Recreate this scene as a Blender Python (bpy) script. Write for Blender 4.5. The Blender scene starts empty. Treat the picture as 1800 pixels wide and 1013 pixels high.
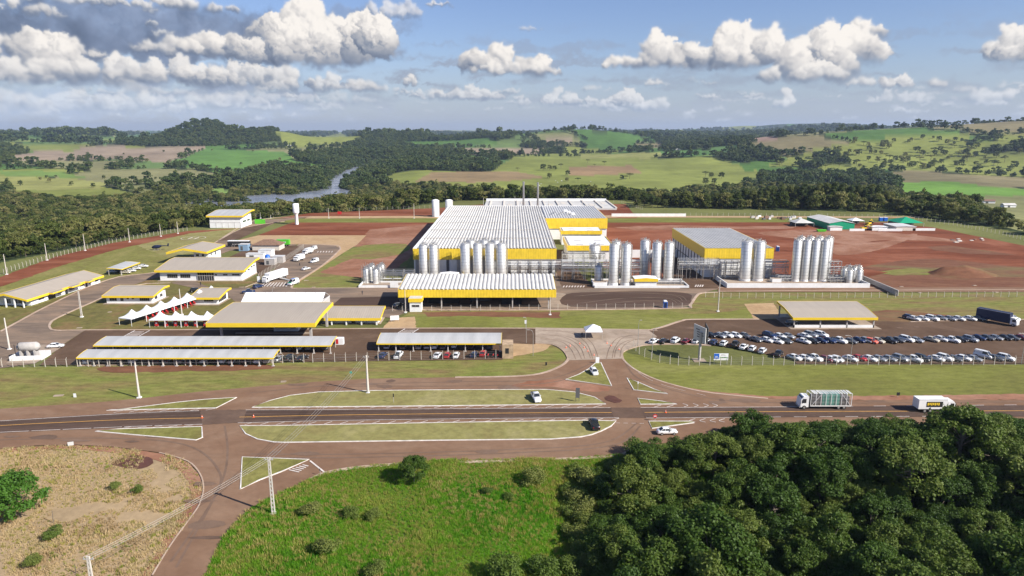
import bpy, math, random
import numpy as np
from mathutils import Vector, Matrix
from mathutils.geometry import tessellate_polygon
R = math.radians
random.seed(7); rng = np.random.default_rng(11)
S = bpy.context.scene
COL = S.collection

# ------------------------------------------------------------------ camera
H = 65.0; FPX = 1200.0
TH = math.atan(276.5 / FPX); cT, sT = math.cos(TH), math.sin(TH)
cam = bpy.data.cameras.new('camera'); camo = bpy.data.objects.new('camera', cam); COL.objects.link(camo)
camo.location = (0, 0, H); camo.rotation_euler = (math.pi / 2 - TH, 0, 0)
cam.sensor_width = 36.0; cam.lens = 24.0; cam.clip_start = 1.0; cam.clip_end = 60000
S.camera = camo
S.view_settings.view_transform = 'Standard'; S.view_settings.look = 'None'
S.view_settings.exposure = 0.68; S.view_settings.gamma = 1.0
S.render.resolution_x = 1024; S.render.resolution_y = 576
try:
    S.cycles.use_denoising = True
    S.cycles.max_bounces = 6; S.cycles.diffuse_bounces = 2; S.cycles.glossy_bounces = 2
    S.cycles.transparent_max_bounces = 8; S.cycles.volume_bounces = 0; S.cycles.caustics_reflective = False
except Exception: pass

SUNV = Vector((0.715, -0.38, 0.588)).normalized()      # towards the sun
sl = bpy.data.lights.new('sun', 'SUN'); sl.energy = 4.9; sl.angle = R(0.53); sl.color = (1.0, 0.95, 0.87)
so = bpy.data.objects.new('sun', sl); COL.objects.link(so)
so.rotation_euler = SUNV.to_track_quat('Z', 'Y').to_euler(); so.location = (120, -80, 200)

# ------------------------------------------------------------------ node helper
class NT:
    def __init__(s, tree): s.t = tree; s.n = tree.nodes; s.l = tree.links
    def node(s, typ, **kw):
        n = s.n.new(typ)
        for k, v in kw.items(): setattr(n, k, v)
        return n
    def put(s, sock, v):
        if v is None: return
        if isinstance(v, bpy.types.NodeSocket): s.l.new(v, sock)
        else: sock.default_value = v
    def math(s, op, a, b=None, c=None, clamp=False):
        n = s.node('ShaderNodeMath', operation=op, use_clamp=clamp)
        s.put(n.inputs[0], a); s.put(n.inputs[1], b); s.put(n.inputs[2], c)
        return n.outputs[0]
    def vec(s, op, a, b=None, scale=None):
        n = s.node('ShaderNodeVectorMath', operation=op)
        s.put(n.inputs[0], a); s.put(n.inputs[1], b)
        if scale is not None: s.put(n.inputs['Scale'], scale)
        return n.outputs['Value'] if op in ('LENGTH', 'DOT_PRODUCT') else n.outputs[0]
    def noise(s, v, scale, detail=4, rough=0.55, dist=0.0, out=0, dim='3D'):
        n = s.node('ShaderNodeTexNoise', noise_dimensions=dim)
        s.put(n.inputs['Vector'], v); n.inputs['Scale'].default_value = scale
        n.inputs['Detail'].default_value = detail; n.inputs['Roughness'].default_value = rough
        n.inputs['Distortion'].default_value = dist
        return n.outputs[out]
    def ramp(s, f, stops, interp='LINEAR'):
        n = s.node('ShaderNodeValToRGB'); cr = n.color_ramp; cr.interpolation = interp
        while len(cr.elements) < len(stops): cr.elements.new(0.5)
        for e, (p, c) in zip(cr.elements, stops):
            e.position = p; e.color = (c, c, c, 1) if not hasattr(c, '__len__') else (*c[:3], 1)
        s.put(n.inputs[0], f); return n.outputs[0]
    def mix(s, f, a, b, mode='MIX'):
        n = s.node('ShaderNodeMix', data_type='RGBA', blend_type=mode)
        s.put(n.inputs[0], f)
        s.put(n.inputs[6], a if isinstance(a, bpy.types.NodeSocket) else (*a[:3], 1))
        s.put(n.inputs[7], b if isinstance(b, bpy.types.NodeSocket) else (*b[:3], 1))
        return n.outputs[2]
    def sstep(s, x, a, b):
        n = s.node('ShaderNodeMapRange', interpolation_type='SMOOTHSTEP')
        s.put(n.inputs[0], x); n.inputs[1].default_value = a; n.inputs[2].default_value = b
        return n.outputs[0]
    def comb(s, x, y, z=0.0):
        n = s.node('ShaderNodeCombineXYZ')
        s.put(n.inputs[0], x); s.put(n.inputs[1], y); s.put(n.inputs[2], z); return n.outputs[0]
    def sep(s, v):
        n = s.node('ShaderNodeSeparateXYZ'); s.put(n.inputs[0], v); return n.outputs

# ------------------------------------------------------------------ sky with cumulus clouds
W = bpy.data.worlds.new('World'); S.world = W; W.use_nodes = True
T = NT(W.node_tree); T.n.clear()
sky = T.node('ShaderNodeTexSky', sky_type='NISHITA'); sky.sun_disc = False
sky.sun_elevation = math.asin(SUNV.z); sky.sun_rotation = math.atan2(SUNV.x, SUNV.y)
sky.altitude = 500; sky.air_density = 1.15; sky.dust_density = 0.6; sky.ozone_density = 2.0
dirv = T.node('ShaderNodeTexCoord').outputs['Generated']
dx, dy, dz = T.sep(dirv)
az = T.math('ARCTAN2', dx, dy)
hyp = T.math('SQRT', T.math('ADD', T.math('MULTIPLY', dx, dx), T.math('MULTIPLY', dy, dy)))
el = T.math('ARCTAN2', dz, hyp)
def azel(px, py):
    u = (px - 900) / FPX; v = (py - 506.5) / FPX
    x, y, z = u, cT - v * sT, -sT - v * cT
    return math.atan2(x, y), math.atan2(z, math.hypot(x, y))
# cumulus: centre of the base line (photo px), half width, height, depth under the base, tone of the underside, fade
CL = [
 (610, 108, 92, 150, 8, .55, 1), (520, 108, 110, 105, 8, .45, 1), (440, 98, 120, 45, 8, .35, 1), (570, 60, 130, 75, 30, .6, 1), (690, 20, 50, 35, 20, .5, .7),
 (40, 84, 95, 34, 10, .4, 1), (120, 92, 50, 18, 6, .3, .9), (300, 88, 60, 24, 6, .3, .9), (360, 84, 50, 36, 8, .35, 1), (20, 20, 60, 26, 10, .5, .9), (290, 10, 120, 22, 10, .35, .9), (160, 8, 90, 14, 6, .3, .8), (265, 45, 12, 16, 4, .3, .7), (285, 62, 20, 12, 4, .35, .7),
 (60, 140, 130, 42, 8, .5, .95), (230, 140, 150, 40, 8, .45, .95), (330, 138, 90, 40, 9, .5, .9), (440, 148, 110, 40, 8, .45, .9), (560, 158, 100, 34, 7, .5, .8), (650, 160, 60, 18, 5, .5, .6),
 (100, 192, 200, 36, 8, .5, .55), (330, 184, 150, 26, 6, .5, .55), (500, 178, 150, 24, 6, .5, .5), (250, 165, 90, 14, 4, .6, .5),
 (862, 122, 80, 62, 9, .45, 1), (958, 122, 40, 56, 16, .6, 1), (905, 128, 80, 28, 5, .5, .9),
 (719, 152, 12, 26, 6, .6, .9), (815, 172, 66, 26, 5, .5, .8), (735, 166, 50, 12, 4, .5, .6), (890, 162, 24, 12, 4, .5, .6), (770, 6, 24, 10, 8, .6, .8), (930, 52, 24, 9, 5, .6, .7),
 (1090, 116, 34, 28, 5, .5, 1), (1160, 112, 46, 66, 8, .55, 1), (1250, 112, 66, 56, 9, .45, 1), (1310, 114, 90, 74, 9, .5, 1), (1420, 122, 70, 92, 24, .65, 1), (1495, 96, 50, 98, 22, .7, 1), (1410, 138, 70, 40, 10, .5, .95), (1455, 60, 34, 30, 20, .7, 1), (1515, 55, 32, 44, 20, .75, 1),
 (1530, 150, 40, 18, 4, .55, .85), (1600, 152, 42, 32, 6, .55, .9), (1575, 178, 50, 20, 5, .5, .6), (1630, 168, 20, 8, 4, .6, .5),
 (1000, 182, 55, 30, 6, .55, .75), (1100, 188, 40, 44, 6, .6, .85), (1145, 192, 34, 30, 6, .55, .7), (1060, 190, 60, 12, 4, .5, .5), (1153, 148, 26, 12, 4, .6, .8), (1243, 170, 24, 9, 4, .6, .75),
 (1382, 186, 20, 30, 5, .65, .8), (1325, 176, 28, 8, 4, .6, .6), (918, 186, 16, 24, 5, .6, .6),(1470, 170, 14, 7, 3, .6, .6),
 (1785, 96, 40, 50, 12, .6, .95), (1730, 176, 44, 24, 6, .5, .65), (1790, 166, 34, 14, 5, .5, .5), (1040, 158, 20, 16, 4, .6, .6),
 (-250, 110, 260, 120, 20, .35, 1), (2100, 100, 160, 70, 12, .5, 1), (-200, 180, 200, 40, 10, .5, .6), (2300, 170, 250, 40, 10, .5, .6)]
# cumulus built as heaps of puffs, shaded by the sun direction, on an azimuth / elevation map of the sky
SKW, SKH, PPR = 2800, 460, 1400.0        # map width, height, pixels per radian
def sky_map():
    r = np.random.default_rng(4)
    def lat(n, m): return r.random((n, m))
    def fbm(sx, sy, oct=5, rough=.55):
        out = np.zeros((SKH, SKW)); amp = 1; tot = 0
        for o in range(oct):
            nx = int(SKW / sx) + 3; ny = int(SKH / sy) + 3; g = lat(ny, nx)
            x = np.arange(SKW) / sx; y = np.arange(SKH) / sy; xi = x.astype(int); yi = y.astype(int)
            fx = (x - xi); fx = fx * fx * (3 - 2 * fx); fy = (y - yi); fy = (fy * fy * (3 - 2 * fy))[:, None]
            out += amp * ((g[yi][:, xi] * (1 - fx) + g[yi][:, xi + 1] * fx) * (1 - fy) + (g[yi + 1][:, xi] * (1 - fx) + g[yi + 1][:, xi + 1] * fx) * fy)
            tot += amp; amp *= rough; sx = max(1.5, sx / 2.03); sy = max(1.5, sy / 2.03)
        return out / tot
    C = np.zeros((SKH, SKW, 3)); A = np.zeros((SKH, SKW))
    jj, ii = np.mgrid[0:SKH, 0:SKW].astype(float)      # row 0 = elevation 0
    sst = lambda x, a, b: (lambda t: t * t * (3 - 2 * t))(np.clip((x - a) / (b - a), 0, 1))
    def over(col, al):
        nonlocal C, A
        C = C * (1 - al[..., None]) + col * al[..., None]; A = A + al * (1 - A)
    # thin far layer near the horizon
    n = fbm(90, 16, 6); e = jj / PPR
    al = sst(n, .50, .68) * sst(e, .01, .03) * (1 - sst(e, .09, .15)) * .75 * (.55 + .45 * sst(-ii, -1900, -900))
    over(np.array([.60, .62, .68]), al)
    def pos(px, py):
        a, el_ = azel(px, py); return SKW / 2 + a * PPR, el_ * PPR
    warpx = (fbm(40, 40, 4) - .5); warpy = (fbm(40, 40, 4) - .5); fine = fbm(14, 14, 4, .6)
    k = PPR / FPX
    # broad grey undersides of the big cloud deck at upper left
    for (cx, cy, w, h, tone, a_) in ((120, 34, 330, 40, .44, .95), (330, 55, 190, 50, .40, .97), (520, 100, 170, 12, .36, .9), (230, 92, 220, 14, .34, .9), (60, 60, 160, 30, .42, .7), (640, 40, 90, 30, .5, .7), (-200, 60, 300, 70, .35, .9), (140, 128, 260, 14, .5, .6), (420, 145, 260, 12, .5, .55), (240, 185, 330, 26, .62, .45), (0, 175, 160, 20, .6, .4)):
        x, y = pos(cx, cy)
        d = np.sqrt(((ii - x + warpx * 120) / (w * k)) ** 2 + ((jj - y + warpy * 60) / (h * k)) ** 2)
        al = (1 - sst(d, .55, 1.1)) * a_ * (.8 + .4 * (fine - .5))
        t = tone + (warpx * .25 + warpy * .25 + (fine - .5) * .15)
        g = np.stack([t * .78 + .17, t * .82 + .21, t * .88 + .29], -1)
        over(g, np.clip(al, 0, 1))
    SV = np.array([.50, .62, .60])   # right, up, towards the viewer
    def cumulus(cx, cy, w, up, dn, tone, fade):
        x0, y0 = pos(cx, cy); w *= k; up *= k; dn *= k
        base = y0 - dn * .35
        m = int(max(5, 2.6 * w / up * 3)) ; P = []
        for i in range(min(m, 34)):
            t = r.uniform(-1, 1); top = up * math.sqrt(max(.05, 1 - abs(t) ** 2.2)) * r.uniform(.5, 1.0)
            rr = min(up * r.uniform(.26, .42), w * .5) * (1 - .3 * abs(t)); yy = base + r.uniform(.15, 1) * max(0, top - rr)
            P.append((x0 + t * (w - rr * .8), yy, r.uniform(-.3, .3) * up, rr))
        sph = []
        for (x, y, z, R0) in P:
            sph.append((x, y, z, R0, 0, 0, 1))
            for _ in range(13):
                d = r.normal(size=3); d /= np.linalg.norm(d); d[2] = abs(d[2]); d[1] = d[1] if d[1] > -.35 else -d[1]
                R1 = R0 * r.uniform(.28, .50); x1, y1, z1 = x + d[0] * R0 * .85, y + d[1] * R0 * .85, z + d[2] * R0 * .85
                sph.append((x1, y1, z1, R1, *d))
                if R1 > 2.2:
                    for _ in range(9):
                        e_ = r.normal(size=3); e_ /= np.linalg.norm(e_); e_[2] = abs(e_[2]); R2 = R1 * r.uniform(.25, .45)
                        sph.append((x1 + e_[0] * R1 * .9, y1 + e_[1] * R1 * .9, z1 + e_[2] * R1 * .9, R2, *(d * .6 + e_ * .4)))
        pad = 6; bx0 = int(max(0, x0 - w - up * .7 - pad)); bx1 = int(min(SKW, x0 + w + up * .7 + pad)); by0 = int(max(0, base - dn - pad)); by1 = int(min(SKH, base + up * 1.5 + pad))
        if bx1 - bx0 < 4 or by1 - by0 < 4: return
        Zb = np.full((by1 - by0, bx1 - bx0), -1e9); Lb = np.zeros_like(Zb); Ab = np.zeros_like(Zb)
        for (x, y, z, R_, nx, ny, nz) in sph:
            if R_ < .8: continue
            a0 = max(bx0, int(x - R_)); a1 = min(bx1, int(x + R_) + 2); c0 = max(by0, int(y - R_)); c1 = min(by1, int(y + R_) + 2)
            if a1 <= a0 or c1 <= c0: continue
            gx = (np.arange(a0, a1) - x)[None, :] / R_; gy = (np.arange(c0, c1) - y)[:, None] / R_
            q = 1 - gx * gx - gy * gy; s = q > 0
            nzz = np.sqrt(np.maximum(q, 0)); zz = z + nzz * R_
            sl_ = (slice(c0 - by0, c1 - by0), slice(a0 - bx0, a1 - bx0))
            ns = .62; lam = (gx * ns + nx * (1 - ns)) * SV[0] + (gy * ns + ny * (1 - ns)) * SV[1] + (nzz * ns + nz * (1 - ns)) * SV[2]
            win = s & (zz > Zb[sl_])
            Zb[sl_] = np.where(win, zz, Zb[sl_]); Lb[sl_] = np.where(win, lam, Lb[sl_])
            Ab[sl_] = np.maximum(Ab[sl_], np.clip(q * R_ * .5, 0, 1) * s)
        yy = (np.arange(by0, by1) - base)[:, None]; sub = (slice(by0, by1), slice(bx0, bx1))
        hgt_ = yy / up + warpx[sub] * .25
        Ab = Ab * sst(yy + warpy[sub] * 10 * k, -dn * .9, dn * .55 + 1)
        def blur(a, n):
            for _ in range(n):
                a = (a + np.roll(a, 1, 0) + np.roll(a, -1, 0)) / 3; a = (a + np.roll(a, 1, 1) + np.roll(a, -1, 1)) / 3
            return a
        Lb = blur(np.where(Zb > -1e8, Lb, .3), 2); Ab = blur(Ab, 2)
        Ab = np.clip(Ab * (1.15 + (fine[sub] - .5) * .5), 0, 1)
        v = .21 + tone * .36 + .60 * Lb + .34 * np.clip(hgt_, 0, 1.1) + (fine[sub] - .5) * .10
        v = v * (.52 + .48 * sst(hgt_, -.12, .34))
        v = np.clip(v, 0, 1)
        c0_, c1_, c2_, c3_ = np.array([.30, .35, .45]), np.array([.52, .56, .63]), np.array([.80, .79, .79]), np.array([1.0, .975, .945])
        v3 = v[..., None]
        col = np.where(v3 < .35, c0_ + (c1_ - c0_) * v3 / .35, np.where(v3 < .65, c1_ + (c2_ - c1_) * (v3 - .35) / .3, c2_ + (c3_ - c2_) * (v3 - .65) / .35))
        full = np.zeros((SKH, SKW)); full[sub] = Ab * fade
        cc = np.zeros((SKH, SKW, 3)); cc[sub] = col
        nonlocal C, A
        al = full[sub]; C[sub] = C[sub] * (1 - al[..., None]) + col * al[..., None]; A[sub] = A[sub] + al * (1 - A[sub])
    L = sorted(CL, key=lambda c: -c[1] + (1000 if c[1] > 140 else 0), reverse=True)
    for c in L: cumulus(*c)
    for _ in range(150):      # scraps
        cx = r.uniform(-300, 2100); cy = r.choice([r.uniform(140, 205), r.uniform(170, 215)])
        w = r.uniform(4, 20) * (1 if cx > 700 else 1.4); cumulus(cx, cy, w, w * r.uniform(.35, .8), 3, .5, r.uniform(.25, .6))
    wx = (fbm(22, 22, 5, .6) - .5) * 26; wy = (fbm(22, 22, 5, .6) - .5) * 22
    wx += (fbm(5, 5, 2, .6) - .5) * 5; wy += (fbm(5, 5, 2, .6) - .5) * 5
    xs = np.clip(ii + wx, 0, SKW - 2); ys = np.clip(jj + wy * np.clip(.35 + jj / 200, 0, 1), 0, SKH - 2)
    x0_, y0_ = xs.astype(int), ys.astype(int); fx_, fy_ = xs - x0_, ys - y0_
    Q = np.concatenate([C, A[..., None]], -1)
    Q = (Q[y0_, x0_] * (1 - fx_)[..., None] + Q[y0_, x0_ + 1] * fx_[..., None]) * (1 - fy_)[..., None] + (Q[y0_ + 1, x0_] * (1 - fx_)[..., None] + Q[y0_ + 1, x0_ + 1] * fx_[..., None]) * fy_[..., None]
    C, A = Q[..., :3], Q[..., 3]
    er = np.clip(1 - (.5 - fbm(9, 7, 4, .65)) * 3.4 * (1 - A), 0, 1)
    C = C * er[..., None]; A = A * er
    def soft(a, n):
        for _ in range(n):
            a = (a + np.roll(a, 1, 0) + np.roll(a, -1, 0)) / 3; a = (a + np.roll(a, 1, 1) + np.roll(a, -1, 1)) / 3
        return a
    mxs = np.clip(.45 + (fbm(60, 30, 4) - .5) * 2.4, .1, 1)[..., None]
    Q = np.concatenate([C, A[..., None]], -1); Q = Q * (1 - mxs) + soft(Q, 5) * mxs
    C, A = Q[..., :3], Q[..., 3]
    hz_ = (1 - sst(e, .0, .10)) * .45
    C = C * (1 - hz_[..., None]) + np.array([.60, .65, .72]) * A[..., None] * hz_[..., None]
    A = A * (1 - .25 * (1 - sst(e, 0, .07)))
    return C, A
# ---- map
_C, _A = sky_map()
_lin = np.where(_C <= .04045, _C / 12.92, ((np.clip(_C, 0, 2) + .055) / 1.055) ** 2.4) / 2 ** S.view_settings.exposure
# colour is premultiplied in the map; undo, go linear, redo
_Au = np.maximum(_A, 1e-3)[..., None]; _S = np.clip(_C / _Au, 0, 1.2)
_lin = np.where(_S <= .04045, _S / 12.92, ((_S + .055) / 1.055) ** 2.4) / 2 ** S.view_settings.exposure
img = bpy.data.images.new('cloud map', SKW, SKH, alpha=True, float_buffer=True); img.colorspace_settings.name = 'Non-Color'; img.alpha_mode = 'CHANNEL_PACKED'
img.pixels.foreach_set(np.concatenate([_lin, _A[..., None]], -1).astype(np.float32).ravel()); img.update(); img.pack()
tx = T.node('ShaderNodeTexImage', extension='CLIP', interpolation='Linear'); tx.image = img
T.put(tx.inputs[0], T.comb(T.math('MULTIPLY_ADD', az, PPR / SKW, .5), T.math('MULTIPLY', el, PPR / SKH)))
skyc = T.vec('MULTIPLY', T.vec('SCALE', sky.outputs[0], scale=.072), (.82, .85, 1.10))
hz = T.math('SUBTRACT', 1.0, T.sstep(el, -.01, .12))
skyc = T.mix(T.math('MULTIPLY', hz, .70), skyc, (.245, .295, .385))
fin = T.mix(tx.outputs['Alpha'], skyc, tx.outputs['Color'])
up_ = T.sstep(dz, -.06, .0)
fin = T.mix(up_, (.20, .22, .22), fin)
bg = T.node('ShaderNodeBackground'); T.put(bg.inputs[0], fin); bg.inputs[1].default_value = 1.0
wo = T.node('ShaderNodeOutputWorld'); T.l.new(bg.outputs[0], wo.inputs[0])
try: W.cycles.sampling_method = 'MANUAL'; W.cycles.sample_map_resolution = 512
except Exception: pass

# ------------------------------------------------------------------ materials
MATS = {}
def newmat(name):
    m = bpy.data.materials.new(name); m.use_nodes = True
    t = NT(m.node_tree); b = t.n['Principled BSDF']; MATS[name] = m
    return m, t, b
def plain(name, col, rough=.6, metal=0., var=.12, scale=1.5, bump=0., coord='Object', spec=.3, emit=0):
    m, t, b = newmat(name)
    tc = t.node('ShaderNodeTexCoord').outputs[coord]
    n = t.noise(tc, scale, 5, .6)
    f = t.ramp(n, [(.3, 1 - var), (.7, 1 + var)])
    t.put(b.inputs['Base Color'], t.mix(1.0, (*col, 1), f, 'MULTIPLY'))
    b.inputs['Roughness'].default_value = rough; b.inputs['Metallic'].default_value = metal
    b.inputs['Specular IOR Level'].default_value = spec
    if bump:
        bn = t.node('ShaderNodeBump'); bn.inputs['Strength'].default_value = bump
        t.put(bn.inputs['Height'], n); t.put(b.inputs['Normal'], bn.outputs[0])
    return m
def ground(name, cols, s1=.05, s2=.6, fine=6., bump=.4, amp=.28, streak=None):
    """world-space mottled surface: cols = three colours mixed by large noise, with fine grain"""
    m, t, b = newmat(name)
    P = t.node('ShaderNodeNewGeometry').outputs['Position']
    pp = P
    if streak: pp = t.vec('MULTIPLY', P, streak)
    a = t.noise(pp, s1, 5, .6, 1.5)
    c = t.ramp(a, [(.36, cols[0]), (.5, cols[1]), (.64, cols[2])])
    g2 = t.noise(pp, s2, 6, .68)
    g3 = t.noise(P, fine * .35, 5, .75)
    f = t.math('ADD', t.ramp(g2, [(.36, 1 - amp), (.64, 1 + amp)]), t.math('MULTIPLY', t.math('SUBTRACT', g3, .5), amp * 3.4))
    t.put(b.inputs['Base Color'], t.mix(1.0, c, f, 'MULTIPLY'))
    b.inputs['Roughness'].default_value = .95; b.inputs['Specular IOR Level'].default_value = .1
    bn = t.node('ShaderNodeBump'); bn.inputs['Strength'].default_value = bump; bn.inputs['Distance'].default_value = .15
    t.put(bn.inputs['Height'], t.math('ADD', g2, g3)); t.put(b.inputs['Normal'], bn.outputs[0])
    return m
M = {}
M['asphalt'] = ground('worn reddish asphalt', [(.188, .108, .066), (.212, .127, .079), (.240, .152, .098)], .035, .25, 3, .1, .08, (1, 1.6, 1))
M['asphalt_dark'] = ground('dark highway asphalt', [(.072, .046, .034), (.088, .056, .042), (.112, .072, .054)], .03, .35, 3, .1, .08, (.25, 2.4, 1))
M['asphalt_lot'] = ground('parking asphalt', [(.096, .058, .036), (.112, .070, .045), (.138, .088, .058)], .04, .3, 3, .1, .08)
M['asphalt_old'] = ground('dusty asphalt', [(.150, .112, .086), (.205, .150, .108), (.262, .182, .125)], .06, .3, 3, .1, .1, (.5, 1.6, 1))
M['asphalt_mid'] = ground('half worn asphalt', [(.115, .073, .052), (.130, .084, .060), (.150, .098, .070)], .05, .4, 3, .1, .1)
M['asphalt_mid2'] = ground('greyer worn asphalt', [(.155, .100, .070), (.172, .112, .078), (.190, .128, .092)], .05, .4, 3, .1, .1)
M['asphalt_track'] = ground('tyre polished asphalt', [(.090, .060, .046), (.12, .08, .06), (.16, .108, .08)], .12, .6, 3, .1, .15)
M['asphalt_mid3'] = ground('highway wheel track', [(.082, .054, .041), (.096, .064, .048), (.118, .08, .06)], .12, .6, 3, .1, .12)
M['concrete'] = ground('dusty concrete', [(.28, .215, .155), (.34, .265, .20), (.39, .31, .235)], .05, .4, 3, .1, .1)
M['kerb'] = ground('dusty kerb', [(.36, .26, .19), (.42, .31, .23), (.46, .35, .27)], .1, .8, 4, .1, .1)
M['kerb_white'] = plain('white painted kerb', (.66, .61, .56), .7, var=.25, scale=.8, coord='Object')
M['line_white'] = plain('worn white paint', (.60, .53, .47), .7, var=.25, scale=.6)
M['line_yellow'] = plain('yellow road paint', (.62, .33, .08), .7, var=.15, scale=.6)
M['grass'] = ground('mown grass', [(.165, .142, .046), (.178, .172, .046), (.222, .196, .066)], .035, .5, 5, .5, .2)
M['grass_bank'] = ground('rough bank grass', [(.190, .132, .058), (.188, .172, .052), (.160, .176, .040)], .05, .45, 4, .6, .24, (.45, 1.3, 1))
M['grass_green'] = ground('bright bank grass', [(.145, .142, .036), (.165, .170, .038), (.205, .200, .058)], .03, .5, 4, .5, .18, (.5, 1.2, 1))
M['grass_island'] = ground('dry island grass', [(.215, .182, .068), (.232, .212, .075), (.270, .238, .100)], .06, .5, 4, .4, .15)
M['grass_dark'] = ground('garden grass', [(.125, .105, .038), (.145, .130, .040), (.190, .125, .055)], .05, .4, 4, .4, .2)
M['dry'] = ground('straw ground', [(.26, .165, .085), (.34, .235, .125), (.25, .185, .085)], .05, .5, 4, .7, .28)
M['lush'] = ground('lush grass ground', [(.055, .115, .016), (.085, .150, .022), (.130, .150, .040)], .06, .6, 4, .7, .25)
M['red'] = ground('red earth', [(.140, .044, .020), (.195, .064, .031), (.255, .100, .055)], .02, .25, 2.5, .4, .14, (.5, 1.3, 1))
M['redlight'] = ground('dusty red earth', [(.22, .098, .056), (.27, .132, .080), (.32, .175, .115)], .03, .3, 2.5, .4, .12)
M['redbrown'] = ground('brown earth', [(.150, .066, .038), (.180, .085, .048), (.165, .118, .055)], .03, .3, 2.5, .4, .16, (.5, 1.3, 1))
M['straw'] = ground('tan bare ground', [(.36, .235, .125), (.42, .285, .155), (.40, .27, .16)], .05, .4, 3, .3, .1)
M['stain'] = ground('oil stained earth', [(.085, .040, .03), (.10, .048, .036), (.11, .05, .04)], .1, .5, 3, .2, .15)
M['white'] = plain('white painted wall', (.76, .755, .735), .7, var=.09, scale=.35)
M['whitep'] = plain('white pvc canvas', (.80, .80, .80), .5, var=.03, scale=.5)
M['grey'] = plain('grey concrete', (.42, .39, .36), .8, var=.15, scale=1.2)
M['pole'] = plain('pale concrete pole', (.55, .50, .44), .8, var=.1, scale=1.2)
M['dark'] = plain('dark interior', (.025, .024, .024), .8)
M['darkgrey'] = plain('dark grey wall', (.10, .10, .10), .8)  # even dark grey for screens, posts, boards, doors and lettering
M['yellow'] = plain('yellow cladding', (.78, .54, .035), .45, var=.05, scale=.3)
M['roofgrey'] = plain('warm grey roof sheet', (.34, .30, .265), .55, var=.05, scale=.25)
M['rooflight'] = plain('pale grey roof sheet', (.56, .55, .53), .6, var=.06, scale=.3)
M['roofwhite'] = plain('white metal roof', (.55, .53, .49), .62, var=.12, scale=.2)
M['steel'] = plain('stainless steel', (.60, .585, .56), .34, .85, var=.06, scale=.6)
M['steel_dull'] = plain('galvanised steel', (.44, .43, .41), .45, .55, var=.15, scale=1.)
M['wire'] = plain('wire', (.45, .42, .38), .5, .6)
M['fence'] = plain('concrete fence post', (.52, .47, .40), .85, var=.1)
M['mesh'] = plain('galvanised fence wire', (.36, .35, .30), .6, .4)
M['black'] = plain('black paint', (.018, .018, .02), .35)
M['blackm'] = plain('matt black', (.02, .02, .02), .7)
M['rubber'] = plain('tyre rubber', (.02, .02, .02), .85)
M['glass'] = plain('dark window glass', (.025, .03, .035), .08, spec=.6, var=.05)
M['winblue'] = plain('tinted window glass', (.05, .06, .07), .12, spec=.6, var=.1)
M['blue'] = plain('blue plastic', (.02, .12, .50), .4)
M['redp'] = plain('red paint', (.50, .03, .03), .45)
M['orange'] = plain('orange plastic', (.85, .14, .03), .5)
M['green'] = plain('green paint', (.10, .48, .03), .45)
M['greend'] = plain('green canvas', (.01, .30, .15), .5)
M['teal'] = plain('teal crates', (.04, .32, .24), .6)
M['navy'] = plain('navy tarpaulin', (.015, .022, .06), .5)
M['wood'] = plain('brown boards', (.20, .12, .08), .8, var=.3)
M['stone'] = plain('sandstone blocks', (.42, .30, .19), .85, var=.3, scale=.8, bump=.5)
M['tan'] = plain('cream board', (.62, .56, .48), .6)
M['bark'] = plain('bark', (.16, .13, .10), .9, var=.3, scale=2)
M['chair'] = M['redp']
M['skin'] = plain('skin', (.45, .28, .2), .6)
M['cloth_dark'] = plain('dark clothing', (.03, .03, .04), .8)
def water():
    m, t, b = newmat('river water')
    P = t.node('ShaderNodeNewGeometry').outputs['Position']
    n = t.noise(P, .02, 4, .6)
    t.put(b.inputs['Base Color'], t.ramp(n, [(.35, (.16, .17, .19)), (.65, (.24, .25, .28))]))
    b.inputs['Roughness'].default_value = .22
    bn = t.node('ShaderNodeBump'); bn.inputs['Strength'].default_value = .5; bn.inputs['Distance'].default_value = 1
    t.put(bn.inputs['Height'], t.noise(P, .15, 4, .6)); t.put(b.inputs['Normal'], bn.outputs[0])
    return m
M['water'] = water()
def ribbed(name, col, pitch, rough=.45, axis=0, depth=.12, grime=.10):
    m, t, b = newmat(name)
    P = t.node('ShaderNodeTexCoord').outputs['Object']
    x = t.sep(P)[axis]
    w = t.math('SINE', t.math('MULTIPLY', x, 2 * math.pi / pitch))
    n = t.noise(t.vec('MULTIPLY', P, (1.2, .12, 1) if axis == 0 else (.12, 1.2, 1)), .5, 5, .6)
    f = t.math('ADD', t.ramp(n, [(.3, 1 - grime), (.7, 1 + grime)]), t.math('MULTIPLY', w, .04))
    t.put(b.inputs['Base Color'], t.mix(1.0, (*col, 1), f, 'MULTIPLY'))
    b.inputs['Roughness'].default_value = rough
    bn = t.node('ShaderNodeBump'); bn.inputs['Strength'].default_value = .8; bn.inputs['Distance'].default_value = depth
    t.put(bn.inputs['Height'], w); t.put(b.inputs['Normal'], bn.outputs[0])
    return m
M['ribyellow'] = ribbed('ribbed yellow cladding', (.78, .54, .035), 1.1, axis=0, depth=.012, grime=.13)
M['ribyellow_y'] = ribbed('ribbed yellow cladding side', (.78, .54, .035), 1.1, axis=1, depth=.012, grime=.06)
M['ribgrey'] = ribbed('ribbed warm grey roof', (.37, .315, .25), .8, .6, 0, .015, .06)
M['riblight'] = ribbed('ribbed pale roof', (.42, .415, .40), 4.8, .6, 0, .03, .08)
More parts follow.
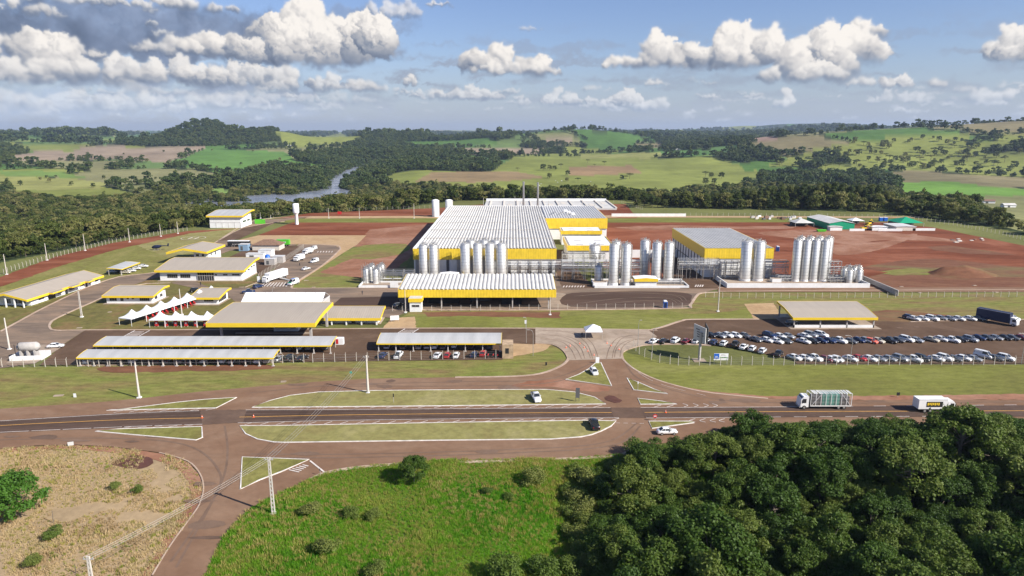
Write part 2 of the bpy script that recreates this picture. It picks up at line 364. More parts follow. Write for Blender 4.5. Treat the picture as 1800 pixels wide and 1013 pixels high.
def tank_mat():
    m, t, b = newmat('tank steel rings')
    P = t.node('ShaderNodeTexCoord').outputs['Object']
    z = t.sep(P)[2]
    w = t.math('SINE', t.math('MULTIPLY', z, 2 * math.pi / 1.5))
    ring = t.sstep(w, .93, 1.0)
    n = t.noise(t.vec('MULTIPLY', P, (2, 2, .25)), 1.0, 4, .6)
    c = t.ramp(n, [(.3, (.62, .605, .57)), (.7, (.80, .785, .75))])
    t.put(b.inputs['Base Color'], t.mix(ring, c, (.36, .35, .33)))
    b.inputs['Metallic'].default_value = .55; b.inputs['Roughness'].default_value = .38
    return m
M['tank'] = tank_mat()
def leafmat(name, c0, c1, c2, trans=.25, patch=0.0):
    m, t, b = newmat(name)
    info = t.node('ShaderNodeObjectInfo')
    P = t.node('ShaderNodeTexCoord').outputs['Object']
    g = t.node('ShaderNodeNewGeometry')
    n = t.noise(P, .45, 3, .6)
    f = t.math('ADD', t.math('MULTIPLY', info.outputs['Random'], .85), t.math('MULTIPLY', n, .55))
    f = t.math('ADD', f, t.math('MULTIPLY', g.outputs['Random Per Island'], .25))
    if patch:
        pn = t.noise(g.outputs['Position'], patch, 4, .6); f = t.math('ADD', t.math('MULTIPLY', f, .45), t.math('MULTIPLY', t.sstep(pn, .34, .66), .85))
    c = t.ramp(t.math('MULTIPLY', f, .66), [(.15, c0), (.5, c1), (.9, c2)])
    t.put(b.inputs['Base Color'], c); b.inputs['Roughness'].default_value = .6
    b.inputs['Specular IOR Level'].default_value = .25
    tr = t.node('ShaderNodeBsdfTranslucent'); t.put(tr.inputs[0], t.mix(1.0, c, (1.0, 1.25, .5), 'MULTIPLY'))
    mx = t.node('ShaderNodeMixShader'); mx.inputs[0].default_value = trans
    t.l.new(b.outputs[0], mx.inputs[1]); t.l.new(tr.outputs[0], mx.inputs[2])
    t.l.new(mx.outputs[0], t.n['Material Output'].inputs[0]); return m
M['leaf'] = leafmat('forest leaves', (.024, .054, .007), (.060, .108, .012), (.140, .168, .030), .26)
M['leaf_euc'] = leafmat('eucalyptus leaves', (.040, .066, .014), (.084, .108, .024), (.150, .155, .045), .3)
M['leaf_mix'] = leafmat('woodland leaves', (.030, .054, .010), (.090, .112, .020), (.265, .235, .085), .3)
M['leaf_far'] = leafmat('distant leaves', (.034, .060, .016), (.062, .092, .024), (.110, .130, .034), .25)
M['leaf_bright'] = leafmat('bright leaves', (.050, .130, .012), (.075, .165, .018), (.110, .170, .030))
M['blade'] = leafmat('lush grass blades', (.095, .28, .012), (.20, .36, .026), (.38, .39, .085), .5, .05)
M['bladedry'] = leafmat('half dry grass blades', (.24, .28, .05), (.38, .34, .09), (.48, .37, .15), .45, .06)
M['straw_blade'] = leafmat('dry grass blades', (.38, .26, .14), (.60, .44, .26), (.47, .38, .20), .35, .12)
M['bushmix'] = leafmat('bush leaves', (.075, .13, .022), (.14, .19, .035), (.24, .24, .07), .4)
# ------------------------------------------------------------------ geometry helpers
def G(px, py, h=0.0):
    """photo pixel -> (x, y) where that sight line meets height h"""
    u = (px - 900) / FPX; v = (py - 506.5) / FPX; z = (H - h) / (sT + v * cT)
    return (z * u, z * (cT - v * sT))
def tag(o, label=None, cat=None, group=None, kind=None):
    if label: o['label'] = label
    if cat: o['category'] = cat
    if group: o['group'] = group
    if kind: o['kind'] = kind
    return o
def thing(name, loc, rz=0.0, label=None, cat=None, group=None):
    o = bpy.data.objects.new(name, None); COL.objects.link(o); o.empty_display_size = .5
    o.location = loc if len(loc) == 3 else (*loc, 0); o.rotation_euler = (0, 0, rz)
    return tag(o, label, cat, group)
class MB:
    def __init__(s): s.v = []; s.f = []; s.m = []; s.s = []; s.mats = []
    def mi(s, m):
        if m not in s.mats: s.mats.append(m)
        return s.mats.index(m)
    def face(s, pts, m, smooth=False):
        b = len(s.v); s.v += [tuple(p) for p in pts]; s.f.append(tuple(range(b, b + len(pts)))); s.m.append(s.mi(m)); s.s.append(smooth)
    def raw(s, vs, fs, m, smooth=False):
        b = len(s.v); s.v += [tuple(p) for p in vs]; k = s.mi(m)
        for f in fs: s.f.append(tuple(b + i for i in f)); s.m.append(k); s.s.append(smooth)
    def box(s, x0, y0, z0, x1, y1, z1, m):
        v = [(x0, y0, z0), (x1, y0, z0), (x1, y1, z0), (x0, y1, z0), (x0, y0, z1), (x1, y0, z1), (x1, y1, z1), (x0, y1, z1)]
        s.raw(v, [(0, 3, 2, 1), (4, 5, 6, 7), (0, 1, 5, 4), (1, 2, 6, 5), (2, 3, 7, 6), (3, 0, 4, 7)], m)
    def hexa(s, b, t, m):
        """b,t: four bottom and four top points"""
        s.raw(list(b) + list(t), [(0, 3, 2, 1), (4, 5, 6, 7), (0, 1, 5, 4), (1, 2, 6, 5), (2, 3, 7, 6), (3, 0, 4, 7)], m)
    def tube(s, p, q, r, m, r2=None, n=8, caps=True, smooth=True):
        p = Vector(p); q = Vector(q); r2 = r if r2 is None else r2
        d = (q - p).normalized(); a = d.orthogonal().normalized(); c = d.cross(a)
        v = []
        for (o, rr) in ((p, r), (q, r2)):
            for i in range(n):
                t = 2 * math.pi * i / n; v.append(o + (a * math.cos(t) + c * math.sin(t)) * rr)
        s.raw(v, [(i, (i + 1) % n, n + (i + 1) % n, n + i) for i in range(n)], m, smooth)
        if caps:
            s.face([v[i] for i in reversed(range(n))], m); s.face([v[n + i] for i in range(n)], m)
    def lathe(s, cx, cy, prof, m, n=20):
        """prof: (radius, z) list from the bottom up"""
        v = []
        for r, z in prof:
            for i in range(n):
                t = 2 * math.pi * i / n; v.append((cx + r * math.cos(t), cy + r * math.sin(t), z))
        f = []
        for k in range(len(prof) - 1):
            for i in range(n): f.append((k * n + i, k * n + (i + 1) % n, (k + 1) * n + (i + 1) % n, (k + 1) * n + i))
        s.raw(v, f, m, True)
        s.face([v[(len(prof) - 1) * n + i] for i in range(n)], m)
    def prism(s, prof, axis, a, b, m, smooth=False):
        """extrude a 2-D outline. axis 'x': outline is (y,z); 'y': outline is (x,z)"""
        f = (lambda u, p: (u, p[0], p[1])) if axis == 'x' else (lambda u, p: (p[0], u, p[1]))
        n = len(prof); v = [f(a, p) for p in prof] + [f(b, p) for p in prof]
        s.raw(v, [(i, (i + 1) % n, n + (i + 1) % n, n + i) for i in range(n)], m, smooth)
        for base, rev in ((0, True), (n, False)):
            idx = [base + i for i in range(n)]
            s.face([v[i] for i in (reversed(idx) if rev else idx)], m)
    def build(s, name, parent=None, label=None, loc=None):
        me = bpy.data.meshes.new(name); me.from_pydata(s.v, [], s.f)
        for k in s.mats: me.materials.append(M[k] if isinstance(k, str) else k)
        me.polygons.foreach_set('material_index', s.m); me.polygons.foreach_set('use_smooth', s.s); me.update()
        o = bpy.data.objects.new(name, me); COL.objects.link(o)
        if parent: o.parent = parent
        if loc: o.location = loc
        if label: o['label'] = label
        return o
def copy_tree(o, parent=None):
    c = o.copy(); COL.objects.link(c)
    if parent: c.parent = parent
    for ch in list(o.children): copy_tree(ch, c)
    return c
def smoothpts(p, n=2, closed=True):
    for _ in range(n):
        q = []
        m = len(p)
        for i in range(m if closed else m - 1):
            a, b = p[i], p[(i + 1) % m]
            q += [(a[0] * .75 + b[0] * .25, a[1] * .75 + b[1] * .25), (a[0] * .25 + b[0] * .75, a[1] * .25 + b[1] * .75)]
        if not closed: q = [p[0]] + q + [p[-1]]
        p = q
    return p
def catmull(p, n=5, closed=False):
    q = []; m = len(p)
    for i in range(m if closed else m - 1):
        g = (lambda k: p[k % m]) if closed else (lambda k: p[min(max(k, 0), m - 1)])
        a, b, c, d = g(i - 1), g(i), g(i + 1), g(i + 2)
        for j in range(n):
            t = j / n
            q.append(tuple(.5 * (2 * b[k] + (c[k] - a[k]) * t + (2 * a[k] - 5 * b[k] + 4 * c[k] - d[k]) * t * t + (-a[k] + 3 * b[k] - 3 * c[k] + d[k]) * t ** 3) for k in (0, 1)))
    if not closed: q.append(p[-1])
    return q
def W_(pts, h=0.0): return [G(x, y, h) for x, y in pts]
def sheet(name, pts, z, mat, kind='structure', thick=0.0, world=False, wobble=0.0):
    """flat piece of ground from an outline (photo pixels on the ground plane, or world xy)"""
    P = list(pts) if world else W_(pts)
    if wobble:
        Q = []
        for i in range(len(P)):
            a, b = Vector(P[i]), Vector(P[(i + 1) % len(P)]); n = max(1, int((b - a).length / (wobble * 3)))
            for k in range(n):
                t = a.lerp(b, k / n); Q.append((t.x + random.gauss(0, wobble * .35), t.y + random.gauss(0, wobble * .35)))
        P = Q
    V3 = [Vector((x, y, z)) for x, y in P]
    tris = tessellate_polygon([V3])
    mb = MB(); up = []
    for t in tris:
        a, b, c = (V3[i] for i in t)
        up.append(t if (b - a).cross(c - a).z > 0 else (t[0], t[2], t[1]))
    mb.raw(V3, up, mat)
    if thick:
        n = len(P)
        for i in range(n):
            a, b = P[i], P[(i + 1) % n]
            mb.face([(*a, z - thick), (*b, z - thick), (*b, z), (*a, z)], mat)
    o = mb.build(name)
    if kind: o['kind'] = kind
    return o
def ribbon(mb, P, w, z, mat, top=0.0, closed=False):
    """band of width w along world points P at height z; top>0 makes it a raised kerb"""
    n = len(P); L = []; Rr = []
    for i in range(n):
        a = Vector(P[(i - 1) % n] if (closed or i > 0) else P[i]); b = Vector(P[(i + 1) % n] if (closed or i < n - 1) else P[i])
        d = (b - a)
        d = d.normalized() if d.length > 1e-6 else Vector((1, 0)); nn = Vector((-d.y, d.x)) * w / 2
        c = Vector(P[i]); L.append(c + nn); Rr.append(c - nn)
    for i in range(n if closed else n - 1):
        j = (i + 1) % n
        mb.face([(*Rr[i], z + top), (*Rr[j], z + top), (*L[j], z + top), (*L[i], z + top)], mat)
        if top:
            mb.face([(*Rr[i], 0), (*Rr[j], 0), (*Rr[j], z + top), (*Rr[i], z + top)], mat)
            mb.face([(*L[j], 0), (*L[i], 0), (*L[i], z + top), (*L[j], z + top)], mat)
def inpoly(X, Y, P):
    r = np.zeros(X.shape, bool); n = len(P)
    for i in range(n):
        x0, y0 = P[i]; x1, y1 = P[(i + 1) % n]
        if y0 == y1: continue
        c = ((y0 > Y) != (y1 > Y)); r ^= c & (X < (x1 - x0) * (Y - y0) / (y1 - y0) + x0)
    return r

# ------------------------------------------------------------------ terrain height
def ss(x, a, b):
    t = np.clip((x - a) / (b - a), 0, 1); return t * t * (3 - 2 * t)
_perm = np.random.default_rng(5).random((256, 256))
def vnoise(x, y, sc, ox=0.0):
    x = x / sc + 37.3 + ox; y = y / sc + 91.7 + ox * 1.7
    xi = np.floor(x).astype(int); yi = np.floor(y).astype(int); fx = x - xi; fy = y - yi
    fx = fx * fx * (3 - 2 * fx); fy = fy * fy * (3 - 2 * fy)
    g = lambda a, b: _perm[a % 256, b % 256]
    return (g(xi, yi) * (1 - fx) + g(xi + 1, yi) * fx) * (1 - fy) + (g(xi, yi + 1) * (1 - fx) + g(xi + 1, yi + 1) * fx) * fy - .5
RIV = [(-480, 2300), (-452, 2090), (-430, 1822), (-378, 1500), (-340, 1320), (-325, 1210), (-360, 1150), (-405, 1150)]
RIVP = catmull(RIV, 6)
def rivdist(x, y):
    d = np.full(x.shape, 1e9)
    for (x0, y0), (x1, y1) in zip(RIVP[:-1], RIVP[1:]):
        ex, ey = x1 - x0, y1 - y0; L = ex * ex + ey * ey
        t = np.clip(((x - x0) * ex + (y - y0) * ey) / L, 0, 1)
        d = np.minimum(d, np.hypot(x - x0 - t * ex, y - y0 - t * ey))
    return d
HILLS = [(-1440, 3250, 62, 125, 220), (-1350, 3250, 36, 330, 260), (-1120, 3300, 34, 170, 250), (-1900, 3100, 10, 420, 300), (-800, 3500, 16, 320, 350), (-330, 930, -14, 280, 150), (-450, 1060, -10, 250, 100),
         (1330, 2250, 70, 620, 520), (1900, 2300, 66, 560, 520), (800, 2350, 30, 380, 380), (180, 3300, 40, 420, 300), (420, 3500, 40, 300, 300), (-2700, 4200, 30, 700, 500),
         (-350, 3600, 22, 500, 300), (-2350, 2900, 22, 500, 400), (2700, 5400, 50, 900, 500), (5000, 9600, 70, 900, 700), (5700, 9800, 42, 1500, 700), (4100, 9200, 60, 1000, 700), (3100, 9400, 35, 1200, 700), (7600, 9800, 40, 1500, 800)]
def hgt(x, y):
    x = np.asarray(x, float); y = np.asarray(y, float); D = np.hypot(x, y)
    lx = np.interp(y, [0, 323, 454, 545, 580], [-262, -262, -232, -170, -80])
    ly = np.interp(x, [-120, -50, 112, 160], [585, 660, 660, 585])
    e = np.maximum(np.maximum(y - ly, lx - x), x - 335)
    e = np.maximum(e, 0) * ss(y, 150, 260)
    base = -31 * ss(e, 0, 330) - 3 * ss(e, 0, 25)
    rise = np.interp(D, [0, 1300, 1800, 2500, 4000, 7000, 10000, 16000], [0, 0, 6, 20, 40, 56, 70, 86])
    am = ss(D, 700, 2600)
    nz = am * (30 * vnoise(x, y, 1500) + 26 * vnoise(x, y, 620, 3) + 9 * vnoise(x, y, 240, 7)) + ss(D, 4500, 9000) * 46 * vnoise(x, y, 2600, 9)
    nz = nz + ss(e, 40, 300) * (6 * vnoise(x, y, 300, 4) + 2 * vnoise(x, y, 80, 2))
    z = base + rise + nz
    for (hx, hy, a, sx, sy) in HILLS: z = z + (a * 1.25 if hy > 5000 else a) * np.exp(-(((x - hx) / sx) ** 2 + ((y - hy) / sy) ** 2))
    m = ss(e, 150, 330)
    z = z * (1 - m) + np.maximum(z, -41) * m
    near = (D < 2600) & (x < 300) & (y > 900)
    if np.any(near):
        rd = rivdist(x[near], y[near]) if x.shape else rivdist(x.reshape(1), y.reshape(1))
        w = np.interp(y[near] if x.shape else y, [1230, 1330], [58, 22]) + 24 * vnoise(x[near] if x.shape else x, y[near] if x.shape else y, 160, 6)
        k = 1 - ss(rd, w, w + 170)
        zz = z[near] if x.shape else z
        zz = zz * (1 - k) + (-48) * k
        if x.shape: z[near] = zz
        else: z = zz[0] if hasattr(zz, '__len__') else zz
    # shallow hollow under the foreground wood and meadow
    z = z - 6.0 * ss(-y, -127, -104) * ss(x, -12, 26) - 1.0 * ss(-y, -124, -100) * ss(x, -40, -20)
    gy = ss(y, 560, 585)
    return z
def hz1(x, y): return float(hgt(np.array([float(x)]), np.array([float(y)]))[0])
def ray(px, py, dmax=16000):
    """world point where a photo sight line first meets the terrain"""
    u = (px - 900) / FPX; v = (py - 506.5) / FPX
    d = np.array([u, cT - v * sT, -sT - v * cT])
    ts = 90 * 1.006 ** np.arange(900); ts = ts[ts < dmax]
    X = d[0] * ts; Y = d[1] * ts; Z = H + d[2] * ts
    below = Z < hgt(X, Y)
    i = int(np.argmax(below)) if below.any() else len(ts) - 1
    return (X[i], Y[i])
def far(pts): return [ray(x, y) for x, y in pts]

# ------------------------------------------------------------------ land cover beyond the site
C_ = lambda r, g, b: (r, g, b)
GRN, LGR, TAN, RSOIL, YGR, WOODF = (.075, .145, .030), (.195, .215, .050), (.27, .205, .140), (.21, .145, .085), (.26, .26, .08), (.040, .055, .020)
FIELDS = [  # colour, polygon (photo px)
 (TAN, [(5, 281), (60, 268), (150, 259), (363, 259), (293, 288), (230, 282), (150, 279), (60, 284)]),
 (LGR, [(55, 257), (150, 256), (130, 266), (60, 268)]),
 ((.10, .19, .04), [(363, 261), (293, 289), (340, 296), (420, 300), (570, 301), (585, 297), (520, 284), (500, 268), (380, 262)]),
 (YGR, [(0, 311), (130, 314), (188, 322), (178, 333), (0, 336)]),
 ((.14, .21, .05), [(0, 300), (105, 302), (160, 314), (130, 313), (0, 309)]),
 ((.15, .22, .06), [(368, 331), (408, 335), (398, 352), (374, 346)]),
 ((.22, .22, .10), [(310, 362), (372, 354), (375, 370), (300, 371)]),
 ((.22, .22, .10), [(205, 345), (268, 338), (275, 350), (215, 356)]),
 (LGR, [(665, 316), (700, 303), (860, 303), (880, 290), (905, 277), (1130, 278), (1250, 276), (1300, 290), (1330, 318), (1300, 330), (1170, 345), (1000, 350), (850, 345), (765, 330), (695, 330)]),
 ((.24, .17, .085), [(760, 303), (900, 301), (960, 312), (905, 318), (830, 322), (730, 320)]),
 ((.25, .165, .085), [(1000, 294), (1110, 291), (1128, 304), (1040, 309), (1000, 308)]),
 (TAN, [(770, 270), (800, 261), (970, 262), (945, 271), (850, 273)]),
 (LGR, [(1350, 292), (1400, 272), (1500, 250), (1580, 241), (1700, 243), (1850, 256), (1850, 306), (1640, 302), (1440, 298)]),
 ((.13, .24, .04), [(1575, 322), (1660, 318), (1740, 330), (1850, 334), (1850, 346), (1720, 346), (1660, 360), (1590, 352)]),
 ((.09, .18, .045), [(1150, 266), (1265, 263), (1268, 275), (1170, 275)]),
 (LGR, [(1130, 282), (1200, 280), (1290, 300), (1340, 325), (1200, 332)]),
 (YGR, [(1020, 272), (1130, 268), (1200, 272), (1140, 279), (1020, 280)]),
 (LGR, [(1330, 300), (1345, 310), (1330, 322), (1290, 305)]),
 ((.20, .2, .08), [(1680, 345), (1850, 345), (1850, 420), (1740, 390)]),
 (LGR, [(480, 236), (600, 234), (640, 250), (560, 258), (500, 250)]), (GRN, [(700, 250), (860, 243), (880, 256), (740, 262)]),
 (TAN, [(930, 240), (1010, 246), (1000, 254), (950, 248)]), ((.30, .2, .15), [(1270, 244), (1365, 242), (1370, 248), (1290, 249)]),
 (GRN, [(1020, 250), (1110, 240), (1130, 262), (1040, 264)]), ((.10, .17, .06), [(200, 240), (260, 232), (330, 236), (260, 243)])]
FW = [(c, far(p)) for c, p in FIELDS]
PAST = [FW[8][1], FW[12][1], FW[15][1]]
_cellr = np.random.default_rng(21)
_jx = _cellr.random((128, 128)); _jy = _cellr.random((128, 128)); _cc = _cellr.random((128, 128))
def cells(x, y, sc=330.):
    """nearest and second nearest jittered seed: field id value and distance to the field edge"""
    gx = np.floor(x / sc).astype(int); gy = np.floor(y / sc).astype(int)
    d1 = np.full(x.shape, 1e9); d2 = np.full(x.shape, 1e9); c1 = np.zeros(x.shape)
    for i in (-1, 0, 1):
        for j in (-1, 0, 1):
            a = (gx + i); b = (gy + j)
            sx = (a + _jx[a % 128, b % 128]) * sc; sy = (b + _jy[a % 128, b % 128]) * sc
            d = np.hypot(x - sx, y - sy)
            n = d < d1; d2 = np.where(n, d1, np.minimum(d2, d)); c1 = np.where(n, _cc[a % 128, b % 128], c1); d1 = np.where(n, d, d1)
    return c1, d2 - d1
PAL = np.array([GRN, LGR, (.12, .17, .05), GRN, (.21, .20, .09), (.20, .20, .08), (.09, .16, .05), (.19, .16, .08), (.13, .2, .06), LGR])
def cover(x, y):
    """land colour and wood mask (0..1)"""
    D = np.hypot(x, y)
    c, edge = cells(x, y)
    col = PAL[(c * 9.99).astype(int)].copy()
    wn = vnoise(x, y, 700, 12) * 1.0 + vnoise(x, y, 260, 14) * .7 + vnoise(x, y, 90, 15) * .35
    thr = np.interp(D, [1000, 1300, 2000, 3500, 8000], [-.6, -.08, .20, .28, .22])
    wood = (wn > thr) | (edge < 12) | (((c * 37) % 1) < .12)
    hill = np.exp(-(((x + 1380) / 420) ** 2 + ((y - 3200) / 360) ** 2)) > .4
    wood |= hill
    wood |= (np.exp(-(((x + 1200) / 420) ** 2 + ((y - 2350) / 260) ** 2)) > .4)
    infield = np.zeros(x.shape, bool)
    for cc, P in FW:
        m = inpoly(x, y, P); col[m] = cc; wood[m] = False; infield |= m
    # clumps of trees standing in the pastures
    pm = inpoly(x, y, PAST[1]); cl = vnoise(x, y, 110, 31) + .5 * vnoise(x, y, 45, 33)
    wood |= pm & (cl > .27)
    w = wood.astype(float)
    rd = np.where((D < 2600) & (x < 300) & (y > 850), rivdist(x, y), 1e9)
    w[rd < np.interp(y, [1230, 1330], [60, 22]) + 24 * vnoise(x, y, 160, 6)] = 0
    rip = (rd < 200) & (rd > np.interp(y, [1230, 1330], [60, 22]) + 24 * vnoise(x, y, 160, 6)) & ~infield; w[rip] = 1
    w[((x + 375) / 130) ** 2 + ((y - 1010) / 85) ** 2 < 1] = 0
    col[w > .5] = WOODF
    return col, w
SITE = [(-262, 40), (-262, 323), (-232, 454), (-170, 545), (-110, 580), (-50, 655), (112, 655), (150, 585), (300, 560), (330, 470), (335, 400), (400, 330), (700, 300), (700, 40)]

LEFTF = W_([(-700, 800), (-100, 792), (0, 790), (60, 785), (130, 783), (200, 787), (280, 797), (330, 812), (352, 835), (358, 860), (352, 885), (340, 905), (300, 960), (268, 1013), (220, 1100), (-700, 1300)])
MEADOW = W_([(360, 1013), (385, 960), (410, 925), (440, 895), (490, 870), (545, 845), (575, 832), (640, 822), (1130, 785), (1500, 760), (1500, 1300), (250, 1300)])
MBANK = W_([(520, 860), (545, 843), (575, 830), (640, 820), (750, 813), (880, 810), (1000, 806), (1100, 800), (1050, 862), (900, 850), (700, 845), (600, 850), (530, 880)])
def make_terrain():
    a = np.concatenate([np.linspace(1.30, .64, 40, endpoint=False), np.linspace(.64, .0046, 620)])
    D = H / np.tan(a); D[-1] = 16000
    th = np.linspace(-R(58), R(58), 1500)
    Dg, Tg = np.meshgrid(D, th, indexing='ij')
    X = (Dg * np.sin(Tg)).ravel(); Y = (Dg * np.cos(Tg)).ravel()
    Z = hgt(X, Y)
    nr, nc = len(D), len(th)
    col, w = cover(X, Y)
    insite = inpoly(X, Y, SITE)
    col[insite] = (.135, .14, .045)
    for cc_, P_ in ((( .36, .26, .15), LEFTF), ((.110, .190, .026), MEADOW), ((.25, .22, .08), MBANK)):
        m_ = inpoly(X, Y, P_); col[m_] = cc_
    m_ = inpoly(X, Y, MEADOW) | inpoly(X, Y, MBANK)
    tq = np.clip(vnoise(X, Y, 14, 3) * 1.6 + vnoise(X, Y, 5, 6) + .1, 0, 1)[:, None]
    col = np.where(m_[:, None], col * (1 - tq) + np.array([.17, .155, .05]) * tq, col)
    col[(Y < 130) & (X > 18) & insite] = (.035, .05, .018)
    # rough woodland floor just outside the fences
    ring = (~insite) & (np.hypot(X, Y) < 1000) & (w < .5)
    n1 = vnoise(X, Y, 60, 5) + vnoise(X, Y, 20, 8) * .5
    far_ = np.hypot(X, Y) > 1000
    v = 1 + .35 * vnoise(X, Y, 150, 2) + .3 * vnoise(X, Y, 45, 4)
    col = col * np.clip(v, .5, 1.6)[:, None]
    me = bpy.data.meshes.new('terrain')
    me.vertices.add(nr * nc); me.vertices.foreach_set('co', np.stack([X, Y, Z], 1).astype(np.float32).ravel())
    i = np.arange(nr - 1)[:, None] * nc + np.arange(nc - 1)[None, :]
    q = np.stack([i, i + nc, i + nc + 1, i + 1], -1).reshape(-1, 4)[:, ::-1]
    me.loops.add(q.size); me.loops.foreach_set('vertex_index', q.astype(np.int32).ravel())
    me.polygons.add(len(q)); me.polygons.foreach_set('loop_start', (np.arange(len(q)) * 4).astype(np.int32))
    me.polygons.foreach_set('loop_total', np.full(len(q), 4, np.int32)); me.polygons.foreach_set('use_smooth', np.ones(len(q), bool))
    me.update(calc_edges=True)
    at = me.color_attributes.new('land', 'FLOAT_COLOR', 'POINT')
    at.data.foreach_set('color', np.concatenate([col, np.ones((len(col), 1))], 1).astype(np.float32).ravel())
    m, t, b = newmat('open country')
    A = t.node('ShaderNodeAttribute', attribute_name='land').outputs['Color']
    P = t.node('ShaderNodeNewGeometry').outputs['Position']
    n = t.math('ADD', t.noise(P, .03, 6, .65), t.noise(P, .6, 4, .7))
    t.put(b.inputs['Base Color'], t.mix(1.0, A, t.ramp(t.math('MULTIPLY', n, .5), [(.34, .72), (.66, 1.28)]), 'MULTIPLY'))
    b.inputs['Roughness'].default_value = .95; b.inputs['Specular IOR Level'].default_value = .1
    me.materials.append(m)
    o = bpy.data.objects.new('terrain', me); COL.objects.link(o); o['kind'] = 'structure'
make_terrain()
mb = MB(); mb.face([(-1500, 850, -44.5), (400, 850, -44.5), (400, 2700, -44.5), (-1500, 2700, -44.5)], 'water')
tag(mb.build('river_water'), kind='structure')

# ------------------------------------------------------------------ trees
def leaf_cloud(centres, radii, n, size, r, flat=1.0, inner=.75, core=0.0):
    """n leaf quads spread over ellipsoidal clumps -> verts, faces"""
    k = len(centres); c = np.array(centres); ra = np.array(radii)
    wgt = ra[:, 0] * ra[:, 2]; idx = r.choice(k, n, p=wgt / wgt.sum())
    d = r.normal(size=(n, 3)); d /= np.linalg.norm(d, axis=1)[:, None]
    d[:, 2] = np.where(d[:, 2] < -.35, -d[:, 2] * .6, d[:, 2])
    rad = inner + (1 - inner) * r.random(n) ** .5
    rad *= 1 + .16 * r.normal(size=n)
    p = c[idx] + d * ra[idx] * rad[:, None]
    nn = d * .75 + r.normal(size=(n, 3)) * .55 + np.array([0, 0, .35]); nn /= np.linalg.norm(nn, axis=1)[:, None]
    a = np.cross(nn, r.normal(size=(n, 3))); a /= np.linalg.norm(a, axis=1)[:, None]; b = np.cross(nn, a)
    s = size * (.6 + .8 * r.random(n))[:, None]
    v = np.stack([p - a * s, p - b * s * .6, p + a * s, p + b * s * .6], 1).reshape(-1, 3)
    return v
def mesh_from(parts, name):
    """parts: list of (verts, faces array, material, smooth)"""
    me = bpy.data.meshes.new(name); vs = []; loops = []; tot = []; mi = []; off = 0
    for k, (v, f, m, s) in enumerate(parts):
        vs.append(v); loops.append((np.array(f) + off).ravel()); tot += [len(f[0])] * len(f); mi += [k] * len(f); off += len(v)
        me.materials.append(M[m])
    vs = np.concatenate(vs); loops = np.concatenate(loops); tot = np.array(tot)
    me.vertices.add(len(vs)); me.vertices.foreach_set('co', vs.astype(np.float32).ravel())
    me.loops.add(len(loops)); me.loops.foreach_set('vertex_index', loops.astype(np.int32))
    me.polygons.add(len(tot)); me.polygons.foreach_set('loop_start', np.concatenate([[0], np.cumsum(tot)[:-1]]).astype(np.int32))
    me.polygons.foreach_set('loop_total', tot.astype(np.int32)); me.polygons.foreach_set('material_index', np.array(mi, np.int32))
    me.update(calc_edges=True); return me
def quads(n): return np.arange(n * 4).reshape(-1, 4)
def crown_mesh(name, kind, r, n, leaf, mat):
    """unit: metres for a tree about 10 m tall (eucalyptus 22 m)"""
    C = []; Ra = []
    if kind == 'broad':
        for i in range(30):
            t = r.random() * 2 * math.pi; q = r.random() ** .5 * 3.3; z = 6.8 + 2.3 * math.sqrt(max(0, 1 - (q / 3.9) ** 2)) * r.uniform(.35, 1.1) - .5
            s = r.uniform(.6, 1.35); C.append((q * math.cos(t), q * math.sin(t), z)); Ra.append((s, s, s * .85))
        for i in range(20):
            t = r.random() * 2 * math.pi; q = r.uniform(2.0, 3.9); s = r.uniform(.7, 1.2); C.append((q * math.cos(t), q * math.sin(t), r.uniform(2.2, 6.8))); Ra.append((s, s, s * 1.1))
    elif kind == 'tangled':
        for i in range(46):
            t = r.random() * 2 * math.pi; q = r.random() ** .6 * 3.8; z = r.uniform(1.6, 10.2) * (1 - .035 * q * q)
            s = r.uniform(.6, 1.35); C.append((q * math.cos(t), q * math.sin(t), z)); Ra.append((s, s, s * r.uniform(.7, 1.3)))
    elif kind == 'tall':
        for i in range(30):
            z = 5 + 16.5 * r.random(); w = 3.0 * math.sin(math.pi * min(1, (z - 3) / 20) ** .8) + .5
            t = r.random() * 2 * math.pi; q = r.random() ** .5 * w; s = r.uniform(.9, 1.8); C.append((q * math.cos(t), q * math.sin(t), z)); Ra.append((s, s, s * 1.25))
    elif kind == 'bush':
        for i in range(12):
            t = r.random() * 2 * math.pi; q = r.random() ** .5 * 1.3; s = r.uniform(.45, .8); C.append((q * math.cos(t), q * math.sin(t), r.uniform(.4, 1.7))); Ra.append((s, s, s * .9))
    elif kind == 'umbrella':
        for i in range(24):
            t = r.random() * 2 * math.pi; q = r.random() ** .5 * 4.8; z = 7.0 + .8 * (1 - (q / 5) ** 2) + r.uniform(-.4, .5)
            s = r.uniform(.9, 1.5); C.append((q * math.cos(t), q * math.sin(t), z)); Ra.append((s, s, s * .6))
    v = leaf_cloud(C, Ra, n, leaf, r)
    return mesh_from([(v, quads(n), mat, False)], name), C
def trunk_mesh(name, C, r, h0, rad, limbs, to):
    mb = MB(); top = (r.normal() * .2, r.normal() * .2, to)
    mb.tube((0, 0, -1.5), (0, 0, h0), rad, 'bark', rad * .75, 8, False); mb.tube((0, 0, h0), top, rad * .75, 'bark', rad * .3, 7, False)
    for i in r.choice(len(C), min(limbs, len(C)), replace=False):
        c = C[i]; k = r.uniform(.3, .8); st = (top[0] * k, top[1] * k, h0 + (to - h0) * k * .6)
        mb.tube(st, c, rad * .34, 'bark', rad * .1, 5, False)
    me = bpy.data.meshes.new(name); me.from_pydata(mb.v, [], mb.f); me.materials.append(M['bark'])
    me.polygons.foreach_set('use_smooth', [True] * len(mb.f)); me.update(); return me
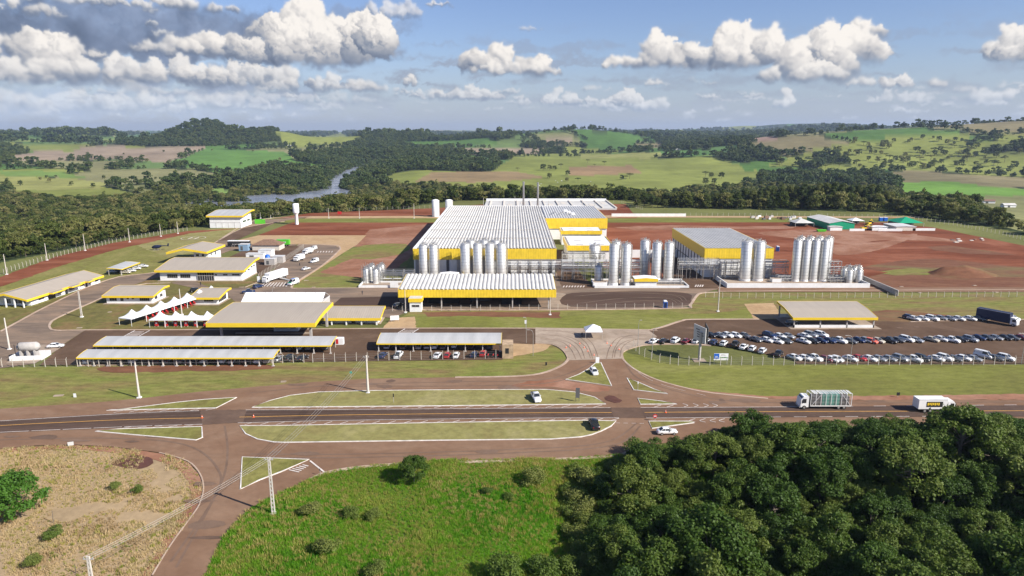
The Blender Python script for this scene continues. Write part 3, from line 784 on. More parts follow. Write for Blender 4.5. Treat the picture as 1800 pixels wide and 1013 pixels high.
def tree_kit(kind, nvar, n, leaf, mat, h0, rad, limbs, to, seed):
    out = []
    for k in range(nvar):
        r = np.random.default_rng(seed + k); cm, C = crown_mesh('%s_crown_mesh' % kind, kind, r, n, leaf, mat)
        out.append((cm, trunk_mesh('%s_trunk_mesh' % kind, C, r, h0, rad, limbs, to)))
    return out
KIT = {'broad': tree_kit('broad', 5, 13000, .17, 'leaf', 3.5, .26, 12, 7.5, 100),
       'tangled': tree_kit('tangled', 5, 12000, .16, 'leaf', 3.0, .22, 12, 6.5, 120),
       'tall': tree_kit('tall', 5, 6500, .34, 'leaf_euc', 6, .30, 12, 20, 140),
       'mid': tree_kit('broad', 4, 2600, .34, 'leaf_mix', 3.5, .24, 8, 7.5, 160),
       'past': tree_kit('umbrella', 3, 1400, .5, 'leaf_mix', 4.5, .3, 8, 7.0, 180),
       'pastb': tree_kit('broad', 3, 1400, .5, 'leaf_mix', 3.0, .3, 6, 7.0, 190),
       'bush': tree_kit('bush', 3, 2600, .10, 'bushmix', .4, .05, 6, 1.2, 200),
       'brightbush': tree_kit('broad', 1, 9000, .20, 'leaf_bright', 2.5, .22, 8, 7.0, 210)}
def plant_tree(name, kit, x, y, sc, label, cat='tree', group=None, z=None, r=random, single=False, rz=None):
    cm, tm = KIT[kit][r.randrange(len(KIT[kit]))]
    z = hz1(x, y) if z is None else z
    t = thing(name, (x, y, z - .05), r.uniform(0, 6.28) if rz is None else rz, label, cat, group)
    s = sc if hasattr(sc, '__len__') else (sc, sc, sc * r.uniform(.92, 1.1)); t.scale = s
    for nm, me in (('crown', cm), ('trunk', tm)):
        o = bpy.data.objects.new(nm, me); COL.objects.link(o); o.parent = t
    return t
def scatter_object(name, pts, scales, templates, kind='stuff', label=None, tilt=0.0):
    """one object: a point cloud whose points carry copies of the template meshes"""
    tc = bpy.data.collections.new(name + '_kit')
    for k, me in enumerate(templates):
        tc.objects.link(bpy.data.objects.new(name + '_template', me))
    me = bpy.data.meshes.new(name); me.vertices.add(len(pts)); me.vertices.foreach_set('co', np.asarray(pts, np.float32).ravel())
    at = me.attributes.new('sc', 'FLOAT_VECTOR', 'POINT'); at.data.foreach_set('vector', np.asarray(scales, np.float32).ravel())
    o = bpy.data.objects.new(name, me); COL.objects.link(o); o['kind'] = kind
    if label: o['label'] = label
    ng = bpy.data.node_groups.new(name + '_nodes', 'GeometryNodeTree')
    ng.interface.new_socket('Geometry', in_out='INPUT', socket_type='NodeSocketGeometry')
    ng.interface.new_socket('Geometry', in_out='OUTPUT', socket_type='NodeSocketGeometry')
    n = ng.nodes; l = ng.links
    gi = n.new('NodeGroupInput'); go = n.new('NodeGroupOutput')
    ci = n.new('GeometryNodeCollectionInfo'); ci.inputs['Collection'].default_value = tc; ci.inputs['Separate Children'].default_value = True
    ci.transform_space = 'ORIGINAL'
    ip = n.new('GeometryNodeInstanceOnPoints'); ip.inputs['Pick Instance'].default_value = True
    ri = n.new('FunctionNodeRandomValue'); ri.data_type = 'INT'
    [s for s in ri.inputs if s.name == 'Min' and s.type == 'INT'][0].default_value = 0
    [s for s in ri.inputs if s.name == 'Max' and s.type == 'INT'][0].default_value = len(templates) - 1
    l.new([s for s in ri.outputs if s.type == 'INT'][0], ip.inputs['Instance Index'])
    rr = n.new('FunctionNodeRandomValue'); rr.data_type = 'FLOAT_VECTOR'
    rr.inputs[0].default_value = (-tilt, -tilt, 0); rr.inputs[1].default_value = (tilt, tilt, 6.283)
    l.new([s for s in rr.outputs if s.type == 'VECTOR'][0], ip.inputs['Rotation'])
    na = n.new('GeometryNodeInputNamedAttribute'); na.data_type = 'FLOAT_VECTOR'; na.inputs['Name'].default_value = 'sc'
    l.new([s for s in na.outputs if s.type == 'VECTOR'][0], ip.inputs['Scale'])
    l.new(gi.outputs[0], ip.inputs['Points']); l.new(ci.outputs[0], ip.inputs['Instance']); l.new(ip.outputs[0], go.inputs[0])
    md = o.modifiers.new('scatter', 'NODES'); md.node_group = ng
    return o
def grid_pts(d0, d1, sp, half=R(40)):
    x = np.arange(-d1 * math.sin(half), d1 * math.sin(half), sp); y = np.arange(max(0, d0 * math.cos(half) * .7), d1, sp)
    X, Y = np.meshgrid(x, y); X = X.ravel() + rng.uniform(-.45, .45, X.size) * sp; Y = Y.ravel() + rng.uniform(-.45, .45, Y.size) * sp
    D = np.hypot(X, Y); k = (D >= d0) & (D < d1) & (np.abs(np.arctan2(X, Y)) < half); return X[k], Y[k]
# single trees just beyond the fences; the wood behind them is one mass
def beyond_fence(X, Y): return ~inpoly(X, Y, SITE)
singles = []
lowm = KIT['mid']
def lowtree(seed, n, leaf, mat, kind='broad'):
    r = np.random.default_rng(seed); cm, C = crown_mesh('wood_tree_mesh', kind, r, n, leaf, mat); return cm
fx, fy = [], []
for (d0, d1, sp, sc, ts, keep) in ((330, 1350, 8.5, .95, 'near', 1), (1350, 3600, 14.5, 1.5, 'mid', 1), (3600, 9500, 34, 2.6, 'far', 1)):
    X, Y = grid_pts(d0, d1, sp)
    c, w = cover(X, Y)
    if d0 < 1000:
        out = beyond_fence(X, Y)
        lx = np.interp(Y, [0, 323, 454, 545, 580], [-262, -262, -232, -170, -80])
        right_gap = (X > 330) & (Y < 470) & (vnoise(X, Y, 60, 40) < -.12)
        k = out & (w > .5) & ~right_gap
        # keep the trees lower close to the north fence, taller belts behind
        X, Y = X[k], Y[k]
        d = np.minimum(np.maximum(lx[k] - X, 0) + np.maximum(Y - 590, 0) * 1.0, 400)
        near = ((lx[k] - X > 2) & (lx[k] - X < 20) & (Y > 300) & (Y < 560))
        for x_, y_ in zip(X[near], Y[near]): singles.append((x_, y_))
        X, Y = X[~near], Y[~near]
    else:
        k = w > .5; X, Y = X[k], Y[k]
    Z = hgt(X, Y) - .4
    s = sc * rng.choice([.6, .8, 1.0, 1.2, 1.5], len(X)) * rng.uniform(.9, 1.1, len(X)); s2 = s * rng.uniform(.8, 1.2, len(X))
    if ts == 'near': TP = [lowtree(300 + q, 1500, .46, 'leaf_mix', kd) for q, kd in enumerate(('broad', 'broad', 'tangled', 'broad'))]
    elif ts == 'mid': TP = [lowtree(310 + q, 420, .85, 'leaf_far', kd) for q, kd in enumerate(('broad', 'broad', 'tangled'))]
    else: TP = [lowtree(320 + q, 160, 1.4, 'leaf_far') for q in range(2)]
    scatter_object('woodland', np.stack([X, Y, Z], 1), np.stack([s, s, s2], 1), TP)
# ------------------------------------------------------------------ the ground of the site
K = .02
LZ = {}
def lay(name, pts, level, mat, smooth=False, wobble=0.0):
    if smooth: pts = catmull(pts, 4, True)
    LZ['n'] = LZ.get('n', 0) + 1
    return sheet(name, pts, K * level + LZ['n'] * .00022, M[mat] if isinstance(mat, str) else mat, wobble=wobble)
lay('grass_bank', [(-500, 660), (-500, 760), (0, 740), (600, 720), (1002, 690), (1002, 632), (990, 612), (972, 604), (941, 602), (895, 602), (880, 630), (500, 637), (137, 643)], 1, 'grass_bank')
lay('grass_verge', [(1092, 618), (1130, 626), (1160, 636), (1192, 641), (2300, 641), (2300, 712), (1098, 712)], 1, 'grass_green')
lay('earth_yard', [(1060, 391), (1420, 391), (1560, 391), (1640, 400), (1800, 432), (2300, 500), (2300, 509), (1180, 509), (1060, 470)], 1, 'red')
lay('earth_track', [(1500, 478), (1560, 462), (1640, 455), (1720, 462), (1800, 470), (2200, 500), (2200, 509), (1530, 509)], 2, 'redbrown', True, .6)
lay('earth_patch', [(1330, 410), (1440, 404), (1550, 408), (1700, 425), (1560, 422), (1500, 430), (1440, 424)], 3, 'redlight', True, .8)
lay('earth_patch', [(1460, 432), (1560, 424), (1600, 412), (1612, 414), (1575, 430), (1520, 445), (1470, 448)], 4, 'redlight', True, .8)
lay('grass_patch', [(1630, 434), (1668, 432), (1735, 441), (1790, 449), (1700, 447), (1640, 440)], 5, 'redbrown', False, 1.2)
lay('grass_patch', [(1540, 478), (1600, 472), (1650, 476), (1640, 482), (1570, 485)], 5, 'grass_bank', False, 1.4)
lay('earth_patch', [(1080, 400), (1180, 396), (1300, 399), (1420, 396), (1380, 403), (1240, 404), (1120, 405)], 5, 'redlight', False, 1.2)
lay('earth_patch', [(1380, 440), (1460, 450), (1500, 470), (1560, 480), (1520, 488), (1460, 470)], 5, 'red', False, 1.2)
lay('grass_strip', [(1064, 384), (1440, 384), (1450, 391), (1064, 391.5)], 3, 'grass_green')
lay('concrete_path', [(1064, 379.5), (1620, 381), (1622, 383.5), (1064, 382.5)], 4, 'straw')
lay('grass_field', [(-300, 620), (-300, 560), (0, 503), (100, 468), (200, 438), (330, 409), (440, 398), (382, 428), (320, 460), (250, 503), (190, 508), (60, 545), (0, 580)], 1, 'grass')
lay('dry_field', [(240, 432), (330, 409), (372, 403), (440, 398), (384, 425), (350, 440), (300, 455)], 2, 'grass_island', False, .8)
lay('earth_track', [(-300, 580), (-60, 508), (0, 487), (100, 451), (200, 427), (330, 406.5), (420, 402), (335, 410.5), (200, 440), (100, 470), (0, 505), (-60, 530), (-300, 610)], 3, 'red', False, .8)
lay('garden_lawn', [(-300, 640), (-300, 600), (0, 545), (55, 540), (176, 499), (185, 498), (120, 521), (67, 547), (0, 582)], 2, 'grass_dark')
lay('garden_lawn', [(86, 576), (96, 562), (160, 533), (185, 524), (232, 503), (262, 492), (345, 500), (420, 512), (430, 545), (375, 580), (98, 580)], 2, 'grass_dark')
lay('garden_lawn', [(250, 503), (282, 492), (470, 487), (470, 500), (455, 507), (280, 509)], 3, 'grass_dark')
lay('grass_plot', [(505, 508), (560, 474), (600, 450), (640, 428), (735, 428), (720, 460), (700, 497), (690, 507)], 2, 'grass_bank')
lay('earth_plot', [(560, 480), (600, 462), (660, 440), (740, 412), (735, 440), (700, 470), (640, 490)], 3, 'redlight', False, 1.0)
lay('grass_patch', [(600, 450), (640, 432), (715, 430), (710, 445), (650, 456)], 4, 'grass_bank', True, .8)
lay('earth_plot', [(450, 415), (515, 391), (770, 391), (745, 415)], 2, 'red')
lay('earth_plot', [(640, 416), (650, 404), (768, 393), (740, 432), (620, 434)], 3, 'redlight', False, .8)
lay('dry_lawn', [(412, 424), (455, 414), (644, 414), (628, 430), (602, 446), (560, 474), (520, 500), (500, 500), (540, 470), (590, 436), (525, 430), (440, 432)], 4, 'straw')
lay('grass_strip', [(500, 391.5), (506, 385), (775, 384), (770, 391.5)], 4, 'grass_green')
lay('earth_strip', [(480, 384), (545, 375), (770, 366), (855, 359), (1100, 359), (1120, 384)], 2, 'red')
lay('concrete_path', [(535, 384.5), (545, 380.5), (1080, 379), (1085, 383)], 5, 'straw')
lay('grass_bank_upper', [(672, 580), (725, 546), (985, 545), (1212, 541), (1226, 519), (1240, 515), (2300, 515), (2300, 560), (1800, 563), (1595, 567), (1340, 562), (1217, 563), (1183, 570), (1147, 581), (941, 580)], 2, 'grass_bank')
lay('grass_slope', [(740, 560), (940, 556), (1250, 552), (1340, 540), (1345, 560), (1217, 562), (1183, 569), (1147, 580), (941, 578), (730, 578)], 3, 'grass_green', False, .7)
lay('earth_bank', [(745, 549), (985, 548), (985, 560), (820, 556), (750, 557)], 4, 'redbrown', False, .8)
lay('straw_patch', [(1308, 535), (1360, 533), (1376, 561), (1326, 561)], 4, 'straw', False, .4)
lay('straw_patch', [(672, 578), (688, 560), (730, 557), (732, 578)], 4, 'straw', False, .4)
lay('earth_patch', [(1520, 552), (1560, 546), (1640, 552), (1700, 560), (1600, 566), (1540, 566)], 4, 'redbrown', True, .8)
lay('straw_patch', [(893, 604), (941, 602), (972, 606), (955, 618), (900, 628)], 3, 'straw', False, .6)
lay('earth_patch', [(180, 646), (300, 643), (460, 642), (470, 650), (330, 653), (200, 655)], 3, 'redbrown', True, .9)
# roads inside the site
lay('site_road', [(-300, 660), (-300, 640), (0, 584), (67, 547), (120, 521), (160, 503), (210, 487), (282, 478), (322, 459), (383, 424), (410, 409), (447, 388), (550, 381), (490, 390), (412, 422), (450, 431), (522, 430), (500, 442), (405, 441), (360, 458), (330, 478), (262, 492), (232, 503), (185, 524), (160, 533), (100, 560), (88, 570), (88, 577), (98, 581), (150, 581), (110, 607), (60, 640), (-300, 690)], 6, 'asphalt_old')
lay('site_road', [(384, 424), (428, 401), (500, 389), (478, 394), (420, 421)], 8, 'asphalt_lot')
lay('van_road', [(440, 512), (470, 490), (492, 462), (503, 444), (525, 430), (560, 430), (588, 432), (598, 437), (594, 443), (567, 467), (520, 497), (512, 508), (505, 514)], 7, 'asphalt_old', False)
lay('court', [(300, 498), (330, 490), (380, 510), (430, 506), (512, 507), (700, 506), (735, 480), (985, 480), (1040, 507), (1200, 507), (1262, 504), (1262, 509), (1232, 516), (1222, 524), (1212, 538), (1195, 542), (985, 545), (725, 545), (690, 560), (580, 548), (430, 545), (400, 520), (345, 508)], 6, 'asphalt_old')
lay('court_concrete', [(960, 542), (975, 515), (994, 517), (1003, 541)], 8, 'concrete')
lay('court_patch', [(1004, 540), (996, 518), (1060, 514), (1150, 513), (1210, 517), (1214, 528), (1200, 538)], 8, 'asphalt_dark', True)
lay('court_patch', [(575, 545), (600, 524), (700, 522), (705, 544)], 8, 'asphalt_dark', False)
lay('lane', [(1196, 508), (1180, 485), (1160, 450), (1190, 440), (1236, 478), (1262, 497), (1280, 508)], 7, 'asphalt_lot')
lay('lane', [(985, 500), (975, 470), (970, 440), (1000, 440), (1020, 480), (1045, 507), (990, 508)], 7, 'asphalt_lot')
lay('lane', [(1262, 506), (2300, 506), (2300, 514), (1262, 514)], 7, 'asphalt')
lay('car_park', [(110, 608), (152, 580), (941, 578), (941, 606), (897, 604), (884, 633), (500, 637.5), (300, 642), (137, 643), (70, 643)], 7, 'asphalt_lot')
lay('transformer_pad', [(10, 640), (60, 607), (116, 607), (62, 640)], 8, 'concrete')
lay('car_park', [(1110, 612), (1139, 581), (1147, 580), (1167, 575), (1183, 569.5), (1200, 564.5), (1217, 562.5), (1334, 562), (1338, 562), (1600, 566.5), (1800, 562.5), (2300, 560), (2300, 640.5), (1400, 640.5), (1396, 634), (1340, 622), (1290, 612.5), (1250, 608), (1200, 605.5), (1140, 606.5)], 7, 'asphalt_lot')
# public road, ramps and junctions
lay('ramp_road', [(-800, 768), (-300, 733), (0, 720), (60, 716), (180, 708), (243, 702), (350, 690), (440, 682), (560, 672), (650, 667), (800, 664.5), (900, 663), (950, 658), (985, 645), (998, 634), (1095, 632), (1102, 640), (1120, 653), (1155, 669), (1200, 682), (1250, 692), (1350, 702), (1460, 705), (1800, 704), (2400, 700), (2400, 752), (1800, 752), (1300, 762), (1250, 768), (1130, 786), (1110, 794), (1080, 803), (1000, 808), (880, 812), (750, 815), (640, 822), (575, 832), (545, 845), (490, 870), (440, 895), (410, 925), (385, 960), (360, 1013), (310, 1120), (220, 1120), (268, 1013), (300, 960), (340, 905), (352, 885), (358, 860), (352, 835), (330, 812), (280, 797), (200, 787), (130, 783), (60, 785), (0, 790), (-300, 800), (-800, 840)], 9, 'asphalt')
UP = [(-800, 798), (-300, 759), (0, 741), (225, 727.5), (355, 723), (600, 721), (900, 719), (1350, 717), (1800, 714), (2500, 709)]
LO = [(-800, 830), (-300, 782), (0, 763), (225, 753), (420, 745), (600, 741.5), (900, 737.5), (1350, 735.5), (1800, 734), (2500, 731)]
UPs = catmull(UP, 6); LOs = catmull(LO, 6)
lay('highway', UPs + LOs[::-1], 11, 'asphalt_dark')
lay('junction_wear', [(352, 723.5), (372, 722.5), (434, 721.8), (428, 744.5), (356, 748.5)], 12, 'asphalt_mid', False, .25)
lay('junction_wear', [(1074, 718.3), (1126, 718), (1132, 736.5), (1078, 737)], 12, 'asphalt_mid', False, .25)
for pp_ in ([(375, 750), (430, 752), (470, 790), (405, 880), (330, 1000), (290, 1000), (370, 860), (392, 800)], [(1085, 738), (1122, 738), (1110, 765), (1060, 785), (1040, 778), (1080, 758)], [(1082, 640), (1095, 650), (1118, 716), (1084, 716), (1088, 690)]):
    lay('road_wear', pp_, 10, 'asphalt', True, .5)
lay('concrete_plaza', [(941, 578), (1139, 581), (1155, 593), (1140, 606), (1112, 612), (1094, 620), (1094, 632), (1000, 635), (998, 627), (990, 616), (972, 606.5), (941, 604)], 12, 'concrete')
lay('earth_stain', [(1062, 701), (1075, 697), (1092, 705), (1086, 710), (1070, 707)], 12, 'stain', True, .3)
lay('earth_stain', [(985, 668), (1000, 672), (1070, 682), (1062, 690), (1020, 688), (970, 682), (900, 680), (930, 672)], 10, 'redlight', True, .6)
lay('earth_verge', [(1180, 678), (1250, 690), (1350, 698), (1470, 698), (1800, 694), (2300, 692), (2300, 703), (1800, 704), (1460, 705), (1350, 702), (1250, 692.5), (1190, 681)], 10, 'redlight', False, .4)
lay('gravel_shoulder', [(0, 790), (60, 785), (130, 783), (200, 787), (280, 797), (330, 812), (352, 835), (358, 860), (352, 885), (340, 905), (300, 960), (268, 1013), (250, 1013), (285, 955), (322, 900), (336, 870), (332, 845), (310, 822), (262, 805), (200, 796), (130, 790), (60, 791), (0, 797)], 2, 'redlight', False, .4)
lay('earth_patch', [(200, 812), (240, 800), (270, 812), (250, 824), (212, 822)], 3, 'stain', True, .5)
# kerb lines
mb = MB()
for pts, w in (([(500, 637), (137, 643.5)], .4), ([(941, 578), (720, 578), (400, 580.5), (152, 581), (98, 581.5), (88, 577), (88, 570), (100, 560), (160, 533), (232, 503), (300, 498)], .7), ([(67, 547), (120, 521), (160, 503), (210, 487), (282, 478), (322, 459), (383, 424), (447, 388), (550, 381)], .7), ([(500, 389.5), (428, 401), (384, 424)], .6), ([(0, 584), (67, 547)], .8),
               ([(941, 578), (1139, 581), (1147, 580), (1167, 575), (1183, 569.5), (1200, 564.5), (1217, 562.5), (1334, 562)], 1.1), ([(1600, 566.5), (1800, 562.5), (2300, 560)], .7), ([(1094, 632), (1093, 620), (1112, 611.5), (1140, 606.5), (1200, 605.5), (1250, 608)], 1.0),
               ([(1095, 632), (1102, 640), (1120, 653), (1155, 669), (1200, 682), (1250, 692), (1350, 702)], .6), ([(941, 604), (972, 606.5), (990, 616), (998, 627), (998, 634), (985, 645), (950, 658), (900, 663), (800, 664.5)], .9),
               ([(1130, 786), (1110, 794), (1080, 803), (1000, 808), (880, 812), (750, 815), (640, 822), (575, 832), (545, 845)], .9), ([(690, 545.5), (985, 545.5), (1195, 542.5), (1212, 538), (1222, 524), (1232, 516), (1262, 514.5)], 1.0), ([(512, 507), (520, 497), (567, 467), (594, 443), (598, 437), (588, 432), (525, 430)], .9), ([(512, 507.5), (700, 506.5)], .5), ([(430, 506), (470, 490)], .5),
               ([(1262, 506), (1540, 506)], .5), ([(1262, 513), (1540, 511), (2300, 508)], .6)):
    ribbon(mb, W_(catmull(pts, 3)), w, K * 9.5, 'kerb', top=.05)
tag(mb.build('kerb'), kind='structure')
mb = MB(); ribbon(mb, W_(catmull([(268, 1013), (300, 960), (340, 905), (352, 885), (358, 860), (352, 835), (330, 812), (280, 797)], 4)), .25, K * 11, 'kerb', top=.02)
tag(mb.build('kerb'), kind='structure')
# traffic islands with white kerbs
ISL = [
 ('long grass traffic island north of the highway', [(443, 718), (750, 715.5), (1065, 712), (1045, 700), (1010, 691), (960, 686.5), (800, 687), (650, 688.5), (560, 691), (510, 697), (475, 706)], 0),
 ('long grass traffic island south of the highway', [(421.6, 750.6), (500, 750), (772, 745), (1029, 741), (1083, 742), (1074, 751), (1056, 760), (1040, 766), (1021, 770), (967, 774), (772, 776), (500, 779.7), (481, 779), (453, 774), (432, 764.5)], 0),
 ('slim grass island at left above the highway', [(188, 723), (225, 720), (312, 709), (360, 704), (416, 700.5), (380, 719)], 0),
 ('slim grass island at left below the highway', [(168, 760), (209, 756), (355, 752), (356, 771), (345, 775.5), (244, 767)], 0),
 ('triangular grass island on the side road', [(426, 805.6), (543, 810), (495, 831), (456, 846), (423, 862)], 0),
 ('triangular grass island at the factory entrance', [(994.5, 668.7), (1075, 680), (1056, 638.7), (1047.5, 639), (1035, 650), (1017, 660)], 0),
 ('small grass island right of the entrance', [(1102, 666), (1114, 687), (1174, 694), (1150, 686), (1125, 675)], 0),
 ('small grass island beside the highway edge', [(1121, 702), (1126, 712.5), (1190, 712), (1162, 707)], 0),
 ('small grass island near the stop sign', [(1140.5, 742.5), (1146, 755), (1220, 745), (1217, 742.5)], 0)]
for lab, pts, _ in ISL:
    o = sheet('traffic_island', pts, K * 14, M['grass_island' if len(pts) > 7 else 'grass'], thick=.14)
    mb = MB(); ribbon(mb, W_(pts), .26, K * 15, 'kerb_white', top=.02, closed=True); k = mb.build('kerb'); k.parent = o
# markings
def line(pts, w, mat, lvl=13.5, dash=None):
    P = [Vector(p) for p in W_(catmull(pts, 4))]; mb = MB()
    if not dash: ribbon(mb, [tuple(p) for p in P], w, K * lvl, mat)
    else:
        on, off = dash; d = 0; a = P[0]
        for b in P[1:]:
            L = (b - a).length; t = 0
            while t < L:
                ph = d % (on + off); st = (on - ph) if ph < on else (on + off - ph); e = min(L, t + st)
                if ph < on: ribbon(mb, [tuple(a.lerp(b, t / L)), tuple(a.lerp(b, e / L))], w, K * lvl, mat)
                d += e - t + 1e-6; t = e + 1e-6
            a = b
    return mb
def paint(mbs):
    a = MB()
    for m in mbs:
        off = len(a.v); a.v += m.v
        for f, mi, s in zip(m.f, m.m, m.s): a.f.append(tuple(i + off for i in f)); a.m.append(a.mi(m.mats[mi])); a.s.append(s)
    return tag(a.build('road_marking'), kind='structure')
paint([line([(-800, 812), (-300, 769), (0, 750.3), (110, 744.5), (225, 739.6), (355, 736.6)], .22, 'line_yellow'), line([(421, 735.2), (600, 731.5), (900, 728), (1075, 727.3)], .22, 'line_yellow'), line([(1133, 727), (1350, 725.5), (1800, 724), (2500, 719)], .22, 'line_yellow')])
m = [line([(-800, 799), (-300, 760), (0, 742), (225, 728.7), (350, 724)], .18, 'line_white'), line([(432, 722.6), (600, 721.8), (900, 719.7), (1073, 718.6)], .18, 'line_white'), line([(1126, 718.5), (1350, 717.4), (1420, 717)], .18, 'line_white'),
     line([(0, 762), (225, 752), (356, 747.8)], .18, 'line_white', dash=(6, .5)), line([(418, 745.3), (600, 741), (900, 737.2), (1088, 736.4)], .18, 'line_white'), line([(1136, 736.8), (1300, 735.8)], .18, 'line_white'),
     line([(1420, 716.6), (1800, 713.6)], .18, 'line_white', dash=(3, 5)), line([(1350, 735), (1800, 733)], .18, 'line_white', dash=(3, 3)),
     line([(375, 719.5), (380, 720)], .12, 'line_white')]
for x in range(455, 1062, 28): m.append(line([(x, 719.8 - (x - 455) * .003), (x + 15, 716.9 - (x - 455) * .0045)], .18, 'line_white'))
for x in range(430, 1080, 28): m.append(line([(x, 749 - (x - 430) * .012), (x + 14, 744.6 - (x - 430) * .0115)], .18, 'line_white'))
for x in range(200, 372, 27): m.append(line([(x, 727.5 - (x - 200) * .028), (x + 18, 723 - (x - 200) * .02)], .18, 'line_white'))
for x in range(215, 350, 27): m.append(line([(x, 755.5 - (x - 200) * .028), (x + 16, 752.6 - (x - 200) * .028)], .18, 'line_white'))
for x in range(1150, 1190, 22): m.append(line([(x, 717.5), (x + 12, 714)], .18, 'line_white'))
for x in (1200, 1218, 1236, 1252): m.append(line([(x, 711.5), (x + 9, 714.5), (x + 2, 717.3)], .18, 'line_white')); m.append(line([(x + 22, 738), (x + 12, 741.5), (x + 22, 744)], .18, 'line_white'))
m.append(line([(1082, 745.5), (1138, 746.5)], .12, 'line_white', dash=(1, .8)))
m.append(line([(1098, 636), (1130, 662), (1170, 680), (1240, 697)], .1, 'line_white', dash=(7, 3)))
for i in range(5): m.append(line([(508 + i * 6, 828 - i * 2.2), (526 + i * 4, 832 - i * 2.6)], .3, 'line_white'))
m.append(line([(545, 812), (570, 832)], .35, 'line_white'))
for (a, b) in (((1170, 579), (1110, 580)),): pass
# zebra crossing of the court and lot crossings
for i in range(9): m.append(line([(458 + i * 5.6, 504.5), (467 + i * 5.0, 497.5)], .5, 'line_white', 9))
for x in range(558, 588, 5): m.append(line([(x, 444.5), (x + 1.5, 442)], .5, 'line_white', 9))
for x in range(990, 1030, 5): m.append(line([(x, 506), (x + 2, 503)], .5, 'line_white', 9))
for x in range(1226, 1240, 4): m.append(line([(x - 4, 505), (x - 2, 501.5)], .5, 'line_white', 9))
for x0 in (690, 213):
    y0, y1 = (579, 592) if x0 == 690 else (582, 595)
    m.append(line([(x0 + (22 if x0 == 690 else 24), y0), (x0, y1)], .35, 'kerb_white', 9)); m.append(line([(x0 + (46 if x0 == 690 else 50), y0), (x0 + 26, y1)], .35, 'kerb_white', 9))
    for i in range(5): m.append(line([(x0 + 18 - i * 3.4 + 2, y0 + 2.5 + i * 2.2), (x0 + 40 - i * 3.4, y0 + 2.5 + i * 2.2)], .45, 'line_white', 9))
paint(m)
# helipad circle and H in the grass
mb = MB(); c = G(340, 419); ribbon(mb, [(c[0] + 7 * math.cos(t / 24 * 6.283), c[1] + 7 * math.sin(t / 24 * 6.283)) for t in range(24)], .4, K * 6, 'line_white', closed=True)
for dx_ in (-2, 2): mb.box(c[0] + dx_ - .3, c[1] - 3, 0, c[0] + dx_ + .3, c[1] + 3, K * 6, 'line_white')
mb.box(c[0] - 1.6, c[1] - .3, 0, c[0] + 1.6, c[1] + .3, K * 6, 'line_white')
tag(mb.build('helipad_marking'), kind='structure')
for (x, y) in ((464, 420), (560, 420), (470, 419)):
    pass
mb = MB()
for off_ in (.12, .34, .64, .86):
    L_ = [(a[0] + (b[0] - a[0]) * off_, a[1] + (b[1] - a[1]) * off_) for a, b in zip(W_(UPs), W_(LOs))] if len(UPs) == len(LOs) else None
    if L_: ribbon(mb, L_, .5, K * 11.6, 'asphalt_mid3')
if mb.f: tag(mb.build('wheel_track'), kind='structure')
mb = MB()
for pp in ([(440, 800), (620, 800), (900, 792), (1060, 780), (1120, 745)], [(440, 806), (620, 806), (900, 798), (1075, 785), (1126, 750)], [(440, 692), (600, 678), (800, 673), (960, 668), (1040, 640)], [(560, 680), (800, 680), (960, 675), (1050, 650)], [(0, 775), (200, 772), (330, 785), (385, 830), (375, 880), (300, 990)], [(395, 750), (400, 800), (385, 860), (310, 1000)], [(1100, 640), (1130, 670), (1250, 702), (1400, 710), (1800, 708)]):
    LZ['w'] = LZ.get('w', 0) + .0009; ribbon(mb, W_(catmull(pp, 8)), .45, K * 10.6 + LZ['w'], 'asphalt_mid2')
tag(mb.build('wheel_track'), kind='structure')
mb = MB(); r3 = random.Random(9)
for i in range(34):
    px, py = r3.choice([(r3.uniform(0, 340), r3.uniform(766, 782)), (r3.uniform(450, 1050), r3.uniform(782, 806)), (r3.uniform(480, 950), r3.uniform(670, 684)), (r3.uniform(300, 400), r3.uniform(800, 1000)), (r3.uniform(1200, 1700), r3.uniform(704, 711)), (r3.uniform(1200, 1780), r3.uniform(572, 588))]); x, y = G(px, py); w_, h_ = r3.uniform(.8, 4), r3.uniform(.5, 1.4)
    q_ = [(x + w_ * math.cos(a) * r3.uniform(.7, 1.2), y + h_ * math.sin(a) * r3.uniform(.7, 1.2), K * 11.4 + i * .0003) for a in np.linspace(0, 6.283, 9)[:-1]]; mb.face(q_, r3.choice(['asphalt_mid2', 'asphalt_mid2', 'asphalt_mid']))
tag(mb.build('asphalt_patch'), kind='structure')
# turning marks in tyre rubber on the plaza and court
mb = MB()
for (pp) in ([(945, 583), (1000, 586), (1030, 604), (1042, 632)], [(945, 590), (990, 594), (1018, 610), (1028, 632)], [(950, 597), (985, 602), (1003, 615), (1012, 633)], [(1135, 590), (1090, 594), (1072, 612), (1066, 632)], [(1140, 597), (1105, 600), (1085, 612), (1080, 630)], [(1010, 522), (1090, 516), (1180, 520), (1200, 530)], [(1015, 535), (1090, 526), (1170, 526), (1190, 534)], [(1050, 538), (1110, 531), (1160, 531)]):
    ribbon(mb, W_(catmull(pp, 6)), .28, K * 13 + LZ['w'], 'asphalt_old'); LZ['w'] += .0009; ribbon(mb, [(x + 1.7, y + .3) for x, y in W_(catmull(pp, 6))], .25, K * 13 + LZ['w'], 'asphalt_old'); LZ['w'] += .0009
tag(mb.build('tyre_mark'), kind='structure')
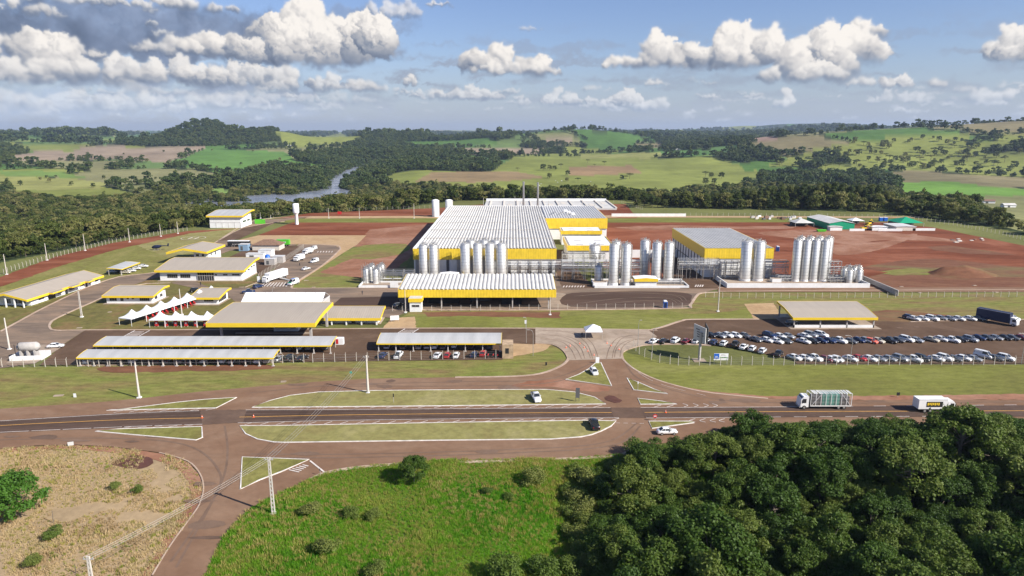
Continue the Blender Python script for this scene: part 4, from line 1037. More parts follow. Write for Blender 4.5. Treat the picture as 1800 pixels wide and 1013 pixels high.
# ------------------------------------------------------------------ buildings
GZ = .14
def prof_z(prof, y):
    ys = [p[0] for p in prof]; zs = [p[1] for p in prof]; return float(np.interp(y, ys, zs))
def band(mb, x0, x1, prof, t, h, mat, dz=0.0):
    """fascia board following the roof profile on a side face, between x0 and x1"""
    for (ya, za), (yb, zb) in zip(prof[:-1], prof[1:]):
        mb.hexa([(x0, ya, za - h + dz), (x1, ya, za - h + dz), (x1, yb, zb - h + dz), (x0, yb, zb - h + dz)],
                [(x0, ya, za + dz), (x1, ya, za + dz), (x1, yb, zb + dz), (x0, yb, zb + dz)], mat)
def roof_part(w0, w1, prof, mat, t=.12, rib=None, dz=.05):
    """roof sheet between x=w0..w1 following prof; rib=(pitch, rise) gives arched troughs"""
    mb = MB()
    if rib:
        n = max(2, int(round((w1 - w0) / rib[0]))); xs = []; zs = []
        for i in range(n):
            for k, zz in ((0, 0), (.10, .05), (.28, .8), (.52, 1), (.76, .8), (.94, .05)):
                xs.append(w0 + (i + k) * (w1 - w0) / n); zs.append(zz * rib[1])
        xs.append(w1); zs.append(0)
    else: xs = [w0, w1]; zs = [0, 0]
    nx = len(xs); V = []
    for y, z in prof:
        for x, q in zip(xs, zs): V.append((x, y, z + q + dz))
    F = [(j * nx + i, j * nx + i + 1, (j + 1) * nx + i + 1, (j + 1) * nx + i) for j in range(len(prof) - 1) for i in range(nx - 1)]
    mb.raw(V, F, mat)
    lo = len(prof)
    for (ya, za), (yb, zb) in zip(prof[:-1], prof[1:]):
        mb.face([(w0, ya, za), (w0, yb, zb), (w1, yb, zb), (w1, ya, za)], mat)
    return mb
def window(parent, x0, x1, z0, z1, side='f', y=0.0, x=0.0, panes=3, frame='grey'):
    """a window on the front (side f, at depth y) or on the right wall (side r, at x); x0..x1 runs along the wall"""
    a = MB(); g = MB(); e = .05
    def bx(m, u0, u1, w0, w1, d0, d1, mat):
        if side == 'f': m.box(u0, y - d1, w0, u1, y - d0, w1, mat)
        else: m.box(x + d0, u0, w0, x + d1, u1, w1, mat)
    bx(g, x0 + .05, x1 - .05, z0 + .05, z1 - .05, .01, .03, 'glass')
    for (u0, u1, w0, w1) in ((x0, x1, z0, z0 + .07), (x0, x1, z1 - .07, z1), (x0, x0 + .07, z0 + .07, z1 - .07), (x1 - .07, x1, z0 + .07, z1 - .07)): bx(a, u0, u1, w0, w1, .012, .06, frame)
    for i in range(1, panes): u = x0 + (x1 - x0) * i / panes; bx(a, u - .03, u + .03, z0 + .07, z1 - .07, .012, .055, frame)
    f = a.build('window', parent); g.build('pane', f); return f
def hall(name, label, cat, o, w, d, prof, rz=0.0, over=(.8, .4, .8, .8), fh=.8, wall='white', roof='ribgrey', fas='yellow', rib=None, group=None,
         win=(), winr=(), door=None, open_front=False, cols=(), wall_bot=0.0, sidefas=True, two=None, base=None):
    """over = overhang front, back, left, right"""
    t = thing(name, (o[0], o[1], GZ), rz, label, cat, group)
    fo, bo, lo, ro = over
    P = [(-fo, prof_z(prof, 0) - (prof_z(prof, .5) - prof_z(prof, 0)) * 2 * fo)] + [p for p in prof if 0 < p[0] < d] + [(d + bo, prof_z(prof, d))]
    roof_part(-lo, w + ro, P, roof, rib=rib).build('roof', t)
    fb = MB(); z0 = P[0][1]; z1 = P[-1][1]
    fb.box(-lo - .06, -fo - .1, z0 - fh, w + ro + .06, -fo, z0 + .1, fas)
    if not sidefas: fb.build('fascia', t); fb = MB()
    fb.box(-lo - .06, d + bo, z1 - fh, w + ro + .06, d + bo + .1, z1 + .1, fas)
    if sidefas:
        band(fb, -lo - .1, -lo, P, .1, fh, fas, .12); band(fb, w + ro, w + ro + .1, P, .1, fh, fas, .12)
    fb.build('fascia', t)
    if not cols:
        wb = MB(); Q = [(0, wall_bot)] + [(0, prof_z(prof, 0) - .08)] + [(y, z - .08) for y, z in prof if 0 < y < d] + [(d, prof_z(prof, d) - .08), (d, wall_bot)]
        wb.prism(Q, 'x', 0, w, wall)
        wb.build('wall', t)
        if base: b2 = MB(); b2.box(-.9, -1.2, -.1, w + .9, d + .6, .04, base); b2.build('plinth', t)
    else:
        for (x, y, s) in cols:
            cb = MB(); cb.box(x - s, y - s, -.15, x + s, y + s, prof_z(P, y) - .1, 'grey'); cb.build('column', t)
    for q in win: window(t, q[0], q[1], q[2], q[3], 'f', 0, panes=q[4] if len(q) > 4 else 3)
    for q in winr: window(t, q[0], q[1], q[2], q[3], 'r', x=w, panes=q[4] if len(q) > 4 else 2)
    if door:
        for q in door:
            db = MB(); db.box(q[0], -.07, .02, q[1], -.01, q[2], 'glass' if len(q) < 4 else q[3]); dd = db.build('door', t)
            hb = MB(); hb.box(q[1] - .25, -.13, 1.0, q[1] - .15, -.07, 1.3, 'steel_dull'); hb.build('handle', dd)
    return t

# long staff building at far left, seen from its porch end
o = G(55, 538); L1 = 40.3; rz1 = math.atan2(292.7 - 252.6, -180.9 + 183.6)
t = hall('staff_building', 'long white building with brown gable roof and columned porch at far left', 'building', o, L1, 15, [(0, 3.3), (7.5, 5.2), (15, 3.3)], rz1, (1.2, 1.0, 3.2, 1.0), .75,
         win=[(4, 7, 1, 2.2, 4), (14.5, 17, 1, 2.3, 3), (21, 24, .9, 2.3, 4), (27.5, 30, 1, 2.3, 3), (33, 34.5, 1, 2.2, 2), (37, 39, 1, 2.2, 2)], door=[(9, 13, 2.6), (18.5, 20, 2.4), (31, 32, 2.3)])
for k in range(5):
    cb = MB(); cb.box(-3.0, .4 + 3.5 * k, -.1, -2.6, .8 + 3.5 * k, 3.4, 'white'); cb.build('porch_column', t)
wb = MB(); wb.box(-.08, 2, .8, -.02, 6, 2.4, 'winblue'); wb.box(-.08, 8, .8, -.02, 10.5, 2.4, 'winblue'); wb.build('porch_window', t)
for a_, b_ in ((8, 15), (19, 25), (29, 33)):
    cb = MB(); cb.box(a_, -3.0, 2.55, b_, -1.35, 3.05, 'yellow'); cb.box(a_ + .2, -2.9, 3.05, b_ - .2, -1.4, 3.12, 'roofgrey'); cb.build('entrance_canopy', t)
t = hall('office_building', 'white single-storey office with brown roof behind the diagonal row of peaked tents', 'building', (-156.2, 255.2), 17.6, 10.5, [(0, 3.3), (7.6, 4.7), (10.5, 4.5)], 0, (1, 1.2, 1, 1.2), .7,
         win=[(1.2, 4, 1, 2.2, 3), (5.4, 6.6, .9, 2.3, 2), (7.8, 8.7, 1.6, 2.2, 1), (9.8, 10.7, 1.6, 2.2, 1), (12.8, 16.6, 1, 2.2, 5)], winr=[(2, 4, 1, 2.2), (6, 8, 1, 2.2)], base='concrete')
t = hall('office_building', 'small white office with brown roof between peaked tents and the wide gate canopy', 'building', (-122.1, 253.5), 9.4, 9.6, [(0, 3.0), (7, 4.2), (9.6, 4.1)], 0, (1, 1, 1, 1.2), .7,
         win=[(4.2, 7.8, 1.1, 2.3, 4)], winr=[(1, 8, .5, 2.6, 5)], base='concrete')
t = hall('office_building', 'large white office with glazed entrance and flat brown roof, left of the parked box trucks', 'building', (-156.1, 296.2), 36.3, 17.5, [(0, 5.0), (13, 7.0), (17.5, 7.1)], 0, (1.2, .8, 1.6, 1.6), .9,
         win=[(3.2, 7.8, 1.2, 2.9, 5), (9, 13.5, 1.2, 2.9, 5), (24.5, 25.3, 2.3, 3, 1), (28, 30, 2.3, 3, 2), (32, 35.3, 2.3, 3, 3)], winr=[(2.5, 5, 3.0, 3.7), (7, 9.5, 3.0, 3.7), (11, 13, 3.6, 4.3), (14, 16, 3.6, 4.3)], base='concrete')
eb = MB(); eb.box(16.8, -.35, .02, 24, -.02, 4.1, 'glass')
for i in range(8): eb.box(16.8 + i * 1.02, -.45, .02, 16.9 + i * 1.02, -.36, 4.1, 'grey')
eb.box(16.8, -.47, 2.2, 24, -.36, 2.35, 'grey'); eb.build('glazed_entrance', t)
t = hall('two_storey_building', 'two-storey white building with yellow-edged gable roof behind the large office', 'building', (-160.6, 339.5), 7.2, 15, [(0, 5.6), (7.5, 5.6), (15, 5.6)], 0, (.1, .1, .1, .1), .3, roof='ribgrey')
for ch in list(t.children):
    if ch.name.startswith(('roof', 'fascia')): bpy.data.objects.remove(ch)
PG = [(-11.5, 5.6), (-3.0, 7.7), (8.6, 5.9)]
mb = MB()
for (xa, za), (xb, zb) in zip(PG[:-1], PG[1:]): mb.hexa([(xa, -4.5, za), (xb, -4.5, zb), (xb, 18, zb), (xa, 18, za)], [(xa, -4.5, za + .15), (xb, -4.5, zb + .15), (xb, 18, zb + .15), (xa, 18, za + .15)], 'ribgrey')
mb.build('roof', t); fb = MB()
for y_ in (-4.6, 18):
    for (xa, za), (xb, zb) in zip(PG[:-1], PG[1:]): fb.hexa([(xa, y_, za - .8), (xb, y_, zb - .8), (xb, y_ + .1, zb - .8), (xa, y_ + .1, za - .8)], [(xa, y_, za + .25), (xb, y_, zb + .25), (xb, y_ + .1, zb + .25), (xa, y_ + .1, za + .25)], 'yellow')
for x_, z_ in ((-11.6, 5.6), (8.6, 5.9)): fb.box(x_, -4.6, z_ - .8, x_ + .1, 18, z_ + .25, 'yellow')
fb.build('fascia', t); window(t, 1, 2.6, 3.0, 4.2, 'f', 0, panes=1); window(t, 4, 5.2, 3.0, 4.2, 'f', 0, panes=1); window(t, 3, 4.2, 3, 4.2, 'r', x=7.2, panes=1); window(t, 8, 9.2, 2.4, 4.2, 'r', x=7.2, panes=1)
t = hall('machine_building', 'tall windowless white building with yellow roof edge at the back left corner', 'building', (-206.5, 464.5), 21, 20, [(0, 8.6), (15, 10.4), (20, 10.3)], 0, (1.2, 1.2, 1.6, 2.2), 1.0, roof='riblight', winr=[(4, 10, 3.2, 4.4, 4), (12, 17, 3.2, 4.4, 4)])
mb = MB()
for i in range(6): mb.box(-.1 + i * 4.2, -.12, 0, .05 + i * 4.2, -.02, 3.7, 'grey')
mb.box(-.1, -.12, 3.6, 21, -.02, 3.75, 'grey'); mb.build('pilaster', t)
# wide gate canopy
ww = 33.6
pr = [(0, 6.1), (5, 6.75), (11, 7.15), (18, 7.3), (21.5, 7.25)]
t = hall('gate_canopy', 'huge open drive-through canopy with grey roof and yellow edge at the truck gate', 'canopy', (-95.6, 206.2), ww, 21.5, pr, 0, (.3, .3, .3, .3), 1.25, cols=[(2.6, 3.6, .35), (ww - 2.4, 3.6, .35), (2.6, 17.5, .35), (ww - 1.0, 17.5, .35)])
mb = MB()
for x in np.arange(0.5, ww, 2.0): mb.box(x, .1, 5.2, x + .12, 21.3, 5.35, 'steel_dull')
for y in (3.6, 10, 17.5): mb.box(.2, y - .1, 5.4, ww - .2, y + .1, 5.7, 'steel_dull')
mb.build('truss', t)
mb = MB(); mb.box(5, 8.0, .0, 30, 9.2, .35, 'concrete'); mb.build('island_kerb', t)
t2 = thing('gate_booth', (-79, 217.5, GZ), 0, 'pale inspection booth in the shade of the truck gate canopy', 'booth')
mb = MB(); mb.box(0, 0, 0, 8, 3, 2.7, 'white'); mb.build('wall', t2); mb = MB(); mb.box(.6, -.05, 1.1, 7.4, -.01, 2.1, 'glass'); mb.build('window', t2); mb = MB(); mb.box(-.4, -.6, 2.7, 8.4, 3.4, 2.9, 'grey'); mb.build('roof', t2)
t = hall('gatehouse_office', 'low white gatehouse office with pillared verandah right of the gate canopy', 'building', (-65, 227.6), 18.8, 6.6, [(0, 3.0), (5, 4.2), (6.6, 4.1)], 0, (2.6, .8, 1, 1.2), .85,
         win=[(1.6, 4.2, 1, 2, 3), (6.4, 7.4, 1.4, 2.1, 1), (12.6, 13.4, 1.3, 2, 1), (14, 14.8, 1.3, 2, 1), (16, 18, 1.2, 2, 2)], door=[(9.4, 10.8, 2.2)], base='concrete')
for x in (3, 8, 13.2, 18.4): mb = MB(); mb.box(x, -2.4, -.1, x + .4, -2.0, 2.4, 'white'); mb.build('verandah_pillar', t)
# open canopy in front of the main hall
pr = [(0, 7.2), (20.8, 8.7)]
t = hall('loading_canopy', 'open loading canopy with ribbed white roof and deep yellow front, before the main hall', 'canopy', (-42.3, 247.2), 58.6, 20.9, pr, 0, (.05, .05, .05, .05), 2.9, roof='roofwhite', fas='ribyellow', rib=(1.55, .34), cols=[(2.6, .9, .2), (15.9, .9, .2), (29.2, .9, .2), (42.5, .9, .2), (56, .9, .2), (2.6, 20, .2), (15.9, 20, .2), (29.2, 20, .2), (42.5, 20, .2), (56, 20, .2)])
mb = MB(); mb.box(10, 8, 0, 22, 14, 2.6, 'dark'); mb.box(26, 12, 0, 34, 17, 3.2, 'darkgrey'); mb.box(38, 7, 0, 46, 13, 2.4, 'dark'); mb.build('loading_equipment', t)
mb = MB(); mb.box(2, 20.3, 0, 56.5, 20.5, 4.6, 'darkgrey'); mb.build('rear_screen', t)
t = thing('guard_booth', (-37.6, 242.8, GZ), 0, 'small square guard booth with yellow top in front of the loading canopy', 'booth')
mb = MB(); mb.box(0, 0, -.2, 4.3, 3.6, 3.6, 'white'); mb.build('wall', t); mb = MB(); mb.box(-.35, -.35, 3.6, 4.65, 3.95, 5.0, 'yellow'); mb.box(-.2, -.2, 5.0, 4.5, 3.8, 5.08, 'roofwhite'); mb.build('roof', t); window(t, .8, 3.6, 1.7, 2.6, 'f', 0, panes=2)

# main hall with ribbed roof
HX0, HX1, HY, HD = -45.0, 20.2, 305.9, 175.3
t = thing('factory_hall', (0, 0, GZ), 0, 'vast main factory hall with long ribbed white roof and yellow fascia', 'factory')
xs = []; zs = []; n = 46
mb = MB()
n = 42
def hall_roof(mb, xa, xb, ya, yb, z0, z1, n, rise, mat, cuts=6):
    xs = []; zs = []
    for i in range(n):
        for k, zz in ((0, 0), (.12, .05), (.30, .8), (.54, 1), (.78, .8), (.94, .05)): xs.append(xa + (i + k) * (xb - xa) / n); zs.append(zz * rise)
    xs.append(xb); zs.append(0); ys = np.linspace(ya, yb, cuts + 1); V = []
    for j, y in enumerate(ys):
        for x, q in zip(xs, zs): V.append((x, y, z0 + (z1 - z0) * j / cuts + q))
    nx = len(xs); F = [(j * nx + i, j * nx + i + 1, (j + 1) * nx + i + 1, (j + 1) * nx + i) for j in range(cuts) for i in range(nx - 1)]
    mb.raw(V, F, mat)
hall_roof(mb, HX0 + 1.6, HX1 - .5, HY, HY + HD, 12.55, 12.9, n, .52, 'roofwhite')
mb.build('roof', t)
mb = MB(); mb.box(HX0, HY, 12.0, HX0 + 1.4, HY + HD, 12.95, 'white'); mb.box(HX1 - .5, HY, 12.0, HX1, HY + HD * .62, 12.85, 'roofgrey')
for j in range(1, 6): mb.box(HX0 + 1.4, HY + HD * j / 6 - .12, 12.6, HX1 - .5, HY + HD * j / 6 + .12, 13.14, 'roofgrey')
mb.box(HX0, HY + HD, 12, 52, HY + HD + .3, 13.5, 'white'); mb.build('gutter', t)
mb = MB(); mb.box(HX0, HY - .25, 7.7, HX1, HY - .02, 12.7, 'ribyellow'); mb.box(HX0 - .02, HY, 7.7, HX0 + .1, HY + HD, 12.0, 'ribyellow_y'); mb.box(HX1 - .1, HY, 7.7, HX1 + .02, 414, 12.0, 'ribyellow_y'); mb.build('fascia', t)
mb = MB(); mb.box(HX0 + .3, HY + .3, -.1, HX1 - .3, HY + HD, 12.4, 'white'); mb.build('wall', t)
mb = MB()
hall_roof(mb, 20.3, 58.0, 414.8, HY + HD, 12.55, 12.9, 24, .45, 'rooflight', 2)
mb.build('wing_roof', t)
mb = MB(); mb.box(16.3, 414.4, 6.6, 58.2, 414.75, 12.9, 'ribyellow'); mb.box(58.0, 414.75, 6.6, 58.2, HY + HD, 12.9, 'ribyellow_y'); mb.build('wing_fascia', t)
mb = MB(); mb.box(19.9, 415.0, -.1, 57.9, HY + HD - .1, 12.4, 'white'); mb.build('wing_wall', t)
for x, y in ((34, 448), (35.5, 440), (37.5, 431)): mb = MB(); mb.box(x, y, 12.9, x + 2.4, y + 3, 14.2, 'white'); mb.build('roof_unit', t)
for k in range(9): mb = MB(); mb.box(24 + k * 1.7, 430 + (k % 3) * 6, 12.9, 24.6 + k * 1.7, 431.5 + (k % 3) * 6, 13.9, 'steel_dull'); mb.build('roof_vent', t)
mb = MB()
for i in range(14): mb.box(-44 + i * 4.7, 305.85, 0, -42.8 + i * 4.7, 306.25, 7.6, 'darkgrey' if i % 2 else 'grey')
mb.build('loading_bay', t)
def annex(label, x0, y0, x1, y1, h, fh, cols=True):
    t = thing('annex', (0, 0, GZ), 0, label, 'building')
    mb = MB(); mb.box(x0 + .3, y0 + .3, h - .3, x1 - .3, y1 - .3, h - .05, 'whitep'); mb.box(x0 + .8, y0 + .6, h - .05, x0 + 1.6, y1 - .6, h + .1, 'roofgrey')
    for k in range(4): mb.box(x0 + 5 + (k % 2) * (x1 - x0) * .45, y0 + 4 + (k // 2) * (y1 - y0) * .4, h - .04, x0 + 8.5 + (k % 2) * (x1 - x0) * .45, y0 + 4.8 + (k // 2) * (y1 - y0) * .4, h + .12, 'roofgrey')
    mb.build('roof', t)
    mb = MB(); mb.box(x0, y0 - .02, h - fh, x1, y0 + .28, h + .25, 'ribyellow'); mb.box(x0, y0 + .28, h - fh, x0 + .28, y1, h + .25, 'ribyellow_y'); mb.box(x1 - .28, y0 + .28, h - fh, x1, y1, h + .25, 'ribyellow_y'); mb.box(x0 + .28, y1 - .28, h - fh, x1 - .28, y1, h + .25, 'white'); mb.build('fascia', t)
    mb = MB(); mb.box(x0 + .6, y0 + .6, -.1, x1 - .6, y1 - .6, h - .3, 'white'); mb.build('wall', t)
annex('lower yellow-edged annex with white roof in front of the hall wing', 28.0, 341.5, 51.5, 373, 8.0, 2.4)
annex('rear yellow-edged annex with white roof tucked against the hall wing', 28.4, 393.8, 52.4, 408.3, 8.0, 1.9)
# second factory hall at right
t = hall('factory_hall', 'second factory hall at right with pale ribbed roof and deep yellow sides', 'factory', (87.0, 303.4), 30.6, 63, [(0, 13.2), (63, 13.4)], 0, (.2, .2, .2, .2), 4.6, roof='roofwhite', fas='ribyellow', rib=(1.45, .3), sidefas=False)
mb = MB(); mb.box(-.4, -.1, 8.6, -.2, 63.2, 13.5, 'ribyellow_y'); mb.box(30.8, -.1, 8.6, 31.0, 63.2, 13.5, 'ribyellow_y'); mb.build('side_fascia', t)
mb = MB()
for i in range(12): mb.box(-.25, i * 5.4 + .5, -.1, -.02, i * 5.4 + 1.1, 8.6, 'darkgrey')
mb.box(-.22, .6, 4.0, -.02, 62, 4.3, 'darkgrey'); mb.build('frame_post', t)
# flat-roofed treatment building behind the halls
t = thing('treatment_basin', (0, 0, GZ), 0, 'low white walled basins with pale decks behind the main hall', 'basin')
mb = MB(); mb.box(-24, 574, 0, 88, 640, 1.2, 'roofwhite')
for i in range(9): mb.box(-20 + i * 12, 576, 1.2, -19 + i * 12, 638, 2.0, 'tan'); mb.box(-16 + i * 12, 580 + (i % 3) * 15, 1.2, -12 + i * 12, 596 + (i % 3) * 15, 1.35, 'tan')
mb.box(-24, 640, 0, 88, 641.5, 3.0, 'whitep'); mb.box(87, 574.5, 1.2, 88.5, 639, 2.0, 'tan')
mb.build('basin_wall', t)
for lab, a, b in (('long low white wall along the grass behind the right yard', (77.3, 529), (135, 529)), ('short white wall between annex and silos', (52, 353), (90, 353))):
    t = thing('boundary_wall', (0, 0, GZ), 0, lab, 'wall'); mb = MB(); h_ = 2.2 if a[1] > 400 else 4.0; mb.box(a[0], a[1], -.1, b[0], b[1] + .4, h_, 'white'); mb.build('panel', t)
for lab, x, y, h in (('left one of two thin steel chimneys behind the hall', 9.4, 560, 24), ('right one of two thin steel chimneys behind the hall', 20.7, 550, 24)):
    t = thing('chimney', (x, y, GZ), 0, lab, 'chimney'); mb = MB(); mb.tube((0, 0, 0), (0, 0, h), .9, 'steel', .8, 12); mb.build('stack', t); mb = MB(); mb.tube((0, 0, h), (0, 0, h + .5), .95, 'steel_dull', .95, 12); mb.build('cap', t)
# white tanks behind the hall
for lab, px in (('left of two squat white tanks behind the hall', 775), ('right of two squat white tanks behind the hall', 797)):
    x, y = G(px, 371); t = thing('storage_tank', (x, y - 40, GZ), 0, lab, 'tank', 'white tanks behind the hall'); mb = MB(); mb.lathe(0, 0, [(2.7, 0), (2.7, 12.6), (2.0, 13.1), (.2, 13.4)], 'white', 24); mb.build('shell', t)
    mb = MB(); mb.tube((2.9, 0, 0), (2.9, 0, 12.8), .25, 'grey', n=6); mb.build('ladder', t)
x, y = G(522, 395); t = thing('water_tower', (x, y, GZ), 0, 'white concrete water tower shaped like a goblet on red earth', 'water tower')
mb = MB(); mb.lathe(0, 0, [(1.25, 0), (1.1, 7.0), (2.1, 8.4)], 'white', 20); mb.build('stem', t); mb = MB(); mb.lathe(0, 0, [(2.1, 8.4), (2.15, 14.6), (1.2, 14.9)], 'white', 20); mb.build('tank', t)

# ------------------------------------------------------------------ silos and pipework
def make_silo(r, h, skirt=1.2, rail=True):
    t = thing('silo', (0, 0, 0)); mb = MB()
    mb.lathe(0, 0, [(r + .12, 0), (r + .12, skirt)], 'white', 24); mb.build('base_ring', t)
    mb = MB(); mb.lathe(0, 0, [(r, skirt), (r, h - .3), (r * .75, h + .35), (r * .2, h + .6)], 'tank', 28); mb.build('shell', t)
    if rail:
        mb = MB()
        for i in range(12):
            a = i * math.pi / 6; b = a + math.pi / 6; p = (r * .95 * math.cos(a), r * .95 * math.sin(a)); q = (r * .95 * math.cos(b), r * .95 * math.sin(b))
            mb.tube((*p, h - .3), (*p, h + 1.1), .04, 'steel_dull', n=4); mb.tube((*p, h + 1.1), (*q, h + 1.1), .05, 'steel_dull', n=4); mb.tube((*p, h + .55), (*q, h + .55), .03, 'steel_dull', n=4)
        mb.build('guard_rail', t)
        mb = MB(); mb.box(-.5, -.3, h + .4, .3, .4, h + 1.3, 'steel_dull'); mb.tube((.4, .1, h + .4), (.4, .1, h + 1.9), .12, 'steel', n=6); mb.build('top_valve', t)
    mb = MB(); mb.tube((r + .3, -.3, .2), (r + .3, -.3, h), .13, 'steel', n=6); mb.tube((r + .3, -.3, h), (r * .4, 0, h + .9), .13, 'steel', n=6); mb.tube((r + .6, .2, .2), (r + .6, .2, h - .2), .08, 'steel_dull', n=6); mb.build('riser_pipe', t)
    mb = MB()
    for s in (-.22, .22): mb.tube((s - r * .8, -r * .75, 1), (s - r * .8, -r * .75, h), .04, 'steel_dull', n=4)
    for k in range(int(h / .6)): mb.box(-.22 - r * .8, -r * .75 - .03, 1.2 + k * .6, .22 - r * .8, -r * .75 + .03, 1.25 + k * .6, 'steel_dull')
    mb.build('ladder', t)
    return t
silo_kits = {}
def silo(px, py, r, h, label, group, skirt=1.2, xy=None):
    key = (round(r, 2), round(h, 1), skirt)
    if key not in silo_kits: silo_kits[key] = make_silo(r, h, skirt); t = silo_kits[key]
    else: t = copy_tree(silo_kits[key])
    x, y = xy or G(px, py); t.location = (x, y, GZ); tag(t, label, 'silo', group)
    t.name = 'silo'; return t
ordn = ['first', 'second', 'third', 'fourth', 'fifth', 'sixth', 'seventh', 'eighth', 'ninth', 'tenth', 'eleventh', 'twelfth', 'thirteenth', 'fourteenth', 'fifteenth', 'sixteenth', 'seventeenth', 'eighteenth', 'nineteenth', 'twentieth', 'twenty-first', 'twenty-second', 'twenty-third', 'twenty-fourth', 'twenty-fifth', 'twenty-sixth', 'twenty-seventh', 'twenty-eighth', 'twenty-ninth', 'thirtieth']
for i, px in enumerate((745.5, 763)): silo(px, 490, 1.95, 15.0, ('left' if i == 0 else 'right') + ' one of two steel silos by the left corner of the main hall', 'silos at the main hall')
for i, px in enumerate((818.5, 840, 861, 881)): silo(px, 491, 2.2, 15.8, ordn[i] + ' from the left of four steel silos in front of the main hall', 'silos at the main hall')
for i, px in enumerate((828, 851, 871)): silo(px, 484, 2.0, 15.8, ordn[i] + ' from the left of the silos hidden behind the four front silos', 'silos at the main hall')
for i, px in enumerate((1077, 1098.5)): silo(px, 503.5, 1.95, 17.9, ('left' if i == 0 else 'right') + ' one of two tall silos behind the low white bund', 'silos of the middle yard', 1.6)
for i, (px, py) in enumerate(((1131, 489), (1152, 494), (1173, 494))): silo(px, py, 2.0, 16.8, ordn[i] + ' from the left of three silos behind the yellow-topped pump house', 'silos of the middle yard')
silo(1081, 490, 1.9, 16.5, 'steel silo standing just behind the two tall bund silos', 'silos of the middle yard')
silo(1051, 500, 1.6, 7.8, 'short steel silo at the left end of the middle yard', 'silos of the middle yard')
silo(1044, 470, 2.6, 10.5, 'wide silo with domed top under the annex front', 'silos of the middle yard')
for i, px in enumerate((1308, 1330)): silo(px, 496, 2.35, 17.6, ('left' if i == 0 else 'right') + ' one of two tall silos in front of the second factory hall', 'silos of the right yard', 1.5)
for i, px in enumerate((1396, 1412, 1427.5, 1444)): silo(px, 497, 1.75, 18.4, ordn[i] + ' from the left of four slim silos at the right edge of the plant', 'silos of the right yard', 1.4)
for i, px in enumerate((1402, 1418, 1434, 1450)): silo(px, 490, 1.7, 18.2, ordn[i] + ' from the left of the rear row behind the four slim silos', 'silos of the right yard', 1.4)
for i, (px, py) in enumerate(((644, 499), (651, 495), (661, 499.5), (667, 495), (655, 492), (672, 491))): silo(px, py, 1.25, 6.2, ordn[i] + ' of the small tanks with pipe cages left of the loading canopy', 'small tanks at the left yard', .5)
for i, (px, py) in enumerate(((1482, 497), (1491, 500), (1499, 495.5), (1508, 499.5), (1490, 494), (1507, 494))): silo(px, py, 1.35, 5.8, ordn[i] + ' of the small tanks at the right end of the white bund', 'small tanks at the right yard', .5)
def pipe_rack(label, x0, x1, y, z0, z1, npipe=6, deep=3.0, seed=0, bay=4.5, legs=True):
    r = random.Random(seed); t = thing('pipe_rack', ((x0 + x1) / 2, y, GZ), 0, label, 'pipe rack'); L = (x1 - x0) / 2; mb = MB(); n = max(2, int(2 * L / bay))
    for i in range(n + 1):
        x = -L + 2 * L * i / n
        for yy in (0, deep): mb.tube((x, yy, 0 if legs or i in (0, n) else z0), (x, yy, z1), .12, 'steel_dull', n=5)
        for z in (z0, (z0 + z1) / 2, z1): mb.tube((x, 0, z), (x, deep, z), .08, 'steel_dull', n=4)
    for z in (z0, (z0 + z1) / 2, z1):
        for yy in (0, deep): mb.tube((-L, yy, z), (L, yy, z), .09, 'steel_dull', n=4)
    for i in range(n):
        a = -L + 2 * L * i / n; b = -L + 2 * L * (i + 1) / n; mb.tube((a, 0, z0), (b, 0, z1), .05, 'steel_dull', n=4)
    mb.build('frame', t)
    for k in range(npipe):
        mb = MB(); z = z0 + (z1 - z0) * (k + .5) / npipe; yy = r.uniform(-.1, deep); rad = r.uniform(.09, .2)
        mb.tube((-L, yy, z), (L, yy, z), rad, 'steel' if r.random() < .7 else 'white', n=7)
        for q in range(2): x = r.uniform(-L, L); mb.tube((x, yy, z), (x, yy, 0.1 if r.random() < .6 else z0), rad * .7, 'steel', n=6)
        mb.build('pipe', t)
    return t
pipe_rack('pipe rack leading from the small left tanks toward the main hall', -57, -43, 293.5, 1.2, 5.2, 7, 2.5, 1)
pipe_rack('pipe rack along the front of the main hall', -2, 28, 300.5, 3.5, 8.2, 9, 3, 2)
pipe_rack('pipe rack between main hall and the middle silos', 22, 57, 296, 4.0, 9.0, 9, 3, 3)
pipe_rack('raised platform pipework below the yellow-edged annex', 24, 44, 318, 5, 8.5, 6, 5, 4)
pipe_rack('pipe bridge crossing the lane beside the second factory hall', 74, 92, 297, 5.0, 9.5, 8, 3, 5, legs=False)
pipe_rack('pipe rack in front of the second factory hall', 92, 101, 297, 1.5, 8.5, 8, 3, 6, 3)
pipe_rack('pipe rack between the tall pair and the four slim silos', 111, 123, 298, 3.0, 8.5, 8, 3, 7)
pipe_rack('pipe rack right of the four slim silos', 139, 146, 297, 1.0, 8.5, 8, 3, 8, 2.5)
pipe_rack('pipe rack between the two groups of middle silos', 50, 60, 299, 2.5, 8.0, 6, 3, 9)
pipe_rack('low pipework at the foot of the three middle silos', 60, 74, 287.5, .4, 1.8, 6, 2, 10, 2)
pipe_rack('low pipework left of the four slim silos', 116, 122, 291, .5, 3.2, 6, 3, 11, 1.5)
pipe_rack('low pipework right of the four slim silos', 138, 144, 289, .5, 3.0, 6, 3, 12, 1.5)
def cage(x, y, label, seed):
    r = random.Random(seed); t = thing('pipe_cage', (x, y, GZ), 0, label, 'pipework'); mb = MB()
    for k in range(34):
        a = (r.uniform(0, 8), r.uniform(0, 4), r.uniform(4.5, 8.6)); b = [a[0], a[1], a[2]]; b[r.randrange(3)] += r.uniform(-3, 3); mb.tube(a, b, .06, 'steel', n=4)
    for i in range(5):
        for j in range(2): mb.tube((i * 2, j * 4, 0), (i * 2, j * 4, 8.2), .08, 'steel_dull', n=4)
    mb.build('pipe', t)
cage(-65, 289, 'tangle of steel pipes above the small left tanks', 1)
cage(30, 302, 'tangle of steel pipes in front of the wide domed silo', 2)
